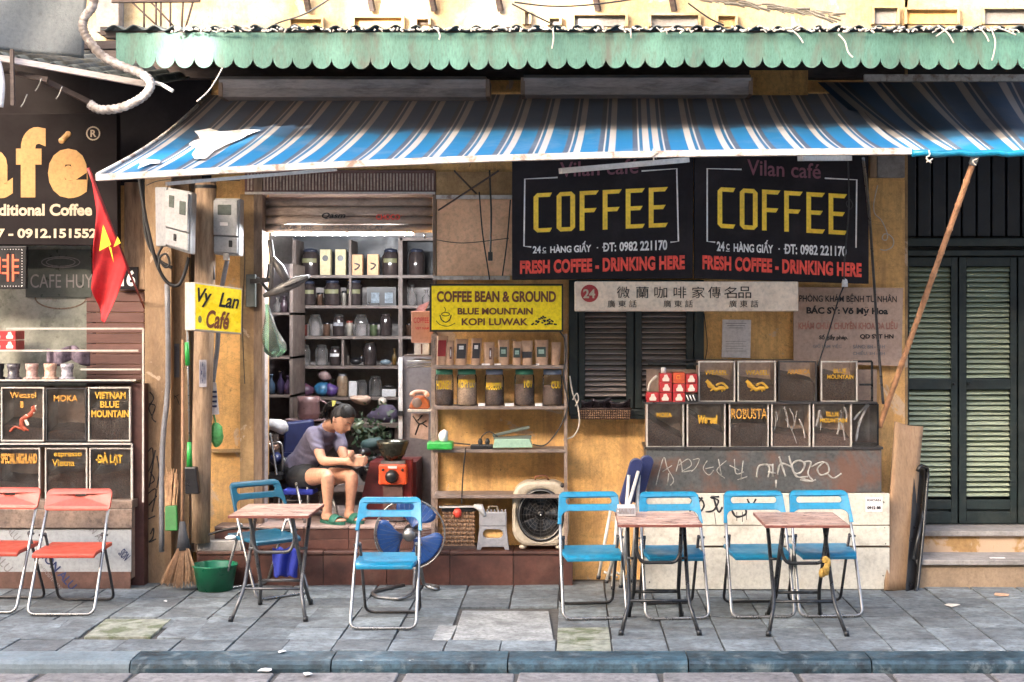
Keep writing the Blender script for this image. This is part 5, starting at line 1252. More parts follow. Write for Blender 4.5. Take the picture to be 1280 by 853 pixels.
def bean_box(a, b, t_, u, label, lines, Y=-.40, fr=ALU, fillh=.5, slope=0.0, depth=.22, art=None, frw=1.8, beans=BEANS, film=False):
    t = T('bean_box', label, 'bean box', P((a+b)/2, u, Y), 'glass fronted coffee bean boxes')
    x0, x1 = PX(a, Y), PX(b, Y); z0, z1 = PZ(u, Y), PZ(t_, Y); g = frw*S(Y)
    mb = MB(); mb.box(x0+.004, x1-.004, Y+depth, Y+depth+.008, z0, z1); mb.box(x0+.002, x0+.01, Y+.02, Y+depth, z0, z1); mb.box(x1-.01, x1-.002, Y+.02, Y+depth, z0, z1); mb.box(x0, x1, Y+.02, Y+depth, z0, z0+.008); mb.build('case', DARKG, t)
    f = MB(); f.box(x0, x0+g, Y, Y+.018, z0, z1); f.box(x1-g, x1, Y, Y+.018, z0, z1); f.box(x0+g, x1-g, Y+.001, Y+.018, z0, z0+g); f.box(x0+g, x1-g, Y+.001, Y+.018, z1-g, z1); f.build('frame', fr, t)
    mb = MB(); mb.add([(x0+g, Y+.008, z0+g), (x1-g, Y+.008, z0+g), (x1-g, Y+.008, z1-g), (x0+g, Y+.008, z1-g)], [(0, 1, 2, 3)]); mb.build('glass', GLASSD, t)
    W_ = x1-x0-.024; H_ = z1-z0
    def hf(u_, v_): 
        s_ = fillh+slope*(u_-.5)+.05*math.sin(u_*2.6+a); return Vector((x0+.012+W_*u_, Y+.022+(depth-.03)*v_, z0+H_*(s_+.12*v_)+.005*noise.noise(Vector((u_*9, v_*9, a)))))
    mb = MB(); mb.grid(hf, 16, 8)
    fr_ = [hf(i/16, 0) for i in range(17)]; n_ = len(fr_); mb.add(fr_+[Vector((p.x, p.y, z0+.01)) for p in fr_], [(i, i+1, i+1+n_, i+n_) for i in range(n_-1)])
    mb.build('coffee_beans', beans, t)
    if lines or art:
        mb = MB()
        for (s_, bx, bold, sh, mi) in lines: text(mb, s_, bx, Y-.0, mi, bold, sh)
        if art: art(mb, Y)
        for v in mb.v: v.y = Y+.0025+(v.y-Y)*.1
        mb.build('lettering', [LABELY, mat('cream_print', (.75, .6, .48), .6), mat('rust_print', (.30, .05, .02), .6), mat('orange_print', (.50, .24, .04), .6)], t)
    if film:
        mb = MB()
        for k in range(7):
            xa_, ya_ = a+random.uniform(5, 40), t_+random.uniform(5, 22); an_ = random.uniform(1.0, 2.2); L_ = random.uniform(12, 34)
            q2 = [(xa_, ya_), (xa_+L_*.5*math.cos(an_)+1.5, min(u-5, ya_+L_*.5*math.sin(an_))), (xa_+L_*math.cos(an_), min(u-4, ya_+L_*math.sin(an_)))]
            q2 = [(min(b-4, max(a+4, x)), y) for x, y in q2]; mb.stroke(q2, random.uniform(.6, 2.6), Y+.014)
        mb.build('creased_film', mat('shiny_film', (.4, .38, .37), .2), t)
    return t
def weas(cx, cy):
    def f(mb, Y):
        mb.stroke([(cx-14, cy-6), (cx-8, cy), (cx-2, cy+5), (cx+4, cy+3), (cx+10, cy+5)], 5, Y, 0); mb.stroke([(cx-2, cy), (cx+6, cy-3), (cx+13, cy+4)], 3, Y, 0); mb.stroke([(cx-10, cy-5), (cx-12, cy+1), (cx-3, cy+4)], 2, Y, 3)
        mb.stroke([(cx-4, cy+3), (cx-9, cy+7)], 2, Y, 0); mb.stroke([(cx+4, cy+2), (cx+6, cy+8)], 2, Y, 0)
    return f
YU = -.30
bean_box(873, 919, 451.5, 503, 'first box of the upper row, WEASEL in gold with an animal drawing', [('WEASEL', (881, 910, 463, 469), .02, 0, 0)], YU, fillh=.48, slope=-.3, art=weas(897, 482))
bean_box(922, 970, 451.5, 503, 'second box from the left in the upper row, WEASEL over an orange animal', [('WEASEL', (932, 961, 463, 469), .02, 0, 0)], YU, fillh=.46, slope=-.2, art=weas(947, 482))
bean_box(973, 1021, 451.5, 503, 'third box of the upper row, dark framed ARABICA with reddish reflection', [('ARABICA', (984, 1013, 462, 468), .03, 0, 3)], YU, fr=DTUBE, fillh=.55, slope=-.3)
bean_box(1026, 1072, 451.5, 503, 'rightmost box of the upper row, BLUE MOUNTAIN', [('BLUE', (1042, 1058, 461, 467), .03, 0, 0), ('MOUNTAIN', (1034, 1067, 468.5, 474), .03, 0, 0)], YU, fillh=.6, slope=-.1)
bean_box(808, 855, 503.5, 560, 'leftmost box of the lower row, MOKA in small gold letters', [('MOKA', (821, 840, 516, 522), .03, 0, 0)], -.38, fillh=.45, slope=-.5)
bean_box(858.5, 907, 503.5, 560, 'second box of the lower row, Weasel in yellow script', [('Weasel', (872, 897, 519, 530), .06, .1, 0)], -.38, fillh=.55, slope=-.5)
bean_box(911.5, 961, 503.5, 560, 'third box of the lower row, large ROBUSTA lettering', [('ROBUSTA', (914, 959, 511, 524), .02, 0, 3)], -.38, fillh=.5, slope=.0, frw=1.6)
bean_box(964, 1013, 503.5, 560, 'fourth box of the lower row, unlettered with creased clear film', [], -.38, fillh=.3, film=True)
bean_box(1016, 1065, 503.5, 560, 'fifth box of the lower row, BLUE MOUNTAIN behind clear film', [('BLUE', (1033, 1049, 515, 521), .03, 0, 0), ('MOUNTAIN', (1025, 1059, 523, 528.5), .03, 0, 0)], -.38, fillh=.28, slope=-.2, film=True)
# dark display frame to the right of the boxes
dfm = T('display_frame', 'dark metal display frame around the bean boxes at the right', 'frame', P(950, 560, -.3))
for a, b in (((1090, 452), (1090, 503)), ((1066, 452), (1090, 452)), ((1074, 481), (1090, 481)), ((1097, 505), (1097, 560)), ((1066, 505), (1097, 505)), ((810, 455), (873, 455))):
    mb = MB(); mb.bar(P(*a, -.28), P(*b, -.28), .014, .014); mb.build('bar', BTUBE, dfm)
mb = MB(); mb.pbox(806, 1097, 503, 505, -.39, -.1); mb.build('shelf', DTUBE, dfm)
mb = MB(); mb.pbox(808, 1092, 449.5, 451.2, -.05, -.02); mb.build('back_rail', DTUBE, dfm)
mb = MB(); mb.pbox(808, 1096, 462, 560, -.05, -.03); mb.build('back_panel', DARKG, dfm)
mb = MB(); mb.pbox(1067, 1096, 506, 559, -.3, -.06); dd = mb.build('dark_glass_end', GLASSD, dfm)
mb = MB()
for pts in ([(1067, 525), (1078, 512), (1084, 506)], [(1070, 552), (1074, 530), (1082, 512), (1086, 506)]): mb.stroke(pts, 3, -.303)
mb.build('film_crease', mat('shiny_film', (.4, .38, .37), .2), dfm)
# stacked red gift boxes
rb = 0
place = {0: (808, 824), 1: (824.5, 840), 2: (841, 856.5), 3: (857, 872)}
for (cI, t_, u, la, orn) in ((0, 491, 503, 'bottom left red gift box of the pile', 0), (1, 491, 503, 'bottom row red gift box, second from the left', 0), (2, 491, 503, 'bottom row red gift box, third from the left', 0),
        (1, 479, 490.6, 'middle row red gift box, left of three', 0), (2, 480, 490.6, 'middle row red gift box, centre of three', 0), (3, 480, 490.6, 'middle row red gift box, right of three', 0),
        (1, 467, 478.6, 'top row red gift box, left of three', 0), (2, 466, 479.4, 'top row orange-red gift box, centre of three', 1), (3, 468, 479.6, 'top row red gift box, right of three', 0)):
    a, b = place[cI]; Yq = -.36; t = T('gift_box', la, 'gift box', P((a+b)/2, u, Yq), 'red gift boxes piled by the bean boxes')
    mb = MB(); mb.pbox(a+.2, b-.2, t_, u-.1, Yq+random.uniform(0, .01), Yq+.14); mb.build('carton', REDBOX if not orn else mat('orange_gift_box', (.55, .08, .03), .45), t, bev=.002)
    mb = MB(); m_ = (a+b)/2+random.uniform(-1, 1); mh = (t_+u)/2
    if orn: mb.stroke([(m_-2, mh-3), (m_+2, mh-3), (m_+2, mh+1), (m_-2, mh+1), (m_-2, mh-3)], 1, Yq-.002, sm=False)
    else: mb.add([P(m_+x, mh+y, Yq-.0025) for x, y in ((-4, 4), (-4.5, 1), (-2.5, -1), (-2, -4), (1.5, -4.5), (3, -1), (4.5, 1), (4, 4))], [list(range(8))])
    mb.build('emblem', mat('orange_emblem', (.75, .3, .03), .5) if orn else mat('pale_emblem', (.72, .60, .52), .5), t)
mb = MB(); mb.lathe(P(829.5, 466.8, -.3), [(0, 0), (.017, 0), (.017, .035), (.014, .04), (0, .04)], 12); mb.build('small_jar', PLASTW, label='tiny white capped jar on top of the red gift boxes', cat='jar')
cable([(810, 488, -.34), (813, 478, -.35), (821, 470, -.35)], .008, -.35, 'pale curved strap beside the red gift boxes', CABLEW, 'strap')
mb = MB(); mb.pbox(856, 872, 493, 502.5, -.35, -.25); gx = mb.build('striped_pack', BLACKP, label='black and white striped pack right of the red gift boxes', cat='pack')
mb = MB(); [mb.stroke([(858+i*4, 494), (861+i*4, 501)], 1.4, -.352, sm=False) for i in range(3)]; mb.build('stripes', WHITEP, gx)

# bamboo pole, hanging cords
mb = MB(); a, b = P(1219, 196, -1.2), P(1100, 532, -.25); n = 12
pts = []; rr = []
for i in range(n+1):
    p = a.lerp(b, i/n); pts += [p-(b-a).normalized()*.012, p, p+(b-a).normalized()*.012]; rr += [.018, .0215, .018]
mb.tube(pts, rr, 10); bo = mb.build('bamboo_pole', BAMBOO, label='long bamboo pole leaning diagonally up to the second awning', cat='pole')
mb = MB(); mb.tube([a-(b-a).normalized()*.03, a+(b-a).normalized()*.05], .024, 10); mb.build('taped_tip', mat('pale_tape', (.5, .52, .5), .5), bo)
mb = MB(); mb.tube(smooth_path([P(1219, 193, -1.22), P(1222, 198, -1.24), P(1216, 202, -1.24), P(1220, 207, -1.23)], 4), .005, 5); mb.build('string_tie', LITTER, bo)
cable([(1079, 198, -1.6), (1086, 260, -1.1), (1091, 330, -.7), (1097, 420, -.5), (1104, 505, -.42)], .009, -.5, 'dark pull rod slanting down in front of the right COFFEE sign', DTUBE, 'rod', name='pull_rod')
cable([(1060, 200), (1061, 260), (1056, 320), (1055, 350)], .005, -.6, 'thin dark cord hanging over the right COFFEE sign')
cable([(1061, 247, -.6), (1066, 256, -.6), (1062, 262, -.6), (1058, 254, -.6), (1062, 250, -.6)], .003, -.6, 'little cord knot on the right COFFEE sign')
cable([(1056, 355), (1048, 375), (1036, 415), (1022, 458)], .005, -.5, 'thin cord running down across the clinic sign')
mb = MB(); mb.lathe(P(1056, 359, -.5), [(0, 0), (.02, 0), (.02, .03), (.014, .05), (0, .055)], 12); mb.build('lamp_socket', PLASTW, label='small white lamp socket under the right COFFEE sign', cat='lamp socket')
cable([(1097, 232), (1094, 245), (1092, 258), (1094, 268), (1102, 276), (1109, 292), (1108, 300), (1103, 299), (1105, 293), (1112, 294), (1117, 301), (1115, 309), (1107, 313), (1100, 312)], .004, -.03, 'curly white cord on the ochre pilaster', CABLEW)
for (x0, y0, x1, y1, la) in ((568, 214, 595, 242, 'dark stick crossing under the awning, short one'), (623, 214, 548, 263, 'long dark stick slanting above the doorway corner')):
    mb = MB(); mb.tube([P(x0, y0, -.5), P(x1, y1, -.1)], .006, 6); mb.build('stick', TIMBER, label=la, cat='stick')
cable([(612, 213, -.25), (613, 240, -.25), (614, 270, -.25), (613, 318, -.25)], .006, -.25, 'black flex with switch hanging on the orange wall')
mb = MB(); mb.pbox(610, 615.5, 315, 326, -.28, -.24); mb.build('inline_switch', BLACKP, label='small black inline switch on the hanging flex', cat='switch', bev=.003)
cable([(599, 240), (603, 290), (609, 330), (612, 350)], .0045, -.1, 'thin cable left of the hanging flex on the orange wall')
cable([(638, 250), (634, 300), (628, 345)], .0045, -.1, 'thin cable along the left edge of the left COFFEE sign')
cable([(288, 60, -1.3), (278, 85, -1.4), (262, 112, -1.5), (246, 127, -1.55)], .004, -1.5, 'thin wire slanting from the green valance to the striped awning', CABLEW)
mb = MB(); 
for i, (x0, y0, x1, y1, x2, y2) in enumerate(((300, 60, 320, 45, 372, 14),)): pass
for pts, la in (([(318, 48), (345, 30), (380, 18), (420, -6)], 'thin wire over the upper yellow wall, left'), ([(640, 5), (665, 18), (690, 30)], 'dark wire over the upper wall in the middle'), ([(860, 4), (885, 22), (905, 32)], 'wire above the right awning casing'), ([(643, 3), (690, 8), (740, 6), (800, -2)], 'sagging wire across the upper wall')):
    cable(pts, .006, -.5, la)
mb = MB()
for i in range(60):
    t_ = random.random(); x = 880+t_*170; y = -2+t_*24+random.uniform(-4, 4); mb.tube([P(x-8, y-2, -.7), P(x+8, y+random.uniform(-3, 6), -.7)], random.uniform(.004, .012), 4)
mb.build('dead_creeper', mat('grey_dead_stem', (.2, .18, .15), .9, var=.3), kind='stuff', label='grey dead creeper stems across the top right of the upper wall', cat='creeper')

# leaning board, black folded table
mb = MB()
def lb(u, v):
    a, b, c, d = P(1119, 527, -.28), P(1153, 533, -.20), P(1137, 741, -.42), P(1106, 738, -.50)
    p = (a*(1-u)+b*u)*(1-v)+(d*(1-u)+c*u)*v; p.y += .02*math.sin(math.pi*v)
    if v < .02: p.z -= .012*math.sin(math.pi*u)
    return p
mb.grid(lb, 6, 12); mb.build('leaning_board', PLY, label='tall tan plywood sheet leaning beside the green louvred doors', cat='board', solid=.022)
ft = T('folded_table', 'black folded table leaning on edge behind the tan board', 'folded table', P(1140, 748, -.42))
q = [P(1143, 583, -.26), P(1158, 586, -.15), P(1146, 738, -.42), P(1131, 746, -.52)]
mb = MB(); mb.slab(q, (.02, .05, 0)); mb.build('panel', BLACKP, ft, bev=.015)
for off in (-.03, -.055):
    mb = MB(); mb.tube(fillet([q[0]+Vector((.01, off, -.03)), q[0]+Vector((.03, off, .01)), q[1]+Vector((0, off, .01)), q[1].lerp(q[2], .5)+Vector((0, off, 0)), q[2]+Vector((-.01, off, .0)), q[3]+Vector((0, off, -.01))], .05, 4), .011, 8); mb.build('leg_tube', BTUBE, ft)
mb = MB(); mb.tube([P(1154, 640, -.3), P(1142, 700, -.44)], .012, 8); mb.build('brace', BTUBE, ft)
# ------------------------------------------------------------------ left café display
lc = T('cafe_counter', 'low café counter with grey film panel and brown stone edge at the left', 'counter', P(60, 735, -.42))
Y4 = -.42
mb = MB(); mb.box(PX(-260, Y4), PX(162, Y4), Y4+.012, .0, .06, PZ(627, Y4)-.003); mb.build('body', DARKG, lc)
mb = MB(); mb.pbox(-260, 164, 662, 715, Y4-.0, Y4+.012); mb.build('film_panel', FILMP, lc)
mb = MB(); mb.pbox(-260, 163, 715, 736, Y4-.002, Y4+.012); mb.build('kickboard', mat('brown_kickboard', (.12, .06, .045), .7, var=.3), lc)
mb = MB(); mb.pbox(-260, 165, 637, 660.5, Y4-.016, Y4+.012); mb.build('stone_edge', STONEC, lc, bev=.004)
mb = MB(); mb.pbox(-260, 165, 626, 636.5, Y4-.01, .0); mb.build('stone_top', STONEC, lc, bev=.004)
mb = MB(); Yl = Y4-.003
def rt(cx, cy, ang):
    ca, sa = math.cos(R(ang)), math.sin(R(ang))
    return lambda u, v: P(cx+(u-.5)*ca*62-(v-.5)*sa*11, cy+(u-.5)*sa*62+(v-.5)*ca*11, Yl)
text(mb, 'SION ALU', (0, 1, 0, 1), 0, 0, .02, fn=rt(72, 712, 48)); 
f_ = rt(62, 722, 48); text(mb, 'COMPOSITE PANEL', (0.1, .9, .2, .6), 0, 1, .0, fn=f_); f_ = rt(125, 672, 48); text(mb, 'SION ALU', (0, .7, .1, .9), 0, 1, .0, fn=f_); f_ = rt(-8, 690, 48); text(mb, 'SION ALU', (0, 1, 0, 1), 0, 1, .0, fn=f_); f_ = rt(172, 712, 48); text(mb, 'SION', (0, .2, 0, 1), 0, 0, .02, fn=f_)
f_ = rt(10, 660, 48); text(mb, 'ALU', (.5, .8, .1, .9), 0, 1, .0, fn=f_)
for v in mb.v: v.y = Yl
mb.build('film_lettering', [NAVYP, PRGREY], lc)
def lbox(a, b, t_, u, label, lines, fr=ALU, art=None, fillh=.5, slope=0): return bean_box(a, b, t_, u, label, lines, -.34, fr, fillh, slope, .2, art)
def hook(mb, Y):
    mb.stroke([(40, 508), (42, 512), (36, 520), (28, 524), (27, 532), (32, 538)], 6, Y, 2); mb.stroke([(43, 507), (43, 513), (40, 517)], 4, Y, 1); mb.stroke([(34, 519), (32, 525), (35, 532)], 4, Y, 1); mb.stroke([(12, 540), (18, 534), (26, 536), (36, 538)], 3, Y, 2)
lbox(1, 55, 484, 552, 'first box of the upper café row, Weasel 1 with red hook drawing', [('Weasel', (12, 45, 490, 498), .02, 0, 3), ('1', (25, 29, 502, 510), .03, 0, 3)], art=hook, fillh=.25)
lbox(57, 108, 485, 552, 'second box in the upper café row, MOKA in dull gold', [('MOKA', (67, 97, 494, 502), .02, 0, 3)], fr=DTUBE, fillh=.15)
lbox(110, 163, 484, 552, 'third box in the upper café row, VIETNAM BLUE MOUNTAIN in gold', [('VIETNAM', (118, 157, 490, 499), .04, 0, 0), ('BLUE', (125, 149, 501.5, 510), .04, 0, 0), ('MOUNTAIN', (114, 161, 513, 522), .04, 0, 0)], fillh=.62)
lbox(-3, 50, 560, 628, 'first box in the lower café row, narrow SPECIAL HIGHLAND lettering', [('SPECIAL HIGHLAND', (1, 46, 567, 580), .05, 0, 3)], fillh=.4)
lbox(56, 109, 560, 628, 'second box in the lower café row, espresso Vietna in gold', [('espresso', (67, 102, 566, 573), .02, 0, 0), ('Vietna', (65, 93, 574.5, 583), .02, 0, 0)], fillh=.5)
lbox(111.5, 165, 560, 628, 'third box in the lower café row, ĐÀ LẠT in gold', [('DÀ LẠT', (122, 153, 566, 582), .05, 0, 0), ('-', (119.5, 126, 574, 576), .05, 0, 0)], fillh=.55)
lr = T('cafe_rail', 'thin white metal railing shelves over the café bean boxes', 'rail', P(90, 555, -.36))
for a, b in (((8, 411), (179, 411)), ((179, 411), (179, 475)), ((-60, 438.5), (173, 438.5)), ((101, 462), (176, 462)), ((-60, 475.5), (170, 475.5)), ((-60, 555), (165, 555)), ((165, 555), (165, 628)), ((179, 475), (179, 628))):
    mb = MB(); mb.bar(P(*a, -.36), P(*b, -.36), .0115, .0115); mb.build('rail', ALU, lr)
mb = MB(); mb.pbox(-60, 165, 555.5, 558.5, -.35, -.05); mb.build('shelf', DTUBE, lr)
mb = MB(); mb.pbox(-60, 165, 476.5, 479, -.34, -.05); mb.build('shelf', DTUBE, lr)
mb = MB(); mb.pbox(-60, 165, 553, 555, -.3, -.05); mb.build('shelf', DTUBE, lr)
for i, (x, m, la) in enumerate(((-3, BLACKP, 'dark pot at the far left of the café shelf'), (17, mat('dark_patterned_cup', (.08, .07, .08), .3, var=.6, scale=40), 'dark patterned cup on the café shelf'), (40, mat('rose_cup', (.42, .27, .24), .35, var=.5, scale=50), 'rose coloured cup on the café shelf'), (63, mat('peach_cup', (.5, .32, .24), .35, var=.5, scale=50), 'peach coloured cup on the café shelf'), (84, mat('speckled_cup', (.33, .31, .35), .35, var=.7, scale=60), 'speckled grey and white cup on the café shelf'))):
    t = T('cup', la, 'cup', P(x, 474.5, -.3), 'cups on the café shelf'); c = P(x, 474.5, -.28)
    mb = MB(); mb.lathe(c, [(0, 0), (.052, 0), (.052, .012), (.036, .02), (.038, .05), (.034, .055), (.041, .075), (.043, .105), (.038, .105), (.03, .03), (0, .03)], 18); mb.build('body', m, t)
mb = MB()
def cl_(u, v): 
    p = P(60+50*u, 436+18*v+4*math.sin(u*8), -.24); p.y += .03*math.sin(u*14); return p
mb.grid(cl_, 20, 6); mb.build('crumpled_cloth', mat('mauve_cloth', (.17, .13, .17), .8, var=.5, scale=20), label='crumpled mauve cloth pack behind the cups', cat='cloth', solid=.03)
for i, (t_, u, la) in enumerate(((414, 425, 'upper red gift box on the café rail at the left edge'), (426, 437.5, 'lower red gift box on the café rail at the left edge'))):
    t = T('gift_box', la, 'gift box', P(5, u, -.3)); mb = MB(); mb.pbox(-14, 19.5, t_, u, -.3, -.14); mb.build('carton', REDBOX, t, bev=.002)
    mb = MB()
    for m_ in (-4, 12): mb.add([P(m_+x, (t_+u)/2+y, -.3025) for x, y in ((-4, 4), (-4.5, 1), (-2.5, -1), (-2, -4), (1.5, -4.5), (3, -1), (4.5, 1), (4, 4))], [list(range(8))])
    mb.build('emblem', mat('pale_emblem', (.72, .60, .52), .5), t)
# ------------------------------------------------------------------ folding chairs (prototype at the origin, front towards -Y)
def folding_chair(pl, tube, rear, label, grp, W_=.40, red=False):
    t = T('folding_chair', label, 'chair', (0, 0, 0), grp)
    hw = W_/2; H_ = .705
    def fy(z): return -.235+.36*z/.69
    r = .0098
    mb = MB(); b = hw-.012; k = 1.06
    mb.tube(fillet([(-b*.93, fy(.69), .69), (-b*.98, fy(.40), .40), (-b*1.0, fy(.012), .012), (b*1.0, fy(.012), .012), (b*.98, fy(.40), .40), (b*.93, fy(.69), .69)], .05, 5), r, 8); mb.build('front_leg_frame', tube, t)
    mb = MB(); c = b-.024
    mb.tube(fillet([(-c, fy(.46)-.0, .46), (-c*1.0, .245, .012), (c*1.0, .245, .012), (c, fy(.46), .46)], .05, 5), r*.92, 8); mb.build('rear_leg_frame', rear, t)
    for s in (-1, 1):
        mb = MB(); mb.tube([(s*(b-.03), fy(.45), .45), (s*(b+.012), fy(.45), .45)], .007, 8); mb.build('pivot', rear, t)
    # seat: slightly dished slab with a thick rolled front edge
    def top(u, v):
        x = (u-.5)*2; y = -.185+.345*v; w_ = (hw-.022)*(1-.10*(max(0, .5-v)*2)**3 if not red else 1)
        z = .372+.012*v-.006*(1-x*x)*math.sin(math.pi*v)-.012*max(0, .12-v)/.12
        return Vector((x*w_, y, z))
    n = 12; mb = MB()
    vs = [top(i/n, j/n) for j in range(n+1) for i in range(n+1)]; lo = [v-Vector((0, 0, .024)) for v in vs]
    fs = [(j*(n+1)+i, j*(n+1)+i+1, (j+1)*(n+1)+i+1, (j+1)*(n+1)+i) for j in range(n) for i in range(n)]
    m_ = len(vs); mb.add(vs+lo, fs+[[q+m_ for q in f][::-1] for f in fs], 0, True)
    edge = [i for i in range(n+1)]+[j*(n+1)+n for j in range(1, n+1)]+[n*(n+1)+i for i in range(n-1, -1, -1)]+[j*(n+1) for j in range(n-1, 0, -1)]
    mb.f += [[edge[i], edge[(i+1) % len(edge)], edge[(i+1) % len(edge)]+m_, edge[i]+m_] for i in range(len(edge))]; mb.m += [0]*len(edge); mb.s += [False]*len(edge)
    mb.build('seat', pl, t, bev=.006)
    # backrest shell with hand slot
    x = hw-.004
    if not red:
        zt, zb, zl = .712, .602, .53
        o = []
        for a in range(0, 91, 15): o.append((x*.93-.035+.035*math.cos(R(a)), zt-.035+.035*math.sin(R(a))))
        for a in range(90, 181, 15): o.append((-x*.93+.035+.035*math.cos(R(a)), zt-.035+.035*math.sin(R(a))))
        o += [(-x, zl), (-x+.024, zl)]
        for a in range(0, 91, 15): o.append((-x+.024+.045-.045*math.cos(R(a)), zb-.04+.04*math.sin(R(a))))
        for a in range(90, -1, -15): o.append((x-.024-.045+.045*math.cos(R(a)), zb-.04+.04*math.sin(R(a))))
        o += [(x-.024, zl), (x, zl)]
        hole = rrect(-hw*.70, hw*.70, .640, .676, .0175, 5)
        hole = hole
    else:
        zt, zb = .712, .585
        o = rrect(-x*.98, x*.98, zb, zt, .03, 6); hole = rrect(-.035, .035, .655, .68, .012, 4)
    v, f = shape2d([o, hole], .02, .004)
    mb = MB()
    for q in range(len(v)):
        vx, vz, vy = v[q].x, v[q].y, v[q].z
        if red: vz += .014*(1-(vx/hw)**2)
        v[q] = Vector((vx, fy(vz)+vy-.010+.022*(1-(vx/hw)**2), vz))
    mb.add(v, f); mb.build('backrest', pl, t)
    return t
def place(px, py, Yoff=0, rz=0): pass
bc = folding_chair(BLUEP, CHROME, DTUBE, 'bright blue folding chair standing alone in front of the floor fan', 'blue folding chairs on the pavement')
def at_floor(pxc, py_front, rz=0):
    d = CH*F/(py_front-HY); return Vector(((pxc-VX)*d/F, d-D0+.235*math.cos(R(rz)), 0))
bc.location = at_floor(478.5, 788.5); bc.rotation_euler.z = R(0)
for (pxc, py, rz, la) in ((739, 776, 6, 'bright blue folding chair left of the middle table, below the box fan'), (843, 776, 5, 'bright blue folding chair directly behind the middle table'),
                     (952, 774, 3, 'bright blue folding chair behind the right table, left of the two there'), (1037, 773, 3, 'rightmost bright blue folding chair, before the cream cabinet')):
    copy_tree(bc, None, at_floor(pxc, py, rz), R(rz), la, 'blue folding chairs on the pavement')
dc = folding_chair(BLUED, CHROME, CHROME, 'darker blue folding chair turned sideways behind the left table', 'blue folding chairs on the pavement'); dc['group'] = 'blue folding chairs on the pavement'
dc.location = (PX(328, -.62), -.56, 0); dc.rotation_euler.z = R(42)
rc = folding_chair(REDPL, CHROME, DTUBE, 'red folding chair in full view at the left, before the café counter', 'red folding chairs by the café', .42, True)
rc.location = at_floor(80, 771); rc.location.x = PX(84, -1.2)
copy_tree(rc, None, at_floor(-22, 768)+Vector((.02, 0, 0)), R(-4), 'red folding chair cut off by the left edge of the view', 'red folding chairs by the café')
mb = MB(); mb.ball(P(290, 672, -.62), (.045, .05, .016), 12); mb.build('white_saucer', PLASTW, label='white dish resting on the darker blue chair at the left', cat='dish')

# ------------------------------------------------------------------ folding tables
def folding_table(label, metal):
    t = T('folding_table', label, 'table', (0, 0, 0), 'small folding café tables')
    mb = MB(); mb.box(-.232, .232, -.275, .275, .6035, .62); mb.build('tabletop', TABLETOP, t, bev=.003)
    mb = MB(); 
    for s in (-1, 1):
        mb.box(s*.2335 if s > 0 else -.2355, .2355 if s > 0 else -.2335, -.277, .277, .603, .618); mb.box(-.2335, .2335, s*.2755 if s > 0 else -.2775, .2775 if s > 0 else -.2755, .603, .618)
    mb.build('edge_band', TABEDGE, t)
    for s in (-1, 1):
        mb = MB(); mb.tube(fillet([(s*.165, .19, .598), (s*.168, -.15, .17), (s*.215, -.27, .012)], .05, 4), .0115, 8); mb.build('leg', metal, t)
        mb = MB(); mb.tube(fillet([(s*.125, -.19, .598), (s*.130, .13, .17), (s*.155, .24, .012)], .05, 4), .0115, 8); mb.build('leg', metal, t)
        for (x, y) in ((s*.219, -.277), (s*.157, .246)):
            mb = MB(); mb.tube([(x, y, .0), (x*.985, y*.97, .03)], .015, 8); mb.build('foot_cap', BTUBE, t)
        mb = MB(); mb.tube([(s*.12, .01, .385), (s*.175, .01, .385)], .008, 8); mb.build('pivot', metal, t)
    mb = MB(); mb.tube([(-.168, -.15, .17), (.168, -.15, .17)], .009, 8); mb.build('crossbar', metal, t)
    mb = MB(); mb.tube([(-.13, .13, .17), (.13, .13, .17)], .009, 8); mb.build('crossbar', metal, t)
    mb = MB(); mb.tube(fillet([(-.125, -.16, .56), (-.127, -.13, .45), (-.10, -.14, .385), (.10, -.14, .385), (.127, -.13, .45), (.125, -.16, .56)], .06, 5), .010, 8); mb.build('support_loop', metal, t)
    return t
ft_ = folding_table('small folding table in the middle with a white box on its top', BTUBE); ft_.location = (PX(822, -1.6), -1.575, 0)
copy_tree(ft_, None, Vector((PX(1000, -1.6), -1.60, 0)), 0, 'small folding table at the right with a yellow rag hanging from its leg', 'small folding café tables')
ft2 = folding_table('small folding table at the left with grey legs, before the doorway', mat('grey_table_tube', (.10, .10, .105), .35, .4, var=.2, scale=12, dirt=(.2, .2, .2), dscale=14, damt=.5))
ft2.location = (PX(347, -1.2), -1.20, 0)
bxo = T('table_box', 'small white printed box on the middle table', 'box', (PX(784, -1.5), -1.45, .621))
mb = MB(); x = PX(784, -1.6); mb.box(x-.052, x+.052, -1.52, -1.42, .621, .678); mb.build('carton', PLASTW, bxo, bev=.004)
mb = MB(); mb.box(x-.045, x+.045, -1.5225, -1.5205, .634, .668); text(mb, 'DAILY', (779-9, 779+12, 636, 642), -1.524, 1, .03)
mb.build('label', [PLASTG, PRGREY], bxo); 
mb = MB()
for i in range(7):
    mb.ball(P(1031+random.uniform(-5, 5), 708+random.uniform(-14, 10), -1.80+random.uniform(-.01, .01)), (random.uniform(.012, .022), .012, random.uniform(.02, .04)), 8)
mb.build('yellow_rag', mat('ochre_rag', (.52, .32, .07), .9, var=.5, scale=25, dirt=(.12, .07, .03), dscale=30, damt=.8), label='stained yellow rag hanging from the right table leg', cat='rag')
mb = MB()
def bgc(u, v):
    p = P(341+31*u, 685+36*v+1.5*math.sin(u*15), -.72); p.x += .01*math.sin(v*5)*(u-.5); p.y += .02*math.sin(u*11+v*2); return p
mb.grid(bgc, 18, 10); mb.build('blue_bag', BLUECL, label='royal blue cloth bag hanging under the left table', cat='bag', solid=.006)
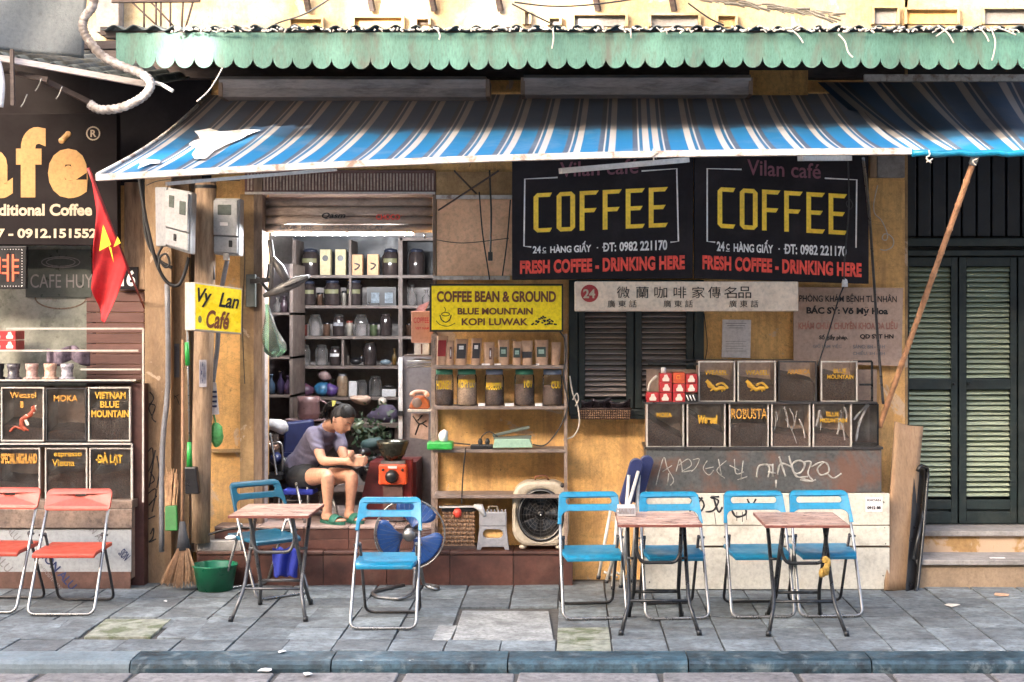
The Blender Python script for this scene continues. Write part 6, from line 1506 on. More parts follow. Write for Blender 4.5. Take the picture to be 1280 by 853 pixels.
# navy folded chairs leaning on the wall
for k, (dx, la) in enumerate(((0, 'folded navy chair leaning on the ochre wall, front one'), (13, 'folded navy chair leaning on the ochre wall, rear one'))):
    Y = -.56+.08*k; t = T('folded_chair', la, 'folded chair', P(780+dx, 728, Y), 'folded navy chairs leaning on the wall')
    wht = mat('white_chair_tube', (.58, .55, .5), .4, .1, dirt=(.3, .22, .15), dscale=14, damt=.6)
    a = (792+dx-3*k, 574-4*k+4); 
    v, f = shape2d([rrect(-.045, .045, -.16, .16, .044, 6)], .03, .008)
    ctr = P(789+dx, 603-4*k, Y); ang = R(-16); mb = MB()
    mb.add([(ctr.x+q.x*math.cos(ang)-q.y*math.sin(ang), ctr.y+q.z, ctr.z+q.x*math.sin(ang)+q.y*math.cos(ang)) for q in v], f); mb.build('padded_back', NAVYC, t)
    for (x0, y0, x1, y1, r_) in ((798+dx, 589, 758+dx, 727 if k == 0 else 722, .011), (786+dx, 594, 776+dx, 733 if k == 0 else 726, .011), (772+dx, 625, 766+dx, 735 if k == 0 else 728, .010), (764+dx, 633, 748+dx, 722, .010)):
        if k and x0 > 808: continue
        mb = MB(); mb.tube([P(x0, y0, Y-.03), P(x1, y1, Y-.08)], r_, 8); mb.build('tube', wht, t)
        mb = MB(); mb.tube([P(x1+.4, y1-2, Y-.08), P(x1, y1+2, Y-.08)], .014, 8); mb.build('rubber_foot', BLACKP, t)
    mb = MB(); mb.tube([P(755+dx, 715, Y-.07), P(772+dx, 722, Y-.07)], .009, 6); mb.build('crossbar', wht, t)

# ------------------------------------------------------------------ inside the doorway
YBK = 1.55                     # back shelf front
def pb(mb, a, b, t_, u, Y0, Y1, mi=0): return mb.pbox(a, b, t_, u, Y0, Y1, mi)
sh = T('back_shelf', 'dark wooden shelving unit along the back wall of the shop', 'shelf', P(440, 560, YBK))
SHELFY = [345, 383, 421.5, 458.5, 497.5]
for y in SHELFY:
    mb = MB(); pb(mb, 368, 499, y-1, y+2.6, YBK, YBK+.34); mb.build('shelf_board', WALN, sh)
    if y < 430: 
        mb = MB(); pb(mb, 503, 545, y-1, y+2.6, YBK, YBK+.34); mb.build('shelf_board', WALN, sh)
for a, b, t_, u in ((498, 503, 296, 600), (365, 370, 300, 600), (500, 545, 297, 301), (436, 439, 300, 383), (427, 430, 425, 458)):
    mb = MB(); pb(mb, a, b, t_, u, YBK-.005, YBK+.34 if b-a < 20 else YBK+.02); mb.build('upright', WALN, sh)
mb = MB(); pb(mb, 366, 545, 350, 510, YBK+.35, YBK+.37); pb(mb, 366, 545, 296, 350, YBK+.35, YBK+.37, 1); mb.build('back_board', [mat('pale_grey_back', (.36, .33, .32), .8, var=.15), NAVYK], sh)  # top part coloured dark for the shade behind the top shelf
def zsh(i): return PZ(SHELFY[i]-1, YBK)+.001
def jar(i, a, b, top, m, label, lid=None, lab=None, glint=True):
    Y = YBK+.10; cx = (PX(a, Y)+PX(b, Y))/2; r = (PX(b, Y)-PX(a, Y))/2; z0 = zsh(i); h = PZ(top, Y)-z0
    t = T('storage_jar', label, 'jar', (cx, Y, z0), 'glass jars on the back shelves')
    mb = MB(); mb.lathe((cx, Y, z0), [(0, 0), (r*.92, 0), (r, .01), (r, h*.72), (r*.75, h*.86), (r*.7, h*.9)], 20); mb.build('body', m, t)
    mb = MB(); mb.lathe((cx, Y, z0), [(r*.72, h*.86), (r*.78, h*.87), (r*.78, h*.96), (r*.3, h), (0, h)], 20); mb.build('lid', lid or JARD, t)
    if lab:
        mb = MB(); n = 8; pts = []
        for k in range(n+1):
            th = -.9+1.8*k/n; pts += [Vector((cx+(r+.002)*math.sin(th), Y-(r+.002)*math.cos(th), z0+h*.62)), Vector((cx+(r+.002)*math.sin(th), Y-(r+.002)*math.cos(th), z0+h*.46))]
        mb.add(pts, [(2*k, 2*k+1, 2*k+3, 2*k+2) for k in range(n)]); mb.build('label', lab, t)
    if glint: pass
def carton(i, a, b, top, m, label, em=None, Y=None, dep=.08):
    Y = YBK+.05; z0 = zsh(i); t = T('carton', label, 'carton', (PX((a+b)/2, Y), Y, z0), 'cartons on the back shelves')
    mb = MB(); mb.box(PX(a, Y), PX(b, Y), Y, Y+dep, z0, PZ(top, Y)); mb.build('box', m, t, bev=.002)
    if em:
        mb = MB(); c = P((a+b)/2, top+ (11 if em == 1 else 14), Y-.002)
        if em == 1: mb.lathe(c, [(0, 0), (.024, 0)], 14, axis='Y', sm=False)
        else: mb.stroke([((a+b)/2-3, top+11), ((a+b)/2+3, top+13), ((a+b)/2+1, top+17), ((a+b)/2-3, top+19)], 2.2, Y-.003)
        mb.build('emblem', BLACKP, t)
jar(0, 377, 399, 311, JARD, 'dark jar at the left end of the top back shelf', LIDB, LABELGR)
carton(0, 400, 413, 312, BOXC, 'tall cream carton with round emblem, left of two on the top shelf', 1)
carton(0, 419, 432, 312, BOXC, 'tall cream carton with round emblem, right of two on the top shelf', 1)
carton(0, 439, 453, 318.5, BOXO, 'short peach carton, left of two on the top shelf', 2)
carton(0, 459, 473, 318, BOXO, 'short peach carton, right of two on the top shelf', 2)
jar(0, 478, 499, 311, JARD, 'dark jar at the right end of the top shelf, left of the divider', LIDB, LABELGR)
jar(0, 511, 531, 311, JARD, 'dark jar on the top shelf right of the divider', LIDB)
jar(1, 376, 395, 351, JARD, 'dark jar at the left end of the second back shelf', LIDB, LABELGR)
jar(1, 405, 426, 350, JARD, 'dark jar with olive label, middle of three on the second shelf', LIDB, LABELGR)
jar(1, 433, 453, 350, JARD, 'dark jar with olive label, right of three on the second shelf', LIDB, LABELGR)
mb = MB(); Y = YBK+.04; mb.box(PX(459, Y), PX(495, Y), Y, Y+.15, zsh(1), PZ(359, Y)); bb = mb.build('dark_box', BLACKP, label='dark open box with two small packs on the second back shelf', cat='box')
for a in (464, 481):
    mb = MB(); pb(mb, a, a+10, 366, 379, Y-.006, Y-.001); mb.build('pack', mat('grey_blue_pack', (.12, .16, .2), .5, var=.5, scale=30), bb)
def bottle(cx_, i, top, r_, m, label, z0=None, Y=None):
    Y = YBK+.08 if Y is None else Y; c = P(cx_, 400, Y); z0 = zsh(i) if z0 is None else z0; h = PZ(top, Y)-z0
    mb = MB(); mb.lathe((c.x, Y, z0), [(0, 0), (r_, 0), (r_, h*.5), (r_*.35, h*.72), (r_*.35, h*.92), (r_*.5, h*.93), (r_*.5, h), (0, h)], 16); mb.build('bottle', m, label=label, cat='bottle')
bottle(515, 1, 356, .04, JARC, 'small round bottle with pump on the second shelf right of the divider')
bottle(533, 1, 362, .035, JARC, 'small round bottle half hidden beside the yellow sign on the second shelf')
jar(2, 386, 402, 393, JARC, 'cloudy empty jar, leftmost on the third back shelf', JARC)
jar(2, 416, 431, 393, JARD, 'dark filled jar between two cloudy ones on the third shelf', JARC, PLASTG)
jar(2, 443, 460, 393, JARC, 'cloudy empty jar, third along on the third shelf', JARC)
jar(2, 475, 490, 392, JARD, 'dark jar at the right end of the third shelf', JARD)
jar(3, 372, 388, 431, JARC, 'cloudy jar, leftmost on the fourth back shelf', JARC)
jar(3, 394, 410, 431, JARC, 'cloudy jar, second on the fourth back shelf', JARC)
jar(3, 412, 426, 433, JARD, 'dark jar with white label on the fourth shelf', JARC, PLASTW)
jar(3, 454, 471, 428, JARD, 'dark jar with glass stopper on the fourth shelf', JARC)
bottle(493, 3, 436, .018, mat('amber_bottle', (.12, .07, .02), .3), 'slim dark bottle with yellow label at the right of the fourth shelf')
mb = MB(); Y = YBK+.06; mb.ball(P(445, 452, Y), (.05, .04, .028), 12); mb.ball(P(452, 449, Y), (.02, .02, .03), 8); mb.build('black_pouch', BLACKP, label='black rumpled pouch on the fourth back shelf', cat='pouch')
mb = MB(); mb.ball(P(482, 453, Y), (.045, .03, .022), 12); mb.build('dark_tin', mat('blue_grey_tin', (.15, .2, .24), .3), label='blue-grey tin lying on the fourth back shelf', cat='tin')
carton(4, 436, 446, 477, PLASTW, 'narrow white carton on the lowest back shelf')
jar(4, 447, 459, 475, JARC, 'cloudy jar beside the white carton on the lowest shelf', JARC)
jar(4, 461, 477, 470, JARC, 'clear glass teapot jar with knob on the lowest shelf', JARC)
carton(4, 477.5, 495, 487, PLASTW, 'flat white pack at the right end of the lowest shelf')
mb = MB(); mb.ball(P(486, 483.5, YBK+.08), (.045, .03, .014), 10); mb.build('black_lid', BLACKP, label='black lid lying on the flat white pack', cat='lid')  # black lid on top of the white pack
jar(4, 421, 435, 466, mat('tan_jar', (.22, .15, .1), .3), 'tan jar with wrapped top on the lowest back shelf', PLASTG)
for (cx_, cy, w_, h_, m, la) in ((403, 487, .07, .055, mat('blue_pack', (.03, .13, .25), .4, var=.5, scale=20), 'blue glossy pack on the lowest back shelf'), (414, 488, .055, .05, mat('violet_pack', (.09, .05, .2), .4, var=.5, scale=20), 'violet pack beside the blue pack'), (383, 488, .06, .05, mat('plum_pack', (.09, .04, .08), .4, var=.5, scale=20), 'plum coloured pack at the left of the lowest shelf'), (406, 470, .05, .05, mat('mauve_pouch', (.22, .15, .15), .5), 'mauve pouch standing behind the blue pack')):
    mb = MB(); mb.ball(P(cx_, cy, YBK+.07), (w_, .05, h_), 10)
    for v in mb.v: v += Vector((noise.noise(v*20), 0, noise.noise(v*20+Vector((4, 4, 4)))))*.02
    mb.build('snack_pack', m, label=la, cat='pack')
# left dark cupboard with bottles
lcb = T('side_cupboard', 'dark open cupboard on the left side of the shop room', 'cupboard', P(345, 600, .9))
for y in (391, 446, 494, 545):
    mb = MB(); pb(mb, 330, 366, y, y+3, .9, 1.4); mb.build('shelf_board', WALN, lcb)
mb = MB(); pb(mb, 362, 366, 330, 600, .9, 1.4); mb.build('side_panel', WALN, lcb); mb = MB(); pb(mb, 330, 366, 330, 600, 1.41, 1.43); mb.build('back_board', DARKIN, lcb)
for (x, i_, top, m, la) in ((347, 391, 372, JARC, 'cloudy bottle on the upper shelf of the dark cupboard'), (355, 391, 370, mat('dark_bottle', (.06, .04, .05), .3), 'dark bottle beside the cloudy one in the cupboard'), (351, 494, 464, mat('violet_black_bottle', (.03, .02, .05), .2), 'dark bottle with white cap in the side cupboard'), (339, 494, 468, mat('navy_bottle', (.03, .05, .08), .2), 'navy bottle in the side cupboard'), (363-3, 494, 470, mat('purple_bottle', (.10, .06, .12), .3), 'purple bottle near the cupboard side')):
    bottle(x, 0, top, .03, m, la, PZ(i_, .9)+.001, 1.0)
# lit tube
tb = T('tube_light', 'lit fluorescent tube hanging under the roller shutter', 'lamp', P(428, 292, .12))
mb = MB(); mb.tube([P(343, 291.8, .16), P(515, 291.8, .16)], .0135, 10); mb.build('tube', TUBEL, tb)
mb = MB(); mb.box(PX(340, .16), PX(520, .16), .15, .19, PZ(289.5, .16), PZ(286, .16)); mb.build('batten', PLASTW, tb)
for x in (341, 517):
    mb = MB(); pb(mb, x-2, x+2, 286, 295, .15, .18); mb.build('end_holder', PLASTG, tb)
mb = MB(); mb.tube([P(531, 292, .05), P(531, 298, .05)], .006, 6); mb.build('switch_pull', BLACKP, label='small dark hook at the right end under the shutter', cat='hook')
# fridge / steel cabinet right
fg = T('steel_cabinet', 'tall grey steel cabinet at the right inside the doorway', 'cabinet', P(520, 640, .55))
mb = MB(); mb.box(PX(500, .55), PX(560, .55), .57, 1.1, ZF, PZ(446, .55)); mb.build('body', FRIDGE, fg)
mb = MB(); pb(mb, 498, 503, 447, 514, .54, .56); mb.build('edge_strip', PLASTW, fg); mb = MB(); pb(mb, 498, 503, 520, 549, .54, .56); mb.build('edge_strip', PLASTW, fg)
mb = MB(); pb(mb, 497, 504, 514, 520, .53, .56); mb.build('latch', BLACKP, fg)
ph = T('rotary_phone', 'orange rotary telephone on a small white shelf in the doorway', 'telephone', P(523, 512, .1))
mb = MB(); c = P(523, 512, .08); s = 1
mb.prism([(c.x-.07, .1, c.z), (c.x+.07, .1, c.z), (c.x+.065, .1, c.z+.05), (c.x+.035, .1, c.z+.09), (c.x-.03, .1, c.z+.09), (c.x-.06, .1, c.z+.04)], (0, .12, 0)); mb.build('body', mat('orange_brown_shell', (.36, .10, .035), .35), ph, bev=.012)
mb = MB(); mb.lathe((c.x-.012, .095, c.z+.045), [(0, -.006), (.028, -.006), (.034, .0), (.034, .006)], 18, axis='Y'); mb.build('dial', mat('dial_grey', (.2, .14, .12), .4), ph)
mb = MB(); mb.tube(smooth_path([(c.x-.05, .12, c.z+.105), (c.x-.02, .12, c.z+.118), (c.x+.03, .12, c.z+.118), (c.x+.06, .12, c.z+.105)], 4), .014, 8); mb.ball((c.x-.045, .11, c.z+.10), .02, 8); mb.ball((c.x+.055, .11, c.z+.10), .02, 8); mb.build('handset', mat('peach_plastic', (.55, .33, .25), .4), ph)
sb = T('phone_shelf', 'small white metal bracket shelf under the orange telephone', 'shelf', P(523, 514, .06))
mb = MB(); mb.box(PX(509, .04), PX(541, .04), .04, .25, PZ(515, .04), PZ(512.5, .04)); mb.build('board', ALU, sb)
mb = MB(); mb.bar(P(540, 514, .04), P(540, 548, .04), .014, .014); mb.build('bracket_leg', ALU, sb)
mb = MB(); mb.add([P(514, 517, .2), P(536, 517, .2), P(535, 550, .2), P(512, 547, .2)], [(0, 1, 2, 3)]); po_ = mb.build('pinned_calendar', mat('pinkish_paper', (.42, .30, .26), .8, var=.3, scale=12), label='pinkish paper with dark twig drawing under the telephone shelf', cat='paper', solid=.002)
mb = MB()
for pts in ([(516, 520), (524, 530), (533, 526)], [(524, 530), (519, 544)], [(522, 526), (528, 519)], [(527, 529), (534, 534)]): mb.stroke(pts, 1.6, .197)
mb.build('twig_drawing', BLACKP, po_)
mb = MB(); 
for y in (452, 456, 459): mb.tube([P(509, y, .1), P(541, y-2+1, .1)], .005, 5)
mb.tube([P(510, 452, .1), P(520, 449, .22), P(541, 450, .22)], .005, 5); mb.build('wire_tray', STEEL, label='thin wire tray hooked beside the shelf rack', cat='tray')
kb = T('kraft_box', 'brown kraft paper bag standing behind the yellow sign in the doorway', 'bag', P(527, 430, .18))
mb = MB(); pb(mb, 514, 543, 389, 429, .18, .28); mb.build('body', mat('red_brown_kraft', (.33, .16, .11), .7, var=.12), kb, bev=.003)
mb = MB(); text(mb, 'COFFEE', (517, 536, 397, 404), .178, 0, .02); text(mb, 'VIET NAM', (519, 536, 409, 412), .178, 0, .02); mb.build('lettering', CRIM, kb)
mb = MB(); mb.prism([P(519, 389, .19), P(531, 389, .19), P(536, 377, .19), P(524, 382, .19)], (0, .05, 0)); mb.build('torn_flap', mat('pink_flap', (.4, .2, .22), .7), kb)
mb = MB(); pb(mb, 517.5, 536, 429.5, 443.5, .16, .26); wbx = mb.build('white_box', PLASTW, label='small white box with a seam below the kraft bag', cat='box')
mb = MB(); pb(mb, 526.3, 527.5, 430, 443, .157, .16); mb.build('seam', BRN, wbx)
mb = MB(); mb.box(PX(505, .16), PX(543, .16), .155, .3, PZ(446, .16), PZ(443.8, .16)); mb.build('ledge', WALN, label='narrow dark ledge carrying the white box in the doorway', cat='ledge')
# maroon bench with grinder
mb = MB(); Y = .15
mb.prism([(PX(446, Y), Y, ZF), (PX(520, Y), Y, ZF), (PX(520, Y), Y, PZ(578, Y)), (PX(462, Y), Y, PZ(578, Y))], (0, .5, 0)); mb.build('maroon_bench', mat('maroon_vinyl', (.10, .012, .014), .4, var=.2), label='maroon covered low bench beside the seated woman', cat='bench')
gr = T('coffee_grinder', 'orange-red coffee grinder with a black bowl on top, in the doorway', 'coffee grinder', P(491, 655, -.02))
Yg_ = -.06
mb = MB(); pb(mb, 473, 508, 581, 606.5, Yg_, .12); mb.build('housing', ORNG, gr, bev=.012)
mb = MB(); mb.lathe(P(489.5, 596, Yg_-.012), [(0, -.03), (.03, -.03), (.036, -.02), (.046, 0), (.046, .02)], 18, axis='Y'); mb.build('grinding_drum', BLACKP, gr)
for x in (478.5, 503):
    mb = MB(); mb.lathe(P(x, 587.5, Yg_-.006), [(0, -.01), (.008, -.01), (.009, .01)], 10, axis='Y'); mb.build('knob', BLACKP, gr)
mb = MB(); pb(mb, 485, 496, 583, 586, Yg_-.006, Yg_); mb.build('name_plate', PLASTW, gr)
mb = MB(); pb(mb, 479, 503, 607, 650, Yg_+.03, .1); mb.build('stand', mat('grey_red_metal', (.13, .07, .06), .4, .3, var=.4, scale=12), gr)
mb = MB(); pb(mb, 500, 514, 575, 650, .02, .14); mb.build('red_side_panel', mat('deep_red_panel', (.22, .015, .012), .4), gr)
mb = MB(); c = P(491, 577, .02); mb.lathe(c, [(0, .0), (.05, .004), (.085, .05), (.108, .12), (.112, .142), (.105, .142), (.10, .12), (.0, .09)], 24); mb.build('bowl', mat('worn_black_bowl', (.05, .048, .035), .25, .6, var=.3), gr)
mb = MB(); pb(mb, 476, 506, 576.5, 580.5, -.03, .1); mb.build('hopper_collar', STEEL, gr)
# foliage and clutter behind
fo = T('potted_plant', 'dark leafy plant behind the seated woman', 'plant', P(468, 575, .7))
mb = MB()
for i in range(260):
    c = P(random.gauss(466, 14), random.gauss(545, 15), random.uniform(.55, .9)); s = random.uniform(.012, .03); a = random.uniform(0, 6.28); b_ = random.uniform(-1, 1)
    d1 = Vector((math.cos(a), b_*.5, math.sin(a)))*s; d2 = Vector((-math.sin(a), .4, math.cos(a)))*s*.45
    mb.add([c-d1, c-d2, c+d1, c+d2], [(0, 1, 2, 3)])
o = mb.build('foliage', LEAF, fo); o['kind'] = 'stuff'
mb = MB(); mb.lathe(P(466, 590, .7), [(0, 0), (.08, 0), (.11, .12), (.1, .12), (0, .11)], 16); mb.build('pot', BLACKP, fo)
mb = MB()
for i in range(5): mb.tube(smooth_path([P(466, 575, .7), P(466+random.uniform(-12, 12), 555, .7), P(466+random.uniform(-20, 20), 535, .7)], 4), .004, 5)
mb.build('stem', LEAF, fo)
for (a, b, t_, u, m, la, cat) in ((372, 400, 497, 524, mat('brown_jug_glaze', (.16, .09, .09), .35, var=.3), 'brown jug on the tray behind the woman', 'jug'), ):
    t = T('jug', la, cat, P(386, 524, .8)); mb = MB(); c = P(386, 524, .8)
    mb.lathe(c, [(0, 0), (.07, 0), (.085, .05), (.08, .12), (.085, .165), (.078, .165), (0, .03)], 18); mb.build('body', m, t)
    mb = MB(); mb.tube(smooth_path([c+Vector((.08, 0, .14)), c+Vector((.13, 0, .11)), c+Vector((.12, 0, .05)), c+Vector((.08, 0, .04))], 4), .009, 6); mb.build('handle', m, t)
mb = MB(); mb.lathe(P(382, 526.5, .8), [(0, 0), (.13, 0), (.15, .015), (.14, .015), (0, .006)], 24); mb.build('round_tray', mat('mauve_tray', (.30, .2, .2), .4), label='round mauve tray under the brown jug', cat='tray')
ct = T('work_table', 'dark cluttered low table at the back behind the woman', 'table', P(430, 600, .95))
mb = MB(); mb.box(PX(340, .7), PX(500, .7), .72, 1.3, PZ(530, .7)-.03, PZ(530, .7)); mb.build('tabletop', WALN, ct)
for x in (344, 496):
    for y in (.74, 1.25):
        mb = MB(); mb.box(PX(x, .7)-.02, PX(x, .7)+.02, y, y+.04, ZF, PZ(530, .7)-.031); mb.build('leg', WALN, ct)
for i, (x, y, w_, h_, m, la) in enumerate(((345, 532, 16, 10, PLASTW, 'white crumpled packet at the left behind the chair'), (452, 500, 14, 5, DARKG, 'dark folded cloth above the foliage'), (480, 520, 22, 16, mat('violet_black_cloth', (.035, .025, .05), .8), 'dark violet bundle beside the steel cabinet'), (455, 566, 10, 6, BLACKP, 'black lumpy bag beside the woman hands'), (466, 556, 16, 10, mat('dark_teal_sack', (.03, .07, .07), .7, var=.4), 'dark teal sack behind the grinder bowl'), (352, 588, 18, 20, BLACKP, 'black bag on the floor left of the woman'), (460, 590, 10, 12, BLACKP, 'black bundle before the maroon bench'))):
    Yq = (.5, .9, .85, .3, .5, .5, .4)[i]
    mb = MB(); mb.ball(P(x, y, Yq), (w_*S(Yq)*.9, .06, h_*S(Yq)*.9), 12)
    for v in mb.v: v += Vector((noise.noise(v*14), 0, noise.noise(v*14+Vector((4, 4, 4)))))*.03
    mb.build('bundle', m, label=la, cat='bundle')
mb = MB(); mb.ball(P(400, 645, .5), (.02, .02, .02), 6)
# chair under the woman and a tubular one at the left
wc = T('steel_chair', 'blue vinyl chair on chrome legs under the seated woman', 'chair', P(385, 650, .3))
zs_ = PZ(609, .15)
mb = MB(); mb.box(PX(360, .3), PX(398, .3)-.0, .10, .52, zs_-.05, zs_-.012); mb.build('seat', BLUECL, wc, bev=.012)
for a, b in (((370, 604, .08), (381, 645, -.06)), ((384, 604, .12), (386, 640, .12)), ((412, 610, .25), (423, 643, .15)), ((362, 604, .5), (354, 636, .6)), ((398, 606, .5), (402, 636, .6))):
    mb = MB(); p, q_ = P(*a), P(*b); q_.z = ZF+.005; mb.tube([p, q_], .010, 8); mb.build('leg', CHROME, wc)
mb = MB(); mb.slab([P(356, 528, .55), P(392, 524, .60), P(392, 570, .58), P(352, 572, .54)], (0, .04, 0)); mb.build('backrest', NAVYC, wc, bev=.02)
mb = MB(); mb.slab([P(354, 566, .5), P(368, 566, .5), P(366, 612, .5), P(352, 612, .5)], (0, .03, 0)); mb.build('side_cloth', NAVYC, wc)
tc = T('tubular_chair', 'bent chrome tubular chair at the left edge inside the doorway', 'chair', P(340, 645, .2))
for pts in ([(336, 545, .3), (338, 544, .3), (343, 575, .25), (348, 610, .2), (349, 640, .15)], [(340, 555, .3), (352, 556, .3), (353, 590, .3)], [(380, 602, .3), (366, 618, .3), (356, 628, .25)], [(352, 626, .2), (378, 625, .2)]):
    mb = MB(); mb.tube(smooth_path([P(*p) for p in pts], 4), .009, 8); mb.build('tube', CHROME, tc)
mb = MB(); pb(mb, 330, 352, 594, 600, .2, .5); mb.build('seat', BLACKP, tc)
cable([(240, 680, -.3), (262, 668, -.3), (300, 660, -.3), (352, 664, -.25), (372, 662, -.25)], .009, -.3, 'thick black cable along the step by the left table')

# small clutter filling the back shelves
cl = [(0, 403-3+0, 0)]
def tin(i, a, b, top, m, lid, label, dY=.2):
    Y = YBK+dY; cx = (PX(a, Y)+PX(b, Y))/2; r = (PX(b, Y)-PX(a, Y))/2; z0 = zsh(i); h = PZ(top, Y)-z0
    t = T('tin', label, 'tin', (cx, Y, z0), 'small tins on the back shelves')
    mb = MB(); mb.lathe((cx, Y, z0), [(0, 0), (r, 0), (r, h*.9)], 16); mb.build('body', m, t)
    mb = MB(); mb.lathe((cx, Y, z0), [(r*1.03, h*.85), (r*1.03, h), (0, h)], 16); mb.build('lid', lid, t)
TB = mat('brown_tin', (.17, .10, .07), .35, .3, var=.3); TG = mat('moss_tin', (.10, .13, .07), .4, var=.3); TR = mat('dull_red_tin', (.22, .05, .04), .4, var=.3); TW = mat('ivory_tin', (.42, .38, .33), .4, var=.2)
for a in ((2, 404, 413, 403, TB, BLACKP, 'small brown tin between the first two jars of the third shelf'), (2, 433, 441, 401, TW, TR, 'small ivory tin on the third shelf, left of the cloudy jar'), (2, 462, 472, 404, TG, BLACKP, 'moss coloured tin near the right of the third shelf'), (2, 375, 384, 404, TR, BLACKP, 'dull red tin at the left end of the third shelf'),
          (3, 428, 436, 443, TW, BLACKP, 'small ivory tin in the middle of the fourth shelf'), (4, 398, 408, 480, TB, TW, 'brown tin behind the blue pack on the lowest shelf'), (4, 409, 418, 474, TG, TW, 'moss tin behind the violet pack on the lowest shelf'), (4, 372, 380, 474, TR, TW, 'dull red tin at the left end of the lowest shelf'),
          (1, 396, 404, 366, TB, BLACKP, 'small brown tin between the first two jars of the second shelf'), (1, 427, 433, 364, TW, BLACKP, 'narrow ivory tin between jars of the second shelf'), (2, 507, 516, 404, TB, BLACKP, 'brown tin on the third shelf right of the divider'), (2, 519, 527, 400, TG, TW, 'moss tin behind the kraft bag right of the divider')): tin(*a)
for (x, y, w_, h_, Yq, m, la) in ((338, 560, 11, 9, .45, TB, 'brown lumpy sack low in the dark cupboard'), (345, 575, 9, 8, .4, NAVYC, 'navy bundle under the cupboard shelves'), (487, 545, 13, 14, .8, BLACKP, 'black bag hanging behind the grinder bowl'), (450, 535, 9, 9, .75, TG, 'moss green pouch among the dark leaves'), (478, 503, 7, 6, 1.0, TW, 'pale pouch on the dark table right of the woman')):
    mb = MB(); mb.ball(P(x, y, Yq), (w_*S(Yq)*.9, .05, h_*S(Yq)*.9), 12)
    for v in mb.v: v += Vector((noise.noise(v*14), 0, noise.noise(v*14+Vector((4, 4, 4)))))*.03
    mb.build('bundle', m, label=la, cat='bundle')
for pts, la in (([(240, 238, -.1), (246, 300, -.1), (243, 360, -.1), (240, 400, -.1)], 'thin black wire down the gap beside the post'), ([(300, 262, -.1), (306, 320, -.1), (303, 400, -.1), (306, 480, -.1)], 'thin wire running down the tan door pier'),
                ([(545, 300, -.08), (580, 304, -.08), (636, 298, -.08)], 'slack wire across the pinkish plaster panel'), ([(880, 392, -.03), (884, 430, -.03), (881, 452, -.03)], 'thin dark wire beside the paper notice'),
                ([(183, 232, -.3), (200, 226, -.35), (236, 224, -.35), (300, 226, -.3)], 'black cable running sideways above the meters')):
    cable(pts, .003, -.1, la)
# ------------------------------------------------------------------ the seated woman
def skin_mesh(chains, sub=2):
    """limbs as smoothly tapering closed tubes with round ends, fused later into one surface; an int starts a branch at that joint"""
    J = []; mb = MB()
    for ch in chains:
        pts = []
        for it in ch:
            if isinstance(it, int): pts.append(J[it]); continue
            r = it[1] if not isinstance(it[1], tuple) else sum(it[1])/2
            J.append((Vector(it[0]), r)); pts.append(J[-1])
        q4 = [Vector((p.x, p.y, p.z, r)) for p, r in pts]
        out = []
        for i in range(len(q4)-1):
            for k in range(5): out.append(q4[i].lerp(q4[i+1], k/5))
        out.append(q4[-1])
        for _ in range(2): out = [out[0]]+[out[i]*.5+(out[i-1]+out[i+1])*.25 for i in range(1, len(out)-1)]+[out[-1]]
        P3 = [Vector(q[:3]) for q in out]; R3 = [q[3] for q in out]
        mb.tube(P3, R3, 14)
        mb.ball(P3[0], R3[0], 14); mb.ball(P3[-1], R3[-1], 14)
    return (mb.v, mb.f)
def remesh(parts, vox, sm=4):
    me = bpy.data.meshes.new('r'); V, Fc = [], []
    for v, f in parts:
        o = len(V); V += v; Fc += [[i+o for i in q] for q in f]
    me.from_pydata(V, [], Fc); bm = bmesh.new(); bm.from_mesh(me); bmesh.ops.recalc_face_normals(bm, faces=bm.faces); bm.to_mesh(me); bm.free()
    ob = bpy.data.objects.new('r', me); col.objects.link(ob)
    m = ob.modifiers.new('r', 'REMESH'); m.mode = 'VOXEL'; m.voxel_size = vox
    s = ob.modifiers.new('s', 'SMOOTH'); s.factor = .5; s.iterations = sm
    r = ev_mesh(ob); bpy.data.objects.remove(ob); return r
pelvis = P(377, 590, .36); chest = P(392, 558, .30); nb_ = P(409, 535, .22); 
shR = P(392, 541, .16); shL = P(421, 541, .33)
elR = P(403, 577, .03); elL = P(432, 578, .16); wrR = P(436, 577, -.04); wrL = P(438, 573, .02)
hipR = P(376, 598, .28); hipL = P(396, 597, .38); knR = P(410, 594, -.06); knL = P(440, 594, .02)
anR = P(409, 648, .0-.03); anL = P(437, 647, .04)
anR.z = ZF+.065; anL.z = ZF+.065
hc = P(428, 523.5, .10)                                        # head centre
body_parts = []
body_parts.append(skin_mesh([[(pelvis, .105), (chest, .095), (nb_+Vector((0, .02, -.02)), .06), (nb_+Vector((.02, -.03, .025)), .042), (hc+Vector((-.03, .015, -.03)), .045)],
    [1, (shR, .048), (shR.lerp(elR, .5), .039), (elR, .033), (elR.lerp(wrR, .35), .031), (wrR, .020), (wrR+(wrR-elR).normalized()*.035, .026)],
    [1, (shL, .048), (shL.lerp(elL, .5), .039), (elL, .033), (elL.lerp(wrL, .35), .031), (wrL, .020), (wrL+(wrL-elL).normalized()*.035, .026)],
    [0, (hipR, .076), (hipR.lerp(knR, .5), .062), (knR, .045), (knR.lerp(anR, .3), .045), (knR.lerp(anR, .7), .031), (anR, .031)],
    [0, (hipL, .076), (hipL.lerp(knL, .5), .062), (knL, .045), (knL.lerp(anL, .3), .045), (knL.lerp(anL, .7), .031), (anL, .031)]]))
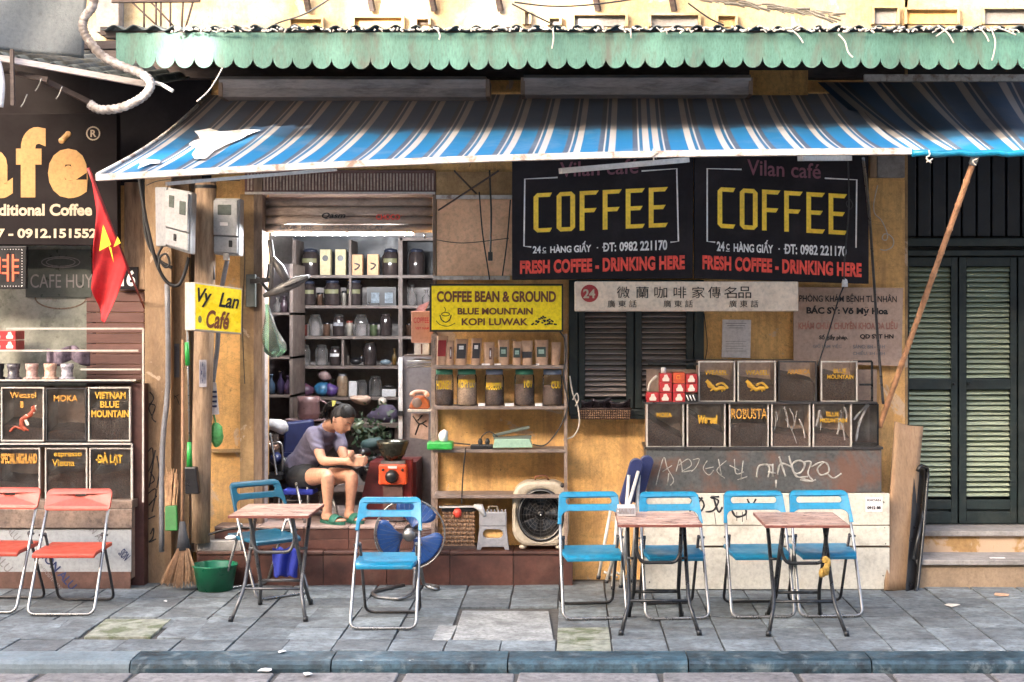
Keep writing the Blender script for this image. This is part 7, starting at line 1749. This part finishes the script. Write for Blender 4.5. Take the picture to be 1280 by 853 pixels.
for an, dirv in ((anR, Vector((.75, -.66, 0)).normalized()), (anL, Vector((.6, -.8, 0)).normalized())):
    s_ = dirv.cross(Vector((0, 0, 1)))
    h0 = Vector((an.x, an.y, ZF+.03))
    for q in (-.018, 0, .018): body_parts.append(skin_mesh([[(Vector((an.x, an.y, ZF+.08)), .028), (h0-dirv*.02+s_*q*.5+Vector((0, 0, .008)), .026), (h0+dirv*.06+s_*q+Vector((0, 0, .01)), .022), (h0+dirv*.115+s_*q*1.2, .015)]]))
    for k in range(5):
        o = s_*(-.030+.015*k); l = (.155, .16, .156, .148, .138)[k] if s_.x < 0 else (.138, .148, .156, .16, .155)[k]
        body_parts.append(skin_mesh([[(h0+dirv*.105+o, .0105), (h0+dirv*(l-.015)+o, .0105), (h0+dirv*l+o+Vector((0, 0, -.004)), .009)]], 1))
# hands: palm plus five bent fingers closing on the thing held between them
target = P(446, 575, -.04)
for wr, el, sgn in ((wrR, elR, 1), (wrL, elL, -1)):
    d = (wr-el).normalized(); pc = wr+d*.05; up = Vector((0, 0, 1)); side = d.cross(up).normalized()
    inward = side*(-1 if sgn > 0 else 1)             # towards the other hand
    for q in (.024, .008, -.008, -.024): body_parts.append(skin_mesh([[(wr+up*q*.5, .019), (pc+up*q, .0145), (pc+d*.03+up*q*1.05, .012)]], 1))
    for k in range(4):
        b0 = pc+d*.03+up*(.027-.018*k); L = (.028, .031, .029, .023)[k]
        p1 = b0+d*L+inward*.004; p2 = p1+(d*.55+inward*.8).normalized()*L*.8; p3 = p2+(inward-d*.35).normalized()*L*.6
        body_parts.append(skin_mesh([[(b0-d*.012, .0095), (p1, .0088), (p2, .0082), (p3, .0072)]], 1))
    t0 = pc-d*.012+up*.028; t1_ = t0+(d*.55+up*.35+inward*.7).normalized()*.03; t2_ = t1_+(d*.8+inward*.4).normalized()*.022
    body_parts.append(skin_mesh([[(t0, .012), (t1_, .0105), (t2_, .0085)]], 1))
# head: face turned right and down
fwd = Vector((.80, -.46, -.72)).normalized(); lat = fwd.cross(Vector((0, 0, 1))).normalized(); upv = lat.cross(fwd).normalized()
def head_pt(x, y, z): return hc+fwd*x+lat*y+upv*z
def head_surf(th, ph, grow=0):
    x = math.sin(th)*math.cos(ph); y = math.sin(th)*math.sin(ph); z = math.cos(th)
    X_ = x*.085; Yy = y*.069; Z_ = z*.102
    if z < 0: Yy *= 1-.34*(-z)**1.3; X_ = X_*(1-.10*(-z))+.018*(-z)
    if x > 0: X_ *= .96
    f = max(0, x)
    def g(cy, cz, sy, sz): return math.exp(-((y-cy)/sy)**2-((z-cz)/sz)**2)*(1 if x > 0 else 0)
    X_ += .020*g(0, -.22, .13, .16)+.010*g(0, -.02, .10, .22)                # nose
    X_ += .008*g(0, -.56, .26, .06)+.006*g(0, -.66, .24, .05)+.008*g(0, -.86, .3, .12)    # lips, chin
    X_ -= .011*g(.34, .02, .17, .10)+.011*g(-.34, .02, .17, .10)             # eye sockets
    X_ += .004*g(.36, .17, .25, .07)+.004*g(-.36, .17, .25, .07)+.004*g(.45, -.3, .2, .2)+.004*g(-.45, -.3, .2, .2)
    s = 1+grow
    return head_pt(X_*s, Yy*s, Z_*s)
hm = MB(); NT, NP = 40, 64
vs_ = [head_surf(math.pi*(i+.001)/NT, 2*math.pi*k/NP) for i in range(NT+1) for k in range(NP)]
hf_ = [(i*NP+k, i*NP+(k+1) % NP, (i+1)*NP+(k+1) % NP, (i+1)*NP+k) for i in range(NT) for k in range(NP)]
body_parts.append((vs_, hf_))
em = MB()
for s in (-1, 1): em.ball(head_pt(-.008, s*.071, -.012), (.013, .010, .026), 10)
body_parts.append((em.v, em.f))
wom = T('person', 'woman in grey-violet T-shirt and black shorts sitting in the doorway, looking down', 'person', Vector((pelvis.x, .15, ZF)))
V_, F_ = remesh(body_parts, .0055)
mb = MB(); mb.add(V_, F_, 0, True); mb.build('body', SKIN, wom)
# features
mb = MB()
for s in (-1, 1):
    pts = [head_surf(math.acos(.0+.06*math.cos((k-3)/3*1.2)-.03), s*(.22+.05*k)+0, .012) for k in range(7)]
    mb.tube(pts, .0018, 5)
    pts = [head_surf(math.acos(.20+.05*math.sin(k/6*3.14)), s*(.16+.075*k), .012) for k in range(7)]
    mb.tube(pts, .0028, 5)
mb.build('eyebrows_and_lashes', HAIR, wom)
mb = MB(); mb.tube([head_surf(math.acos(-.60-.02*math.cos(k/3*1.5-1.5)), -.20+.4*k/6, .012) for k in range(7)], [.001, .003, .0042, .0045, .0042, .003, .001], 6); mb.build('lips', mat('lips', (.30, .07, .06), .5), wom)
# hair: cap over the skull, hairline above the brow, gathered in a tail
mb = MB(); NT2, NP2 = 30, 56
vs_ = []
for i in range(NT2+1):
    for k in range(NP2):
        ph = 2*math.pi*k/NP2-math.pi
        q = abs(ph); lim = (.29+.09*min(1, q/1.1)**2+.34*max(0, min(1, (q-1.35)/.8)))*math.pi
        th = lim*i/NT2
        p = head_surf(th+.0005, ph, .075+.014*noise.noise(Vector((math.cos(ph)*7, math.sin(ph)*7, th*1.2)))*2+(.02 if i < NT2-1 else -.09))
        vs_.append(p)
mb.add(vs_, [(i*NP2+k, i*NP2+(k+1) % NP2, (i+1)*NP2+(k+1) % NP2, (i+1)*NP2+k) for i in range(NT2) for k in range(NP2)], 0, True)
for i in range(46):
    a = random.uniform(-1, 1)*.05; b_ = random.uniform(-.02, .02)
    mb.tube(smooth_path([head_pt(-.07, a*.5, .05+b_), head_pt(-.12, a, .03+b_), head_pt(-.135, a*1.2, -.03+b_), head_pt(-.12+random.uniform(-.02, .02), a*1.3, -.09+b_)], 4), [.008]*9+[.006, .005, .003, .002][:4], 5)
for i in range(70):
    ph = random.uniform(.25, 2.9)*random.choice((-1, 1)); l0 = (.29+.09*min(1, abs(ph)/1.1)**2+.34*max(0, min(1, (abs(ph)-1.35)/.8)))*math.pi
    pth = [head_surf(l0*(1-.8*k/6), ph+(math.copysign(math.pi, ph)-ph)*(k/6)**1.3*.8, .085+.012*math.sin(k)) for k in range(7)]+[head_pt(-.095, random.uniform(-.012, .012), .055)]
    mb.tube(smooth_path(pth, 3), .0022, 4)
mb.build('hair', HAIR, wom)
mb = MB()
mb.prism([P(414.5, 501, .02), P(420, 501.5, .02), P(418.5, 506.5, .02), P(415.5, 508.5, .02)], (0, .01, 0)); mb.build('hair_clip', mat('lime_clip', (.75, .75, .2), .4), wom)
# T-shirt
sp_ = [skin_mesh([[(pelvis+Vector((-.0, .0, .035)), .124), (pelvis.lerp(chest, .5)+Vector((-.005, 0, 0)), .110), (chest, .106), (nb_+Vector((-.012, .02, -.030)), .070)],
    [2, (shR+Vector((0, 0, .002)), .058), (shR.lerp(elR, .42), .050), (shR.lerp(elR, .52), .048)], [2, (shL, .058), (shL.lerp(elL, .42), .050), (shL.lerp(elL, .52), .048)]])]
V_, F_ = remesh(sp_, .009, 8)
mb = MB()
V2 = []
for v in V_:
    w_ = noise.noise(Vector((v.x*9+v.z*7, v.y*9, v.z*16)))*.010+.004*math.sin((v.x*.6+v.z)*90+noise.noise(v*8)*5)
    V2.append(v+Vector((w_*.6, -w_, w_*.3)))
mb.add(V2, F_, 0, True); mb.build('tshirt', SHIRT, wom)
# shorts
sp_ = [skin_mesh([[(pelvis+Vector((0, 0, .0)), .132), (pelvis+Vector((.01, -.02, -.035)), .12)], [1, (hipR, .104), (hipR.lerp(knR, .30), .094)], [1, (hipL, .104), (hipL.lerp(knL, .30), .094)]])]
V_, F_ = remesh(sp_, .009); mb = MB(); mb.add(V_, F_, 0, True); mb.build('shorts', SHORTS, wom)
# sandals
for an, dirv in ((anR, Vector((.75, -.66, 0)).normalized()), (anL, Vector((.6, -.8, 0)).normalized())):
    s_ = dirv.cross(Vector((0, 0, 1))); h0 = Vector((an.x, an.y, ZF+.001))
    sd = T('sandal', 'green rubber sandal on the woman\'s right foot, nearer the left table' if an is anR else 'green rubber sandal on the woman\'s left foot, beside the bench', 'sandal', h0)
    mb = MB(); pts = []
    for k in range(20):
        a = 2*math.pi*k/20; L = .125*math.cos(a); W2 = (.044+.006*math.cos(a))*math.sin(a); pts.append(h0+dirv*(.055+L)+s_*W2)
    mb.prism(pts, (0, 0, .018)); mb.build('sole', SLIP, sd)
    mb = MB()
    def stp(u, v):
        a = math.pi*u; return h0+dirv*(.07+.065*v)+s_*(.047*math.cos(a))+Vector((0, 0, .012+(.052-.012*v)*math.sin(a)))
    mb.grid(stp, 12, 4); mb.build('strap', SLIP, sd, solid=.006)
# what she holds
mb = MB(); c = (wrR+wrL)/2+Vector((.052, -.02, -.03)); mb.ball(c, (.038, .03, .024), 12)
for v in mb.v: v += Vector((noise.noise(v*50), noise.noise(v*50+Vector((9, 0, 0))), noise.noise(v*50+Vector((0, 7, 0)))))*.012
mb.build('white_cloth', TISSUE, label='small white cloth held in the seated woman\'s hands', cat='cloth')
mb = MB()
for a in range(5):
    mb.tube([c+Vector((.03, -.01, .03)), c+Vector((.05+.012*math.cos(a), -.01, .045+.02*math.sin(a*1.3)))], [.006, .003], 5)
mb.build('pale_sprig', mat('pale_sprig', (.6, .62, .45), .7), label='pale sprig sticking out of the woman\'s hands', cat='sprig')
